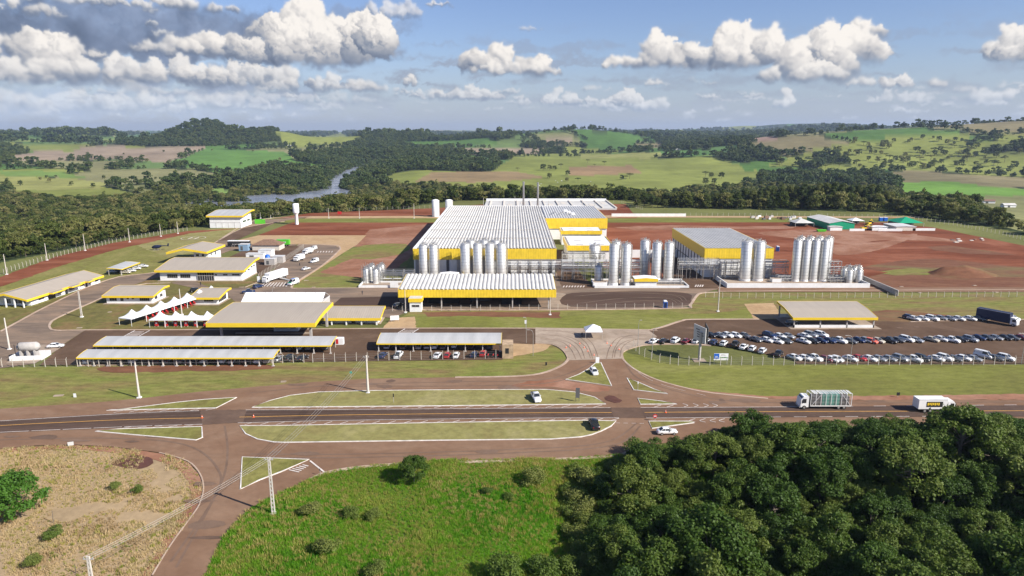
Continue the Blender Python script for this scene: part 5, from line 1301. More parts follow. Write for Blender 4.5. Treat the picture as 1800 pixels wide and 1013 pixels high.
def bund(label, x0, y0, x1, y1, h, t_=.35, name='bund_wall'):
    t = thing(name, (0, 0, GZ), 0, label, 'wall'); mb = MB()
    mb.box(x0, y0, -.1, x1, y0 + t_, h, 'white'); mb.box(x0, y1 - t_, -.1, x1, y1, h, 'white'); mb.box(x0, y0 + t_, -.1, x0 + t_, y1 - t_, h, 'white'); mb.box(x1 - t_, y0 + t_, -.1, x1, y1 - t_, h, 'white'); mb.build('panel', t)
    mb = MB(); mb.box(x0 + t_, y0 + t_, -.05, x1 - t_, y1 - t_, h * .35, 'concrete'); mb.build('floor_slab', t)
bund('low white bund wall round the middle silo yard', 35, 281.8, 75, 296, .9)
bund('long tall white bund wall along the right silo yard', 91, 281.8, 151.5, 300, 1.9)
bund('white bund wall round the small left tanks', -65, 281.8, -46, 291, 1.0)
t = thing('sign_board', (-51.5, 281.2, GZ), 0, 'blank white board on the left bund wall', 'board'); mb = MB(); mb.box(0, 0, .2, 3.4, .2, 2.6, 'white'); mb.build('panel', t)
t = thing('tank_box', (34.5, 283, GZ), 0, 'white concrete box at the left end of the middle bund', 'tank'); mb = MB(); mb.box(0, 0, 0, 6, 3, 2.0, 'white'); mb.box(.3, .3, 2.0, 5.7, 2.7, 2.05, 'concrete'); mb.build('wall', t)
t = thing('tank_box', (113, 289.5, GZ), 0, 'white concrete box between the tall pair and slim silos', 'tank'); mb = MB(); mb.box(0, 0, .6, 4, 3, 2.2, 'white'); mb.box(.2, .2, 2.2, 3.8, 2.8, 2.26, 'concrete'); mb.build('wall', t)
def pump(label, x, y, w, d):
    t = thing('pump_house', (x, y, GZ), 0, label, 'pump house'); mb = MB(); mb.box(.5, .5, 0, w - .5, d - .5, 2.4, 'white'); mb.build('wall', t)
    mb = MB(); mb.prism([(0, 2.4), (w, 2.4), (w, 3.6), (w / 2, 4.0), (0, 3.6)], 'y', 0, .15, 'yellow'); mb.box(0, .15, 2.4, .15, d, 3.6, 'yellow'); mb.box(w - .15, .15, 2.4, w, d, 3.6, 'yellow'); mb.build('fascia', t)
    mb = MB(); mb.hexa([(0, .15, 3.5), (w / 2, .15, 3.9), (w / 2, d, 3.9), (0, d, 3.5)], [(0, .15, 3.62), (w / 2, .15, 4.02), (w / 2, d, 4.02), (0, d, 3.62)], 'whitep'); mb.hexa([(w / 2, .15, 3.9), (w, .15, 3.5), (w, d, 3.5), (w / 2, d, 3.9)], [(w / 2, .15, 4.02), (w, .15, 3.62), (w, d, 3.62), (w / 2, d, 4.02)], 'whitep'); mb.build('roof', t)
pump('yellow-topped pump house in the middle silo yard', 52.0, 282.8, 10, 6.5)
pump('yellow-topped pump house half hidden behind the loading canopy', -31.8, 291, 8.4, 6)
t = thing('ramp_wall', (0, 0, GZ), 0, 'grey slanting ramp wall at the right end of the bund', 'wall'); a = G(1512, 490); b = G(1578, 521); mb = MB()
mb.hexa([(a[0], a[1], -.1), (b[0], b[1], -.1), (b[0] + .5, b[1] + .6, -.1), (a[0] + .5, a[1] + .6, -.1)], [(a[0], a[1], 1.6), (b[0], b[1], 2.2), (b[0] + .5, b[1] + .6, 2.2), (a[0] + .5, a[1] + .6, 1.6)], 'grey'); mb.build('panel', t)

# ------------------------------------------------------------------ carports
def carport(label, x0, x1, y0, d, zf, zb, nb, cx='car'):
    t = thing('carport', (x0, y0, GZ), 0, label, 'carport', 'long curved carports'); w = x1 - x0
    P = [(0, zf), (d * .3, zf + (zb - zf) * .5), (d * .65, zf + (zb - zf) * .9), (d, zb)]
    roof_part(0, w, P, 'riblight').build('roof', t)
    fb = MB(); fb.box(-.08, -.1, zf - .28, w + .08, 0, zf + .1, 'yellow'); band(fb, -.1, 0, P, .1, .3, 'yellow', .1); band(fb, w, w + .1, P, .1, .3, 'yellow', .1); fb.build('fascia', t)
    for i in range(nb + 1):
        x = .4 + (w - .8) * i / nb; mb = MB(); mb.box(x - .12, .5, -.1, x + .12, .74, zf - .1, 'pole'); mb.box(x - .08, d - .6, -.1, x + .08, d - .45, zb - .1, 'pole'); mb.box(x - .35, .3, -.1, x + .35, .9, .12, 'grey'); mb.build('post', t)
    return t
carport('upper carport of the long left pair, with curved pale roof', -124.4, -53.8, 193.8, 7.0, 2.6, 3.4, 14)
carport('lower carport of the long left pair, beside the fence', -122.6, -67.2, 182.8, 5.4, 2.5, 3.3, 14)
carport('shorter carport right of the long left pair', -40.6, -3.2, 195.8, 7.6, 2.6, 3.7, 7)
a = G(214, 474, 2.8); b = G(246, 462, 2.8); t = carport('small slanting carport by the garden road at left', 0, math.dist(a, b), 0, 6.8, 2.7, 3.3, 3); t.location = (*a, GZ); t.rotation_euler = (0, 0, math.atan2(b[1] - a[1], b[0] - a[0]))
# parking shelter at right
t = hall('parking_shelter', 'open white-framed shelter with grey roof and yellow edge by the car park', 'shelter', (94.9, 221.4), 27.2, 13.6, [(0, 3.7), (7, 5.0), (13.6, 5.6)], 0, (.6, .6, .6, .6), .75, cols=[(.2, .2, .2), (9, .2, .2), (18, .2, .2), (27, .2, .2), (.2, 13.3, .2), (9, 13.3, .2), (18, 13.3, .2), (27, 13.3, .2)], roof='ribgrey')
mb = MB(); mb.box(0, 0, -.1, 27.2, .25, .9, 'white'); mb.box(0, 13.2, -.1, 9, 13.45, 1.2, 'white'); mb.build('parapet', t)
mb = MB(); mb.box(-1.5, -1.6, -.1, 29, 14.5, -.02, 'concrete'); mb.build('floor_slab', t)
t.location.z = GZ + .12
# stone wall by the small carport
t = thing('stone_wall', (*G(883, 631), GZ), 0, 'rough sandstone wall with dark opening right of the short carport', 'wall')
mb = MB(); mb.box(0, 0, -.1, 3.2, 5, 4.2, 'stone'); mb.build('masonry', t); mb = MB(); mb.box(.9, -.06, 1.5, 1.9, -.01, 3.1, 'dark'); mb.build('opening', t)
t = thing('hydrant_cabinet', (*G(590, 607), GZ), 0, 'white cabinet with red panel at the end of the upper carport', 'cabinet'); mb = MB(); mb.box(0, 0, 0, 2.4, 1.5, 2.1, 'white'); mb.build('body', t); mb = MB(); mb.box(.1, -.06, .3, .9, -.01, 1.8, 'redp'); mb.build('door', t)
# transformer tank on white pad
x, y = G(17, 636); t = thing('gas_tank', (x, y, GZ), R(8), 'grey horizontal gas tank on concrete saddles inside a white wall', 'tank')
mb = MB(); mb.box(0, 0, -.1, 8.6, .3, 1.3, 'white'); mb.box(0, 5, -.1, 8.6, 5.3, 1.3, 'white'); mb.box(0, .3, -.1, .3, 5, 1.3, 'white'); mb.box(8.3, .3, -.1, 8.6, 5, 1.3, 'white'); mb.build('wall', t)
mb = MB(); n = 16; r_ = 1.35
prof = [(0, .4), (.5, 1.0), (1.0, r_), (5.4, r_), (5.9, 1.0), (6.3, .4)]
V = [(1.0 + u, 2.6 + q * math.cos(2 * math.pi * i / n), 3.4 + q * math.sin(2 * math.pi * i / n)) for u, q in prof for i in range(n)]
mb.raw(V, [(k * n + i, k * n + (i + 1) % n, (k + 1) * n + (i + 1) % n, (k + 1) * n + i) for k in range(len(prof) - 1) for i in range(n)], 'grey', True); mb.face([V[i] for i in range(n)], 'grey'); mb.face([V[-n + i] for i in range(n)], 'grey'); mb.build('shell', t)
mb = MB()
for x_ in (2.0, 3.9, 5.8): mb.box(x_, 1.6, -.1, x_ + .5, 3.6, 2.6, 'grey')
mb.build('saddle', t); mb = MB(); mb.tube((1.2, 1.2, 0), (1.2, 1.2, 4.6), .08, 'black', n=5); mb.tube((2.2, 1.2, 3), (2.2, 1.2, 5), .08, 'black', n=5); mb.build('vent_pipe', t)

# ------------------------------------------------------------------ tents
def tent_mesh(w, d, eave, peak):
    mb = MB(); n = 8
    V = []; F = []
    for j in range(n + 1):
        for i in range(n + 1):
            x = i / n; y = j / n; e = max(abs(x - .5), abs(y - .5)) * 2
            z = eave + (peak - eave) * (1 - e) ** 2.1 + .0
            V.append((x * w, y * d, z))
    for j in range(n):
        for i in range(n): F.append((j * (n + 1) + i, j * (n + 1) + i + 1, (j + 1) * (n + 1) + i + 1, (j + 1) * (n + 1) + i))
    mb.raw(V, F, 'whitep', True)
    for a, b in (((0, 0), (w, 0)), ((w, 0), (w, d)), ((w, d), (0, d)), ((0, d), (0, 0))):
        mb.face([(*a, eave - .3), (*b, eave - .3), (*b, eave), (*a, eave)], 'whitep')
    return mb
def tent(x, y, rz, w, d, label, group, eave=2.6, peak=5.0):
    t = thing('pagoda_tent', (x, y, GZ), rz, label, 'tent', group)
    tent_mesh(w, d, eave, peak).build('canopy', t)
    for (a, b) in ((.05, .05), (w - .05, .05), (w - .05, d - .05), (.05, d - .05)): mb = MB(); mb.tube((a, b, -.1), (a, b, eave - .02), .06, 'white', n=5); mb.build('leg', t)
    return t
for i, px in enumerate((263, 291, 319, 347)):
    x, y = G(px, 576); tent(x, y, 0, 5.3, 5.3, ordn[i] + ' from the left of the four peaked white tents beside the gate canopy', 'four tents beside the canopy')
A = Vector(G(210, 572)); B = Vector((-121.0, 268.0)); ang = math.atan2((B - A).y, (B - A).x)
dv = (B - A).normalized(); nv = Vector((dv.y, -dv.x))
for i in range(7):
    p = A + (B - A) * i / 7; tent(p.x, p.y, ang, (B - A).length / 7, 5.4, ordn[i] + ' tent, counted from the near end, of the diagonal tent row', 'diagonal row of seven tents').scale = (1, -1, 1)
# red chairs and tables under the tents
def chair_set(x, y, rz, label, group):
    t = thing('chair_stack', (x, y, GZ), rz, label, 'chairs', group); mb = MB()
    for k in range(4): mb.box(0, 0, .42 + k * .16, .5, .5, .47 + k * .16, 'chair')
    mb.build('seat', t); mb = MB()
    for k in range(4): mb.box(0, .45 + k * .02, .47 + k * .16, .5, .5 + k * .02, 1.0 + k * .16, 'chair')
    mb.build('backrest', t); mb = MB()
    for a, b in ((0, 0), (.45, 0), (0, .45), (.45, .45)): mb.box(a, b, 0, a + .05, b + .05, .42, 'chair')
    mb.build('leg', t)
    return t
for i, px in enumerate((270, 287, 304, 322, 339, 356)):
    x, y = G(px, 576); k = thing('display_panel', (x, y + .9, GZ), 0, ordn[i] + ' red exhibition panel from the left under the four tents', 'panel', 'red panels under the tents')
    mb = MB(); mb.box(0, 0, .1, 1.2, .15, 2.0, 'redp'); mb.box(.3, -.03, .9, .9, -.005, 1.4, 'whitep'); mb.build('board', k); mb = MB(); mb.box(0, -.3, 0, .1, .5, .1, 'grey'); mb.box(1.1, -.3, 0, 1.2, .5, .1, 'grey'); mb.build('foot', k)
for i in range(16):
    p = A + (B - A) * (i + 3.2) / 20 + nv * (5.0 + (i % 2) * .5); t = chair_set(p.x, p.y, ang, 'stacked red plastic chairs, %s set from the near end of the diagonal tents' % ordn[i], 'red chairs under the tents'); t.scale = (1.3, 1.3, 1.2)
# marquee
t = thing('marquee', (-100.6, 245.5, GZ), 0, 'long white marquee with ridged roof behind the gate canopy', 'marquee'); w, d = 30.2, 11
mb = MB(); P = [(0, 2.7), (d / 2, 5.3), (d, 2.7)]
nb = 8
for i in range(nb):
    xa = w * i / nb; xb = w * (i + 1) / nb - .12
    for (ya, za), (yb, zb) in zip(P[:-1], P[1:]): mb.hexa([(xa, ya, za), (xb, ya, za), (xb, yb, zb), (xa, yb, zb)], [(xa, ya, za + .06), (xb, ya, za + .06), (xb, yb, zb + .06), (xa, yb, zb + .06)], 'whitep')
    mb.box(xb, 0, 2.6, xb + .12, d, 2.75, 'whitep')
mb.build('roof', t); mb = MB()
for i in range(nb):
    xa = w * i / nb; xb = w * (i + 1) / nb; mb.prism([(xa + .1, 2.7), (xb - .1, 2.7), (xb - .1, .2), (xa + (xb - xa) * .62, 1.9), (xa + (xb - xa) * .38, 1.9), (xa + .1, .2)], 'y', -.03, .03, 'whitep')
mb.build('side_curtain', t); mb = MB(); mb.box(.1, d - .1, 0, w - .1, d, 2.6, 'whitep'); mb.box(0, .1, 0, .1, d - .1, 2.7, 'whitep'); mb.build('rear_wall', t)
for i in range(nb + 1): mb = MB(); mb.box(w * i / nb - .08, .05, -.1, w * i / nb + .08, .2, 2.7, 'grey'); mb.build('post', t)
# gate tent
x, y = G(1029, 598); t = thing('gate_tent', (x, y, GZ), 0, 'white pyramid tent over the entrance plaza', 'tent'); w = 5.4; mb = MB()
for a, b in (((0, 0), (w, 0)), ((w, 0), (w, w)), ((w, w), (0, w)), ((0, w), (0, 0))):
    mb.face([(*a, 2.7), (*b, 2.7), (w / 2, w / 2, 4.4)], 'whitep'); mb.face([(*a, 2.4), (*b, 2.4), (*b, 2.7), (*a, 2.7)], 'whitep')
mb.build('canopy', t)
for a, b in ((.05, .05), (w - .05, .05), (.05, w - .05), (w - .05, w - .05)): mb = MB(); mb.tube((a, b, -.1), (a, b, 2.7), .05, 'grey', n=5); mb.build('leg', t)
# ------------------------------------------------------------------ builders' camp at right
def shed(label, x0, y0, w, d, h, roofm, wallm, rise=1.2, name='shed'):
    t = thing(name, (x0, y0, GZ), 0, label, 'shed'); mb = MB(); mb.box(0, 0, -.1, w, d, h, wallm); mb.build('wall', t)
    mb = MB()
    P = [(-.4, h), (w / 2, h + rise), (w + .4, h)]
    for (xa, za), (xb, zb) in zip(P[:-1], P[1:]): mb.hexa([(xa, -.4, za), (xb, -.4, zb), (xb, d + .4, zb), (xa, d + .4, za)], [(xa, -.4, za + .12), (xb, -.4, zb + .12), (xb, d + .4, zb + .12), (xa, d + .4, za + .12)], roofm)
    mb.prism([(0, h), (w, h), (w / 2, h + rise)], 'y', 0, .1, wallm); mb.build('roof', t); return t
shed('big site shed with white roof and green walls in the builders camp', 214, 458, 17, 36, 4.0, 'roofwhite', 'greend', 1.6)
shed('low white site cabin in front of the white-roofed shed', 212, 452, 8, 4, 2.4, 'roofwhite', 'white', .3)
shed('grey site cabins below the green tent', 256, 452, 13, 16, 2.6, 'rooflight', 'tan', .2)
shed('low white store left of the excavators', 240, 452, 10, 5, 2.4, 'white', 'white', .3)
for lab, x, y, w, m_ in (('dark-walled shelter with white pyramid roof left of the white shed', 196, 470, 13, 'roofwhite'), ('small white pyramid tent right of the white shed', 241, 482, 9, 'whitep'), ('bright green pyramid tent at the back of the camp', 268, 470, 17, 'greend')):
    t = thing('site_tent', (x, y, GZ), 0, lab, 'tent'); mb = MB(); h = 2.6
    for a, b in (((0, 0), (w, 0)), ((w, 0), (w, w)), ((w, w), (0, w)), ((0, w), (0, 0))): mb.face([(*a, h), (*b, h), (w / 2, w / 2, h + w * .2)], m_)
    mb.build('canopy', t)
    for a in (.1, w - .1):
        for b in (.1, w - .1): mb = MB(); mb.box(a - .1, b - .1, -.1, a + .1, b + .1, h, 'grey'); mb.build('leg', t)
    mb = MB(); mb.box(1, w * .6, 0, w - 1, w - .5, 2.0, 'darkgrey'); mb.build('stored_goods', t)
for lab, x0, w in (('low white block wall left of the yellow digger', 224, 10), ('low white block wall right of the yellow digger', 243, 16), ('low white block wall at the right end of the camp', 267, 15)):
    t = thing('block_wall', (x0, 450 + (2 if x0 > 260 else 0), GZ), 0, lab, 'wall'); mb = MB(); mb.box(0, 0, -.1, w, .4, 1.5, 'white'); mb.build('masonry', t)
def digger(x, y, rz, label):
    t = thing('excavator', (x, y, GZ), rz, label, 'excavator', 'diggers in the builders camp')
    for s in (-1, 1): mb = MB(); mb.prism([(-1.9, .1), (1.9, .1), (2.2, .5), (1.9, .9), (-1.9, .9), (-2.2, .5)], 'y', s * 1.1 - .3, s * 1.1 + .3, 'blackm'); mb.build('track', t)
    mb = MB(); mb.box(-2.0, -1.2, .95, 1.2, 1.2, 1.9, 'yellow'); mb.build('body', t); mb = MB(); mb.box(0, -1.1, 1.9, 1.3, -.1, 3.1, 'glass'); mb.box(-.1, -1.2, 3.1, 1.4, 0, 3.2, 'yellow'); mb.build('cab', t)
    mb = MB(); mb.tube((1.2, .4, 1.6), (3.2, .4, 4.0), .22, 'yellow', n=5); mb.tube((3.2, .4, 4.0), (5.2, .4, 1.8), .18, 'yellow', n=5); mb.build('boom', t); mb = MB(); mb.box(4.8, 0, .9, 5.6, .9, 1.7, 'blackm'); mb.build('bucket', t)
digger(236, 455, 0, 'yellow digger in front of the white-roofed shed'); digger(241, 454, R(170), 'yellow digger beside the low white walls'); digger(252, 480, R(30), 'yellow digger behind the small white tent')
r = random.Random(5)
for i in range(34):
    px = r.uniform(1318, 1408) if i < 24 else r.uniform(1660, 1730); py = r.uniform(381.5, 387) if i < 24 else r.uniform(419, 427)
    x, y = G(px, py); t = thing('pallet_load' if i < 24 else 'rubble_slab', (x, y, GZ), r.uniform(-.2, .2), ('pile of pale building material, one of many strewn near the back fence' if i < 24 else 'broken pale slab lying on the red earth at right'), 'building material' if i < 24 else 'rubble', 'building material by the back fence' if i < 24 else 'rubble on the red yard')
    w, h = (r.uniform(1.5, 4), r.uniform(.6, 1.8)) if i < 24 else (r.uniform(1, 3), .3)
    mb = MB(); mb.hexa([(0, 0, 0), (w, .2, 0), (w, 1.6, 0), (-.1, 1.5, 0)], [(.1, .1, h), (w - .1, .3, h * .9), (w - .2, 1.5, h), (0, 1.4, h * .9)], r.choice(['grey', 'white', 'tan', 'wood', 'darkgrey'])); mb.build('load' if i < 24 else 'slab', t)
t = thing('skip', (*G(1438, 408), GZ), 0, 'small green skip on the red earth', 'skip'); mb = MB(); mb.hexa([(0, 0, .1), (5, 0, .1), (5, 2, .1), (0, 2, .1)], [(-.6, -.2, 1.4), (5.6, -.2, 1.4), (5.6, 2.2, 1.4), (-.6, 2.2, 1.4)], 'green'); mb.build('body', t)
# earth heap
mb = MB(); rr = np.random.default_rng(3); n = 40; V = []; F = []
for j in range(n):
    for i in range(n):
        x = (i / (n - 1) - .5) * 2; y = (j / (n - 1) - .5) * 2; q = math.hypot(x, y * 1.1)
        z = 4.8 * max(0, 1 - q) ** 1.05 * (1 + .25 * float(vnoise(np.array([x * 30.]), np.array([y * 30.]), 9)[0])) + 1.6 * max(0, 1 - math.hypot((x + .62) / .4, y / .4)) - .05
        V.append((x * 15, y * 11, z))
for j in range(n - 1):
    for i in range(n - 1): F.append((j * n + i, j * n + i + 1, (j + 1) * n + i + 1, (j + 1) * n + i))
mb.raw(V, F, M['redbrown'], True); o = mb.build('earth_heap', loc=(*G(1692, 482), GZ)); tag(o, 'cone-shaped heap of brown earth in the right yard', 'heap')
# ------------------------------------------------------------------ vehicles
PAINT = {}
for nm, c in (('white', (.78, .78, .77)), ('silver', (.42, .43, .44)), ('grey', (.16, .165, .17)), ('black', (.015, .015, .017)), ('navy', (.015, .03, .09)), ('red', (.40, .015, .015)), ('dark red', (.14, .012, .02)), ('beige', (.50, .45, .36)), ('blue', (.03, .10, .35)), ('coral', (.75, .15, .09))):
    m_, t_, b_ = newmat(nm + ' car paint'); b_.inputs['Base Color'].default_value = (*c, 1); b_.inputs['Roughness'].default_value = .28; b_.inputs['Coat Weight'].default_value = .6; b_.inputs['Metallic'].default_value = .5 if nm in ('silver', 'grey') else 0; PAINT[nm] = m_
M['paint'] = PAINT['white']; M['lamp'] = plain('headlight glass', (.7, .7, .68), .15); M['taillamp'] = plain('tail lamp', (.30, .01, .01), .3)
def loft(mb, st, m, smooth=True, closed=True):
    """st: list of (x, [(y,z)...]) sections"""
    n = len(st[0][1]); V = [(x, y, z) for x, sec in st for y, z in sec]
    F = [(k * n + i, k * n + (i + 1) % n, (k + 1) * n + (i + 1) % n, (k + 1) * n + i) for k in range(len(st) - 1) for i in range(n)]
    mb.raw(V, F, m, smooth); mb.face(V[:n][::-1], m); mb.face(V[-n:], m)
CARS = {  # body line: (x, belt z, half width), glass house: (x0 base, x0 top, x1 top, x1 base, roof z)
 'sedan': (4.45, [(-2.22, .70, .78), (-2.1, .95, .84), (-1.35, 1.02, .88), (.75, .98, .88), (1.75, .86, .86), (2.15, .72, .78), (2.24, .55, .70)], (-1.75, -1.0, .30, 1.05, 1.45)),
 'hatchback': (3.95, [(-1.97, .60, .78), (-1.9, .98, .83), (-1.2, 1.02, .86), (.75, .97, .86), (1.5, .86, .84), (1.88, .72, .78), (1.98, .55, .70)], (-1.9, -1.35, .35, 1.05, 1.50)),
 'suv': (4.6, [(-2.3, .75, .84), (-2.22, 1.15, .90), (-1.4, 1.18, .92), (.8, 1.15, .92), (1.85, 1.05, .90), (2.22, .88, .84), (2.32, .6, .76)], (-2.2, -1.75, .35, 1.1, 1.75)),
 'pickup': (5.2, [(-2.6, .80, .86), (-2.55, 1.12, .90), (-.75, 1.12, .92), (1.0, 1.13, .92), (2.1, 1.06, .90), (2.5, .9, .84), (2.62, .6, .76)], (-.85, -.65, .55, 1.2, 1.78)),
 'van': (4.9, [(-2.45, .9, .88), (-2.4, 1.3, .92), (-1.4, 1.35, .94), (1.2, 1.25, .93), (2.1, 1.05, .9), (2.4, .85, .84), (2.48, .6, .76)], (-2.35, -2.2, 1.0, 1.85, 2.15))}
def make_car(kind):
    L, line_, (a, b, c, d, zr) = CARS[kind]; t = thing('parked_car' if kind in ('sedan', 'hatchback', 'suv') else 'parked_' + kind, (0, 0, 0)); r = .33 if kind in ('sedan', 'hatchback') else .38
    mb = MB()
    loft(mb, [(x, [(-w * .9, .28), (-w, .5), (-w, z - .14), (-w * .9, z), (w * .9, z), (w, z - .14), (w, .5), (w * .9, .28)]) for x, z, w in line_], 'paint')
    bz = lambda x: float(np.interp(x, [q[0] for q in line_], [q[1] for q in line_])); w = line_[2][2]
    # roof, pillars
    loft(mb, [(b + .0, [(-w * .72, zr - .07), (-w * .66, zr), (w * .66, zr), (w * .72, zr - .07)]), ((b + c) / 2, [(-w * .76, zr - .05), (-w * .68, zr + .03), (w * .68, zr + .03), (w * .76, zr - .05)]), (c, [(-w * .72, zr - .08), (-w * .66, zr - .01), (w * .66, zr - .01), (w * .72, zr - .08)])], 'paint')
    for s in (-1, 1):
        for (x0, x1) in ((a, b), (d, c), ((b + c) / 2 - .25, (b + c) / 2 - .2)):
            mb.tube((x0, s * w * .9, bz(x0) - .02), (x1, s * w * .72, zr - .04), .05, 'paint', n=4)
        mb.box(-.1 + c + .15, s * (w + .08) - .09, bz(c) - .02, c + .3, s * (w + .08) + .09, bz(c) + .12, 'paint')
    if kind == 'van':
        mb.box(b + .05, -w * .91, 1.3, -.1, -w * .80, zr - .12, 'paint'); mb.box(b + .05, w * .80, 1.3, -.1, w * .91, zr - .12, 'paint')
    mb.build('body', t)
    g = MB(); zt = zr - .05
    g.hexa([(a, -w * .88, bz(a) - .03), (d, -w * .88, bz(d) - .03), (d, w * .88, bz(d) - .03), (a, w * .88, bz(a) - .03)], [(b - .02, -w * .71, zt), (c + .02, -w * .71, zt), (c + .02, w * .71, zt), (b - .02, w * .71, zt)], 'glass'); g.build('windows', t)
    if kind == 'pickup': q = MB(); q.box(-2.5, -.72, 1.02, -.95, .72, 1.135, 'blackm'); q.build('load_bed', t)
    for x in (-L * .30, L * .315):
        for s in (-1, 1):
            wm = MB(); wm.tube((0, s * .0, 0), (0, s * .22, 0), r, 'rubber', n=14); o = wm.build('wheel', t); o.location = (x, s * (w - .20), r)
            rm = MB(); rm.tube((0, s * .2, 0), (0, s * .235, 0), r * .6, 'steel_dull', n=10); rm.build('rim', o)
    for s in (-1, 1):
        h = MB(); h.box(L / 2 - .16, s * .58 - .14, .64, L / 2 - .01, s * .58 + .14, .78, 'lamp'); h.build('headlight', t)
        h = MB(); h.box(-L / 2 - .02, s * .64 - .12, .78, -L / 2 + .06, s * .64 + .12, .95, 'taillamp'); h.build('tail_light', t)
    return t
_first = {}
def put_car(kind, colour, x, y, rz, label, group=None, z=GZ + .02):
    if kind not in _first: _first[kind] = make_car(kind); t = _first[kind]
    else: t = copy_tree(_first[kind])
    for ch in t.children:
        if ch.name.startswith('body'): ch.material_slots[0].link = 'OBJECT'; ch.material_slots[0].material = PAINT[colour]
    t.location = (x, y, z); t.rotation_euler = (0, 0, rz)
    if 'group' in t: del t['group']
    tag(t, label, {'pickup': 'pickup', 'van': 'van'}.get(kind, 'car'), group); return t
KW = {'h': 'hatchback', 's': 'sedan', 'u': 'suv', 'p': 'pickup', 'v': 'van'}
WORD = {'hatchback': 'hatchback', 'sedan': 'sedan', 'suv': 'SUV', 'pickup': 'pickup', 'van': 'van'}
def row(spec, rz, where, group, jit=4):
    rr_ = random.Random(len(spec) * 7)
    for i, (px, py, col, k) in enumerate(spec):
        x, y = G(px, py, .1); kd = KW[k]
        put_car(kd, col, x, y, rz + R(rr_.uniform(-jit, jit)), '%s %s, %s from the left in %s' % (col, WORD[kd], ordn[i], where), group)
row([(1597, 560.5, 'navy', 'h'), (1606, 563, 'white', 's'), (1621, 563, 'white', 's'), (1638, 563, 'white', 'u'), (1653, 562, 'silver', 's'), (1669, 563, 'silver', 's'), (1684, 563, 'white', 's'), (1704, 563, 'white', 's'), (1721, 563, 'grey', 's'), (1779, 563, 'white', 'u')], R(-57), 'the back row by the navy truck', 'cars in the right car park')
row([(1239, 590, 'white', 'h'), (1248, 592, 'black', 's'), (1265, 593, 'silver', 's'), (1278, 592, 'white', 's'), (1293, 593, 'white', 'h'), (1308, 593, 'grey', 's'), (1352, 593, 'navy', 'u'), (1370, 594, 'white', 's'), (1385, 594, 'silver', 's'), (1414, 594, 'white', 's'), (1425, 592, 'silver', 'u'), (1443, 592, 'white', 'u')], R(-55), 'the upper middle row of the car park', 'cars in the right car park')
row([(1328, 600, 'grey', 's'), (1347, 601, 'white', 's'), (1365, 603, 'white', 's'), (1382, 603, 'grey', 'h'), (1412, 603, 'white', 's'), (1429, 603, 'black', 'h'), (1442, 602, 'navy', 's'), (1457, 602, 'navy', 's'), (1474, 602, 'white', 'p'), (1494, 603, 'grey', 's'), (1508, 601, 'navy', 's'), (1521, 601, 'silver', 's'), (1531, 603, 'coral', 'h'), (1542, 602, 'beige', 's'), (1562, 602, 'black', 'p'), (1577, 601, 'grey', 's'), (1593, 600, 'white', 'u'), (1610, 601, 'silver', 's'),
     (1637, 600, 'beige', 's'), (1653, 599, 'white', 's'), (1671, 601, 'white', 'p'), (1687, 600, 'black', 's'), (1705, 600, 'silver', 'u'), (1719, 597, 'navy', 's'), (1734, 597, 'grey', 's'), (1749, 597, 'silver', 's'), (1765, 597, 'black', 's'), (1778, 597, 'grey', 's'), (1794, 597, 'dark red', 's')], R(-55), 'the long middle row', 'cars in the right car park')
row([(1149, 603, 'white', 's'), (1166, 603, 'black', 's'), (1187, 602, 'white', 'u'), (1206, 603, 'dark red', 's'), (1223, 603, 'white', 'h'), (1241, 603, 'white', 'h'), (1254, 605, 'navy', 'h'), (1272, 607, 'white', 'h'), (1292, 609, 'black', 'p'), (1307, 613, 'white', 's'), (1322, 616, 'white', 'h'), (1340, 620, 'white', 'h'), (1368, 626, 'black', 'p')], R(55), 'the curved row along the lawn', 'cars in the right car park')
row([(1396, 632, 'white', 's'), (1414, 633, 'white', 's'), (1430, 633, 'white', 'p'), (1452, 635, 'dark red', 'h'), (1461, 635, 'white', 's'), (1471, 635, 'white', 'h'), (1494, 634, 'white', 's'), (1509, 633, 'red', 's'), (1528, 634, 'white', 's'), (1544, 634, 'silver', 's'), (1562, 634, 'silver', 's'), (1582, 634, 'silver', 'u'), (1604, 635, 'white', 'p'), (1620, 634, 'black', 'u'), (1645, 634, 'white', 's'), (1660, 633, 'white', 'u'), (1677, 634, 'grey', 's'), (1692, 633, 'white', 's'), (1711, 634, 'silver', 's'), (1728, 629, 'white', 'v'), (1749, 633, 'grey', 's'), (1767, 633, 'white', 'u')], R(-55), 'the front row along the fence', 'cars in the right car park')
row([(492, 634, 'silver', 's'), (510, 633, 'black', 'u'), (532, 633, 'black', 's')], R(70), 'the open bays right of the lower carport', 'cars at the left car park')
row([(673, 628, 'navy', 's'), (701, 628, 'white', 'p'), (769, 628, 'white', 's'), (786, 628, 'red', 'h'), (802, 628, 'white', 'h'), (833, 627, 'navy', 'h'), (849, 625, 'red', 'h')], R(85), 'front of the short carport', 'cars at the left car park')
row([(681, 612, 'silver', 'h'), (710, 612, 'grey', 's'), (736, 612, 'silver', 's'), (751, 612, 'silver', 'h'), (765, 611, 'white', 's'), (779, 612, 'grey', 's'), (799, 610, 'white', 'h'), (828, 611, 'black', 's'), (862, 611, 'grey', 'p')], R(90), 'the shade of the short carport', 'cars under the carports')
row([(157, 637, 'white', 's'), (172, 638, 'grey', 's'), (206, 637, 'black', 's'), (221, 638, 'black', 's'), (237, 636, 'white', 'u'), (280, 637, 'grey', 's'), (296, 637, 'grey', 'h'), (321, 636, 'silver', 's'), (339, 637, 'grey', 'p'), (361, 636, 'white', 'h'), (378, 636, 'black', 's'), (394, 636, 'white', 's'), (410, 637, 'silver', 'h'), (434, 636, 'grey', 's'), (455, 636, 'white', 's'), (471, 636, 'beige', 's')], R(92), 'the shade of the lower carport', 'cars under the carports')
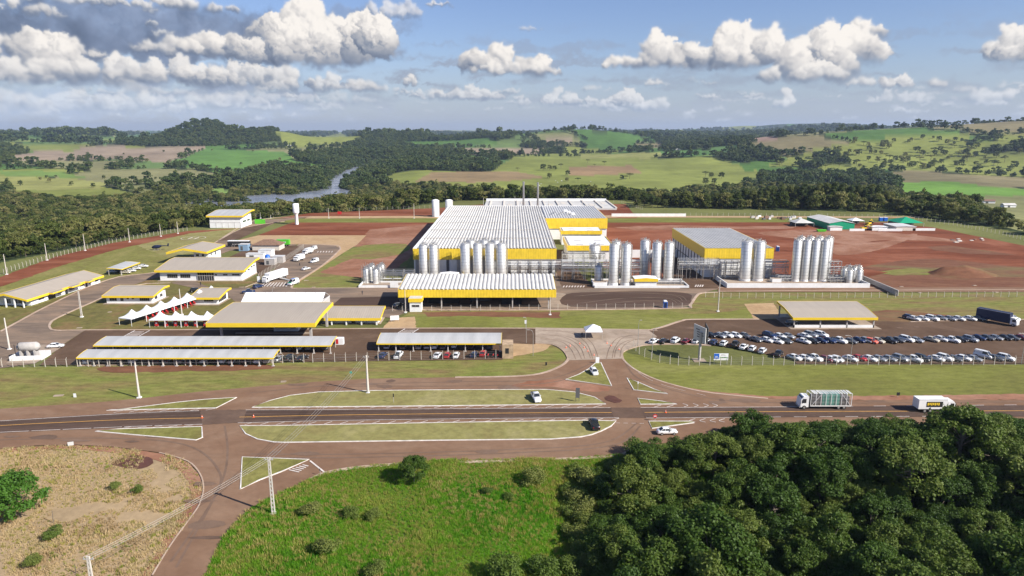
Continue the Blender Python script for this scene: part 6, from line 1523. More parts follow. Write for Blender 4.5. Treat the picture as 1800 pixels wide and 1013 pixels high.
row([(215, 614, 'black', 's'), (250, 614, 'grey', 'h'), (300, 614, 'white', 's'), (350, 614, 'black', 's'), (420, 613, 'grey', 's'), (510, 614, 'grey', 's'), (529, 613, 'white', 'h'), (545, 613, 'silver', 's'), (574, 613, 'grey', 's')], R(90), 'the shade of the upper carport', 'cars under the carports')
row([(197, 480, 'silver', 's'), (207, 479, 'black', 's'), (221, 481, 'beige', 's'), (230, 478, 'white', 's'), (240, 474, 'white', 'h'), (252, 470, 'white', 's')], R(5), 'the small slanting carport by the garden road', 'cars under the slanting carport')
put_car('sedan', 'white', *G(98, 612), R(12), 'white sedan alone on the path beside the gas tank'); put_car('hatchback', 'white', *G(1044, 658), R(-82), 'white hatchback parked on the triangular grass island')
put_car('pickup', 'white', *G(942, 704), R(-80), 'white pickup parked on the long northern island', z=.3); put_car('pickup', 'black', *G(1044, 752), R(95), 'dark pickup with open bed on the long southern island', z=.3)
put_car('sedan', 'white', *G(1172, 764), R(4), 'white sedan on the ramp below the stop sign', z=.2)
put_car('pickup', 'navy', *G(437, 516), R(-160), 'dark navy pickup beside the marquee'); put_car('suv', 'navy', *G(454, 507), R(60), 'dark navy SUV at the crossing by the large office'); put_car('suv', 'black', *G(345, 514), R(0), 'black SUV behind the small white office')
put_car('sedan', 'white', *G(538, 475), R(60), 'white sedan on the delivery road behind the ambulance'); put_car('suv', 'black', *G(1392, 572), R(10), 'black SUV in the shade of the parking shelter'); put_car('suv', 'black', *G(702, 541), R(40), 'black SUV in the shadow left of the guard booth')
def wheels(t, xs, w, r=.5):
    for x in xs:
        for s in (-1, 1):
            a = MB(); a.tube((0, 0, 0), (0, s * .32, 0), r, 'rubber', n=16); o = a.build('wheel', t); o.location = (x, s * (w - .32), r); b = MB(); b.tube((0, s * .3, 0), (0, s * .34, 0), r * .55, 'steel_dull', n=10); b.build('rim', o)
def truck_cab(t, x, m, w=1.2, h=3.0, l=2.0, z0=.55):
    mb = MB(); loft(mb, [(x, [(-w, z0), (-w, h), (w, h), (w, z0)]), (x + l * .62, [(-w, z0), (-w, h), (w, h), (w, z0)]), (x + l * .93, [(-w, z0), (-w * .96, h - .7), (w * .96, h - .7), (w, z0)]), (x + l, [(-w * .96, z0), (-w * .92, 1.5), (w * .92, 1.5), (w * .96, z0)])], m, False); mb.build('cab', t)
    g = MB(); g.hexa([(x + l * .985, -w * .86, 1.55), (x + l * .985, w * .86, 1.55), (x + l * .97, w * .86, 1.5), (x + l * .97, -w * .86, 1.5)], [(x + l * .80, -w * .82, h - .25), (x + l * .80, w * .82, h - .25), (x + l * .70, w * .82, h - .2), (x + l * .70, -w * .82, h - .2)], 'glass')
    for s in (-1, 1): g.box(x + l * .3, s * (w + .015) - .015, 1.6, x + l * .72, s * (w + .015) + .015, h - .55, 'glass')
    g.build('windscreen', t)
    for s in (-1, 1): hb = MB(); hb.box(x + l - .02, s * w * .75 - .18, .75, x + l + .04, s * w * .75 + .18, 1.0, 'lamp'); hb.build('headlight', t)
    b = MB(); b.box(x + l - .1, -w * .95, .4, x + l + .1, w * .95, .7, 'grey'); b.build('bumper', t)
    mm = MB()
    for s in (-1, 1): mm.box(x + l * .8, s * (w + .2) - .1, 1.6, x + l * .86, s * (w + .2) + .1, 2.4, 'blackm')
    mm.build('mirror', t)
def truck(name, px, py, rz, label, L, boxm, cabm='white', bh=3.6, cat='truck', z=GZ + .04, extra=None, w=1.25, cabh=2.9):
    x, y = G(px, py); t = thing(name, (x, y, z), rz, label, cat)
    mb = MB(); mb.box(-L / 2, -.5, .55, L / 2 - .6, .5, .85, 'blackm'); mb.build('chassis', t)
    if boxm:
        mb = MB(); mb.box(-L / 2, -w, .95, L / 2 - 2.3, w, bh, boxm); mb.build('cargo_box', t)
        q = MB()
        for s in (-1, 1): q.box(-L / 2, s * w - .04, bh - .02, L / 2 - 2.3, s * w + .04, bh + .05, 'grey')
        q.build('roof_rail', t)
    truck_cab(t, L / 2 - 2.1, cabm, w=1.18, h=cabh); wheels(t, [L / 2 - 1.1, -L / 2 + 1.6] + ([-L / 2 + 2.9] if L > 8.5 else []), 1.22, .48)
    if extra: extra(t, L, w, bh)
    return t
# livestock truck on the highway, heading left
def crates(t, L, w, bh):
    x0, x1 = -L / 2, L / 2 - 2.5
    mb = MB(); n = 8
    for i in range(n + 1):
        x = x0 + (x1 - x0) * i / n
        for s in (-1, 1): mb.box(x - .05, s * w - .05, .9, x + .05, s * w + .05, 3.9, 'white')
        mb.box(x - .06, -w, 3.84, x + .06, w, 3.94, 'white')
    for s in (-1, 1):
        for k in range(9): mb.box(x0, s * w - .03, 1.0 + k * .36, x1, s * w + .03, 1.05 + k * .36, 'grey')
        mb.tube((x0 + .2, s * (w + .04), 1), (x0 + 2.4, s * (w + .04), 3.8), .06, 'white', n=4); mb.tube((x1 - .2, s * (w + .04), 1), (x1 - 2.4, s * (w + .04), 3.8), .06, 'white', n=4)
        mb.box(x0, s * w - .06, .8, x1, s * w + .06, .98, 'white')
    mb.build('cage', t); mb = MB()
    for i in range(14): mb.box(x0 + .3 + i * (x1 - x0 - .6) / 14, -w * .95, 3.95, x0 + .55 + i * (x1 - x0 - .6) / 14, w * .95, 4.0, 'white')
    mb.build('roof_slats', t)
    for i in range(4): mb = MB(); mb.box(x0 + .5 + i * (x1 - x0 - 1) / 4, -w * .88, 1.0, x0 + .35 + (i + 1) * (x1 - x0 - 1) / 4, w * .88, 3.6 - (.5 if i in (0, 3) else 0), 'teal' if i in (1, 2) else 'darkgrey'); mb.build('crate', t)
truck('livestock_truck', 1446, 718, math.pi, 'white livestock truck with slatted cage and teal crates on the highway', 12.2, None, 'white', cat='truck', z=.24, extra=crates, cabh=3.2)
def vanlogo(t, L, w, bh):
    for s in (-1, 1):
        q = MB(); q.box(-L / 2 + 1.8, s * (w + .02) - .02, 1.5, L / 2 - 3.4, s * (w + .02) + .02, 2.8, 'blackm')
        for k in range(7): q.box(-L / 2 + 2.0 + k * .42, s * (w + .045) - .01, 1.9 + .1 * (k % 2), -L / 2 + 2.3 + k * .42, s * (w + .045) + .01, 2.55, 'yellow')
        q.build('side_logo', t)
truck('box_truck', 1641, 724, 0, 'white box truck with black and yellow side panel on the highway', 9.0, 'white', z=.24, extra=vanlogo, bh=3.3)
truck('curtain_truck', 1752, 568, R(-55), 'large navy curtain-sided truck with white cab in the car park', 12.5, 'navy', 'white', bh=4.1)
def logo_g(t, L, w, bh):
    for s in (-1, 1):
        q = MB()
        for k in range(4): q.tube((-2.6 + k * .9, s * (w + .03), 2.3), (-2.6 + k * .9, s * (w + .06), 2.3), .42, 'white', n=12)
        q.build('side_logo', t)
truck('box_truck', 495, 433, math.pi, 'bright green box truck beyond the parking court', 9.5, 'green', 'white', extra=logo_g, bh=3.8)
truck('box_truck', 484, 493, R(-108), 'long white truck with side ramp beside the large office', 15.5, 'white', 'white', bh=3.9, extra=lambda t, L, w, bh: (lambda q: (q.hexa([(-2, w, 1.0), (-.6, w, 1.0), (-.6, w + 5, .05), (-2, w + 5, .05)], [(-2, w, 1.1), (-.6, w, 1.1), (-.6, w + 5, .15), (-2, w + 5, .15)], 'steel_dull'), q.build('ramp', t)))(MB()))
truck('delivery_van', 526, 459, R(-110), 'white high delivery van with grey nose on the delivery road', 6.6, 'white', 'silver' if 'silver' in M else 'white', bh=3.1, cat='van', cabh=2.5)
truck('delivery_van', 541, 447, R(-112), 'front one of two white vans parked nose to tail up the road', 6.6, 'white', bh=3.0, cat='van', cabh=2.4)
put_car('van', 'white', *G(551, 440), R(-112), 'rear one of two white vans parked nose to tail up the road'); put_car('van', 'white', *G(553, 462), R(-115), 'white minibus on the right side of the delivery road')
x, y = G(516, 501); t = put_car('van', 'white', x, y, R(-112), 'white ambulance with green bonnet stripe and blue light bar'); t.name = 'ambulance'; t['category'] = 'ambulance'; t.scale = (1.15, 1.15, 1.2)
q = MB(); q.box(-.2, -.6, 2.17, .25, .6, 2.32, 'blue'); q.build('light_bar', t); q = MB(); q.box(1.7, -.8, 1.03, 2.35, .8, 1.16, 'greend'); q.box(-2.0, -.945, .8, 1.2, -.93, 1.1, 'greend'); q.build('stripe', t)
x, y = G(421, 434); t = thing('coach', (x, y, GZ), R(0), 'black coach with white roof behind the fenced utility yard', 'bus'); L = 12.5; mb = MB()
loft(mb, [(-L / 2, [(-1.2, .4), (-1.25, 1.2), (-1.22, 3.2), (1.22, 3.2), (1.25, 1.2), (1.2, .4)]), (L / 2 - .5, [(-1.2, .4), (-1.25, 1.2), (-1.22, 3.2), (1.22, 3.2), (1.25, 1.2), (1.2, .4)]), (L / 2, [(-1.1, .4), (-1.15, 1.2), (-1.05, 2.9), (1.05, 2.9), (1.15, 1.2), (1.1, .4)])], 'black', False); mb.build('body', t)
mb = MB(); mb.box(-L / 2, -1.22, 3.2, L / 2 - .5, 1.22, 3.5, 'white'); mb.build('roof', t); mb = MB()
for s in (-1, 1): mb.box(-L / 2 + .5, s * 1.26 - .01, 1.9, L / 2 - 1, s * 1.26 + .01, 2.9, 'glass')
mb.box(L / 2 - .02, -1.0, 1.3, L / 2 + .02, 1.0, 2.8, 'glass'); mb.build('windows', t); mb = MB()
for k in range(8): mb.box(-3.5 + k * .8, -1.275, 1.25 + .1 * (k % 2), -3.0 + k * .8, -1.262, 1.75, 'grey')
mb.build('lettering', t); wheels(t, [-L / 2 + 2.5, -L / 2 + 3.8, L / 2 - 2.6], 1.24, .5)
# helicopter
x, y = G(277, 440); t = thing('helicopter', (x, y, GZ), R(180), 'dark helicopter resting on the grass near the helipad', 'helicopter'); mb = MB()
prof = [(-6.2, .10, 2.5), (-5.2, .16, 2.4), (-2.6, .28, 2.3), (-1.4, .75, 2.0), (0, 1.0, 1.75), (1.6, .95, 1.65), (2.6, .6, 1.45), (3.1, .15, 1.35)]
loft(mb, [(u, [(r_ * math.cos(a), z + r_ * 1.05 * math.sin(a)) for a in np.linspace(0, 2 * math.pi, 13)[:-1]]) for u, r_, z in prof], 'navy'); mb.build('fuselage', t)
mb = MB(); loft(mb, [(1.0, [(.99 * math.cos(a), 1.85 + .95 * math.sin(a)) for a in np.linspace(.15, math.pi - .15, 8)]), (2.2, [(.86 * math.cos(a), 1.7 + .8 * math.sin(a)) for a in np.linspace(.15, math.pi - .15, 8)]), (2.9, [(.4 * math.cos(a), 1.5 + .35 * math.sin(a)) for a in np.linspace(.15, math.pi - .15, 8)])], 'glass'); mb.build('canopy', t)
mb = MB(); mb.prism([(-6.4, 2.0), (-5.6, 2.2), (-6.0, 3.7), (-6.7, 3.7)], 'y', -.06, .06, 'navy'); mb.box(-5.4, -1.1, 2.35, -4.9, 1.1, 2.42, 'navy'); mb.build('tail_fin', t); mb = MB()
mb.tube((0, 0, 2.7), (0, 0, 3.3), .12, 'steel_dull')
for k in range(3): a = k * 2.094 + .4; mb.hexa([(0, -.1, 3.25), (0, .1, 3.25), (5 * math.cos(a) - .1 * math.sin(a), 5 * math.sin(a) + .1 * math.cos(a), 3.2), (5 * math.cos(a) + .1 * math.sin(a), 5 * math.sin(a) - .1 * math.cos(a), 3.2)], [(0, -.1, 3.29), (0, .1, 3.29), (5 * math.cos(a) - .1 * math.sin(a), 5 * math.sin(a) + .1 * math.cos(a), 3.24), (5 * math.cos(a) + .1 * math.sin(a), 5 * math.sin(a) - .1 * math.cos(a), 3.24)], 'blackm')
mb.build('rotor', t); mb = MB()
for s in (-1, 1): mb.tube((-1.4, s * 1.1, .1), (2.2, s * 1.1, .1), .07, 'grey', n=6); mb.tube((-.8, s * 1.1, .1), (-.6, s * .6, 1.0), .05, 'grey', n=5); mb.tube((1.2, s * 1.1, .1), (1.0, s * .6, 1.0), .05, 'grey', n=5)
mb.build('skid', t)
# fenced utility yard beside the large office
x, y = G(466, 441); t = thing('utility_shed', (x - 7, y, GZ), 0, 'low shed with dark brown hipped roof beside the coach', 'shed'); mb = MB(); mb.box(0, 0, -.1, 15, 9, 3, 'tan'); mb.build('wall', t); mb = MB()
for f_ in (((-.6, -.6, 3), (15.6, -.6, 3), (10, 4.5, 5.6), (5, 4.5, 5.6)), ((15.6, -.6, 3), (15.6, 9.6, 3), (10, 4.5, 5.6)), ((15.6, 9.6, 3), (-.6, 9.6, 3), (5, 4.5, 5.6), (10, 4.5, 5.6)), ((-.6, 9.6, 3), (-.6, -.6, 3), (5, 4.5, 5.6))): mb.face(f_, 'wood')
mb.build('roof', t); lay('utility_yard', [(398, 455), (430, 440), (520, 432), (536, 440), (490, 467), (455, 490), (450, 470)], 9, 'asphalt_lot')
for lab, px, py, w, d, h, m_ in (('blue-grey metal container beside the coach', 428, 442, 5, 4, 3.6, 'blue_grey'), ('low white control cabin in the utility yard', 448, 456, 9, 4, 2.6, 'white'), ('white transformer box in the utility yard', 466, 452, 7, 5, 3.4, 'white'), ('grey generator box beside the small blue tank', 474, 467, 5, 4, 3.0, 'grey'), ('pale grey generator box nearest the delivery road', 489, 463, 5, 4, 3.2, 'grey')):
    if m_ == 'blue_grey' and m_ not in M: M[m_] = plain('blue grey metal', (.22, .33, .45), .5)
    x, y = G(px, py); t = thing('equipment_box', (x - w / 2, y, GZ), 0, lab, 'container'); mb = MB(); mb.box(0, 0, 0, w, d, h, m_); mb.build('housing', t); mb = MB(); mb.box(-.1, -.1, h, w + .1, d + .1, h + .15, 'rooflight'); mb.build('lid', t); mb = MB(); mb.box(w * .2, -.04, .4, w * .45, -.01, h * .75, 'darkgrey'); mb.build('vent', t)
x, y = G(471, 464); t = thing('drum_tank', (x, y, GZ), 0, 'small blue drum tank among the grey generator boxes', 'tank'); mb = MB(); mb.lathe(0, 0, [(1.2, 1.5), (1.2, 4.2), (.4, 4.6)], 'blue', 16); mb.build('shell', t); mb = MB(); mb.box(-.8, -.8, 0, .8, .8, 1.5, 'steel_dull'); mb.build('stand', t)
# portable toilets
for lab, px, py in (('blue portable toilet at the edge of the front yard', 1169, 542), ('blue portable toilet on the red earth by the silos', 1366.5, 442)):
    x, y = G(px, py); t = thing('portable_toilet', (x, y, GZ), 0, lab, 'toilet', 'blue portable toilets'); mb = MB(); mb.box(-.7, -.7, 0, .7, .7, 2.5, 'blue'); mb.build('cabin', t); mb = MB(); mb.prism([(-.8, 2.5), (.8, 2.5), (.5, 2.85), (-.5, 2.85)], 'y', -.8, .8, 'whitep'); mb.build('roof', t); mb = MB(); mb.box(-.45, -.76, .15, .45, -.71, 2.2, 'navy'); mb.build('door', t)
for lab, px in (('left blue cabin at the back of the camp', 1548), ('right blue cabin at the back of the camp', 1556)):
    x, y = G(px, 389); t = thing('site_cabin', (x, y, GZ), 0, lab, 'cabin', 'blue cabins'); mb = MB(); mb.box(-1.2, -1, 0, 1.2, 1, 2.6, 'blue'); mb.build('cabin', t); mb = MB(); mb.box(-1.3, -1.1, 2.6, 1.3, 1.1, 2.75, 'whitep'); mb.build('roof', t)

# ------------------------------------------------------------------ poles, wires, fences, signs
def hpx(px, py, top):
    Y = G(px, py)[1]; v = (top - 506.5) / FPX; return H - (Y * sT + v * Y * cT) / (cT - v * sT)
def pole(px, py, top, label, ladder=False, r=.24, xy=None, h=None, arm=True, group='concrete power poles'):
    x, y = xy or G(px, py); h = h or hpx(px, py, top); t = thing('power_pole', (x, y, 0), 0, label, 'pole', group); mb = MB()
    if ladder:
        for s in (-1, 1): mb.hexa([(s * .24 - .07, -.14, -.3), (s * .24 + .07, -.14, -.3), (s * .24 + .07, .14, -.3), (s * .24 - .07, .14, -.3)], [(s * .14 - .07, -.1, h), (s * .14 + .07, -.1, h), (s * .14 + .07, .1, h), (s * .14 - .07, .1, h)], 'pole')
        for k in range(int(h / .8)): w_ = .24 - .10 * k * .8 / h; mb.box(-w_, -.1, .5 + k * .8, w_, .1, .78 + k * .8, 'pole')
    else: mb.tube((0, 0, -.3), (0, 0, h), r, 'pole', r * .55, 10)
    mb.build('shaft', t); mb = MB(); mb.box(-.45, -.45, -.1, .45, .45, .35, 'white'); mb.build('foot', t)
    if arm: mb = MB(); mb.box(-.7, -.07, h - .5, .7, .07, h - .36, 'grey'); mb.build('crossarm', t); mb = MB(); [mb.lathe(u, 0, [(.06, h - .36), (.08, h - .2), (.04, h - .1)], 'steel_dull', 8) for u in (-.6, 0, .6)]; mb.build('insulator', t)
    return (x, y, h)
P1 = pole(647, 692, 625, 'tall white concrete pole on the northern island, holding wires', r=.34)
P2 = pole(481, 905, 804, 'slotted white concrete pole beside the triangular island, holding wires', True)
P3 = pole(0, 0, 0, 'concrete pole at the bottom edge where the wires end', True, xy=(-57.5, 82.0), h=H - (82 * sT + (978 - 506.5) / FPX * 82 * cT) / (cT - (978 - 506.5) / FPX * sT))
pole(245, 700, 638, 'white concrete pole on the grass bank below the lower carport', arm=False, r=.3)
pole(144, 558, 512, 'slotted concrete pole beside the garden road', True, arm=False); pole(17, 615, 559, 'concrete pole behind the gas tank', r=.3, arm=False)
pole(320, 554, 508, 'concrete pole between the two rows of peaked tents', r=.24, arm=False); pole(713, 550, 500, 'slim pole left of the guard booth', r=.15, arm=False); pole(967, 554, 522, 'slim pole at the right corner of the loading canopy', r=.15, arm=False)
pole(1262, 548, 492, 'power pole with braces on the lawn between yard and car park', r=.22); pole(1198, 502, 458, 'pole at the lane beside the middle bund', r=.12, arm=False)
for i, (px, py, tp) in enumerate(((12, 483, 447), (83, 458, 428), (150, 441, 412), (228, 426, 401), (283, 416, 394), (313, 411, 390))): pole(px, py, tp, ordn[i] + ' pole from the left along the red track by the left fence', group='poles along the left fence', arm=False, r=.22)
for i, (px, py, tp) in enumerate(((376, 374, 365), (458, 381, 371), (476, 381, 375), (578, 378, 363), (632, 375, 363), (728, 370, 355), (850, 364, 345), (895, 364, 345), (905, 364, 342), (964, 364, 347), (1023, 364, 345), (1045, 360, 346))): pole(px, 384, tp + 3, ordn[i] + ' pole from the left along the far side of the site', group='poles along the back of the site', arm=False, r=.2)
def wires(label, A, B, offs, sag):
    t = thing('power_line', (0, 0, 0), 0, label, 'wires')
    for o_ in offs:
        mb = MB(); n = 18; pts = []
        for i in range(n + 1):
            k = i / n; pts.append((A[0] + (B[0] - A[0]) * k + o_, A[1] + (B[1] - A[1]) * k, A[2] - .15 + (B[2] - A[2]) * k - sag * 4 * k * (1 - k)))
        for p, q in zip(pts[:-1], pts[1:]): mb.tube(p, q, .028, 'wire', n=4, caps=False)
        mb.build('wire', t)
wires('wires sagging from the island pole to the slotted pole', P1, P2, (-.6, 0, .6), 1.0); wires('wires sagging from the slotted pole to the bottom edge', P2, P3, (-.6, 0, .6), .5)
wires('thin wires along the slope toward the left carports', P1, (-118, 178.5, 3.4), (0,), 1.0)
def lamp(px, py, top, label, reach=1.8, d=1):
    x, y = G(px, py); h = hpx(px, py, top); t = thing('street_lamp', (x, y, 0), 0, label, 'street lamp', 'lamp posts'); mb = MB(); mb.tube((0, 0, 0), (0, 0, h * .85), .09, 'steel_dull', .06, 6)
    pts = [(0, 0, h * .85), (d * reach * .15, 0, h * .94), (d * reach * .5, 0, h * .99), (d * reach, 0, h)]
    for p, q in zip(pts[:-1], pts[1:]): mb.tube(p, q, .05, 'steel_dull', n=5)
    mb.build('post', t); mb = MB(); mb.box(d * reach - .1 if d > 0 else d * reach - .6, -.12, h - .05, d * reach + .6 if d > 0 else d * reach + .1, .12, h + .05, 'grey'); mb.build('lamp_head', t)
lamp(1494, 640, 590, 'curved street lamp in the front row of the car park', 1.6, -1); lamp(1795, 640, 586, 'curved street lamp at the right edge of the car park', 1.6, -1); lamp(1146, 628, 576, 'curved street lamp at the corner of the car park', 1.4, 1); lamp(937, 626, 580, 'curved street lamp left of the plaza', 1.2, -1)
lamp(1121, 610, 563, 'thin straight lamp post behind the plaza', .4, 1); lamp(925, 604, 558, 'thin lamp post with a small white sign', .4, -1); lamp(481, 540, 506, 'thin lamp post behind the gate canopy', .4, 1)
def fence(label, pts, sp, h, nw=5, bend=.35, side=1, world=False, wirer=.02, pr=.07):
    P = [Vector((*p, 0)) for p in (pts if world else W_(pts))]
    t = thing('fence', P[0], 0, label, 'fence'); posts = []; d = 0; nxt = 0
    for a, b in zip(P[:-1], P[1:]):
        L = (b - a).length
        while nxt <= d + L: posts.append((a.lerp(b, (nxt - d) / L), (b - a).normalized())); nxt += sp
        d += L
    o = P[0]
    for p, dr in posts[:98]:
        nrm = Vector((-dr.y, dr.x, 0)) * side; q = p - o; mb = MB(); mb.box(q.x - pr, q.y - pr, -.1, q.x + pr, q.y + pr, h, 'fence'); mb.tube((q.x, q.y, h - .02), (q.x + nrm.x * bend, q.y + nrm.y * bend, h + .4), pr * .8, 'fence', n=4); mb.build('post', t)
    mb = MB()
    for (p, _), (q, _) in zip(posts[:-1], posts[1:]):
        for k in range(nw): z = .15 + (h - .25) * k / (nw - 1); mb.tube(tuple(p - o + Vector((0, 0, z))), tuple(q - o + Vector((0, 0, z))), wirer, 'mesh', n=3, caps=False)
    mb.build('wire_mesh', t); return t
fence('long concrete-post fence in front of the right car park', [(1192, 642.5), (1400, 642.5), (1620, 642), (2000, 641.5)], 3.0, 2.3, side=1)
fence('curved concrete-post fence around the sign lawn', [(1113, 612), (1122, 622), (1138, 631), (1160, 638), (1192, 642.5)], 3.0, 2.3)
fence('concrete-post fence in front of the left carports', [(-250, 650), (0, 646), (137, 645), (300, 643.5), (440, 640), (545, 637.5)], 3.0, 2.3)
fence('concrete-post fence in front of the short carport', [(550, 637.5), (700, 634), (880, 631)], 3.1, 2.3)
fence('fence along the red track at left, against the woods', [(-250, 560), (-60, 503), (0, 484), (60, 464), (118, 447.5), (200, 427), (270, 414.5), (330, 405.5)], 3.1, 2.3, nw=4)
fence('fence along the back left of the site', [(450, 381), (545, 373), (700, 368), (770, 366)], 4.5, 2.2, nw=4); fence('fence behind the basins at the back', [(850, 358), (1090, 357), (1130, 370)], 5, 2.2, nw=4)
fence('back fence in front of the eucalyptus trees', [(1195, 380), (1400, 380.5), (1560, 383), (1600, 385.5)], 4.2, 2.2, nw=4)
fence('fence descending along the right edge of the site', [(1600, 385.5), (1680, 397), (1760, 413), (1800, 423), (1900, 452)], 3.6, 2.3, nw=4)
fence('fence between the lane and the right lawn', [(1240, 523), (1262, 524.5), (1400, 525), (1800, 522), (2000, 521)], 3.3, 1.9, nw=4); fence('fence along the front of the loading yard', [(690, 548), (985, 545), (1100, 543.5), (1216, 542), (1230, 544)], 3.6, 1.8, nw=4)
fence('fence round the utility yard beside the vans', [(455, 492), (490, 468), (534, 438)], 2.2, 2.6, nw=3, bend=0)
# sign pylon in the lawn
x, y = G(1229, 634); t = thing('sign_pylon', (x, y, 0), 0, 'tall pylon with two angled billboards on the lawn', 'sign'); mb = MB(); mb.tube((0, 0, 0), (0, 0, 8.6), .38, 'grey', n=14); mb.build('post', t)
mb = MB(); mb.box(-1.8, -1.6, 0, 1.8, 1.6, .12, 'concrete'); mb.build('foot', t)
mb = MB(); mb.hexa([(-1.1, 3.6, 5.5), (.9, -1.6, 5.5), (1.1, -1.5, 5.5), (-.9, 3.7, 5.5)], [(-1.1, 3.6, 10.1), (.9, -1.6, 10.1), (1.1, -1.5, 10.1), (-.9, 3.7, 10.1)], 'rooflight'); mb.build('left_board', t)
mb = MB()
for k, (u0, u1) in enumerate(((.2, .5), (.3, .8), (.3, .85), (.3, .7))):
    z = 8.8 - k * .7; a = Vector((-1.1, 3.6, 0)).lerp(Vector((.9, -1.6, 0)), u0); b = Vector((-1.1, 3.6, 0)).lerp(Vector((.9, -1.6, 0)), u1); mb.hexa([(a.x - .04, a.y, z), (b.x - .04, b.y, z), (b.x, b.y, z), (a.x, a.y, z)], [(a.x - .04, a.y, z + .28), (b.x - .04, b.y, z + .28), (b.x, b.y, z + .28), (a.x, a.y, z + .28)], 'darkgrey')
mb.build('lettering', t); mb = MB(); mb.hexa([(1.5, -1.6, 5.6), (1.7, -1.6, 5.6), (2.4, 3.4, 5.6), (2.2, 3.4, 5.6)], [(1.5, -1.6, 10.2), (1.7, -1.6, 10.2), (2.4, 3.4, 10.2), (2.2, 3.4, 10.2)], 'darkgrey'); mb.build('right_board', t)
mb = MB()
for k in range(6): mb.tube((1.0, -1.4, 5.8 + k * .8), (1.6, -1.4, 5.8 + k * .8), .06, 'blackm', n=4)
for k in (0, 1): mb.tube((1.3 + k * .7, -1.2 + k * 4.4, 5.5), (1.3 + k * .7, -1.2 + k * 4.4, 10.6), .09, 'blackm', n=4)
mb.build('frame', t)
x, y = G(1254, 641); t = thing('project_board', (x, y, 0), 0, 'white and blue information board by the car park fence', 'sign'); mb = MB(); mb.box(0, 0, 1.3, 4.1, .1, 3.3, 'whitep'); mb.build('panel', t); mb = MB(); mb.box(.05, -.03, 1.75, 1.5, -.005, 3.25, 'blue'); mb.box(.3, -.05, 2.1, 1.3, -.032, 2.2, 'whitep'); mb.box(.3, -.05, 2.4, 1.1, -.032, 2.5, 'whitep'); mb.build('blue_field', t)
mb = MB()
for k in range(8): mb.box(1.7 + k * .28, -.03, 1.9 + (.05 if k % 2 else 0), 1.9 + k * .28, -.005, 2.25, 'darkgrey' if k % 3 else 'green')
for k in range(3): mb.box(2.0, -.03, 2.6 + k * .2, 3.6 - k * .3, -.005, 2.66 + k * .2, 'grey')
mb.build('lettering', t)
for u in (.2, 2.0, 3.9): mb = MB(); mb.box(u - .05, .1, 0, u + .05, .2, 3.2, 'grey'); mb.build('post', t)
def sign(px, py, top, label, w, h_, m_, posts=(0,), back='grey', disc=False, rz=0.0):
    x, y = G(px, py); hh = hpx(px, py, top); t = thing('road_sign', (x, y, 0), rz, label, 'sign')
    for u in posts: mb = MB(); mb.tube((u, .06, 0), (u, .06, hh), .05, back, n=6); mb.build('post', t)
    mb = MB()
    if disc:
        P = [(w / 2 * math.cos(math.pi / 8 + k * math.pi / 4), hh - w / 2 + w / 2 * math.sin(math.pi / 8 + k * math.pi / 4)) for k in range(8)]; mb.prism(P, 'y', -.04, 0, m_)
        lb = MB(); lb.box(-w * .3, -.06, hh - w / 2 - .09, w * .3, -.045, hh - w / 2 + .09, 'whitep'); mb.build('plate', t); lb.build('lettering', t); return t
    mb.box(-w / 2, -.04, hh - h_, w / 2, 0, hh, m_); mb.build('plate', t); return t
sign(1151, 742, 728, 'red octagonal stop sign beside the small island', 1.0, 1, 'redp', disc=True)
t = sign(1015, 708, 682, 'dark double direction board on the northern island, seen from behind', 1.0, 2.6, 'darkgrey', posts=(-.4, .4), back='darkgrey')
sign(1050, 640, 628, 'white direction board at the tip of the entrance triangle', 1.0, 2.0, 'whitep', posts=(-.4, .4)); sign(924, 579, 563, 'small white sign on a thin post above the lawn', .7, 1.2, 'whitep'); sign(132, 699, 692, 'small white and blue road sign on the left bank', .7, 1.0, 'whitep')
sign(1121, 688, 671, 'thin white marker post on the small island', .25, .6, 'whitep'); sign(692, 710, 692, 'small black sign seen edge-on on the northern island', .25, .9, 'blackm'); sign(617, 663, 653, 'small teal sign plate on the grass slope', .6, .6, 'teal'); sign(125, 785, 777, 'small pale road sign seen from behind at the lower left', 1.1, .8, 'rooflight', rz=R(20)); sign(563, 838, 824, 'thin post at the bend of the side road', .2, .5, 'darkgrey')
sign(960, 643, 637, 'small black sign on the slope left of the plaza', .5, .9, 'blackm'); sign(694, 566, 555, 'small white board on legs on the bare patch', 3.0, 1.6, 'whitep', posts=(-1.2, 1.2), rz=R(12)); sign(455, 497, 486, 'white information totem at the corner of the large office lawn', 1.2, 2.6, 'whitep'); sign(1578, 700, 690, 'small black sign at the roadside bank', .8, .8, 'blackm')
sign(597, 377, 372, 'red and white notice at the back fence', 3.2, 2.2, 'redp', posts=(-1, 1))
t = thing('hoarding', (*G(448, 394), GZ), 0, 'green hoarding panel right of the tall white building', 'panel'); mb = MB(); mb.box(0, 0, 0, 7.5, .2, 3.2, 'green'); mb.build('panel', t)
q = MB()
for r_ in range(2):
    for k in range(5 - r_): q.box(-39.6 + k * 1.0, 246.98 - .2, GZ + 6.2 - r_ * 1.0, -39.0 + k * 1.0, 247.02 - .1, GZ + 6.5 - r_ * 1.0, 'darkgrey')
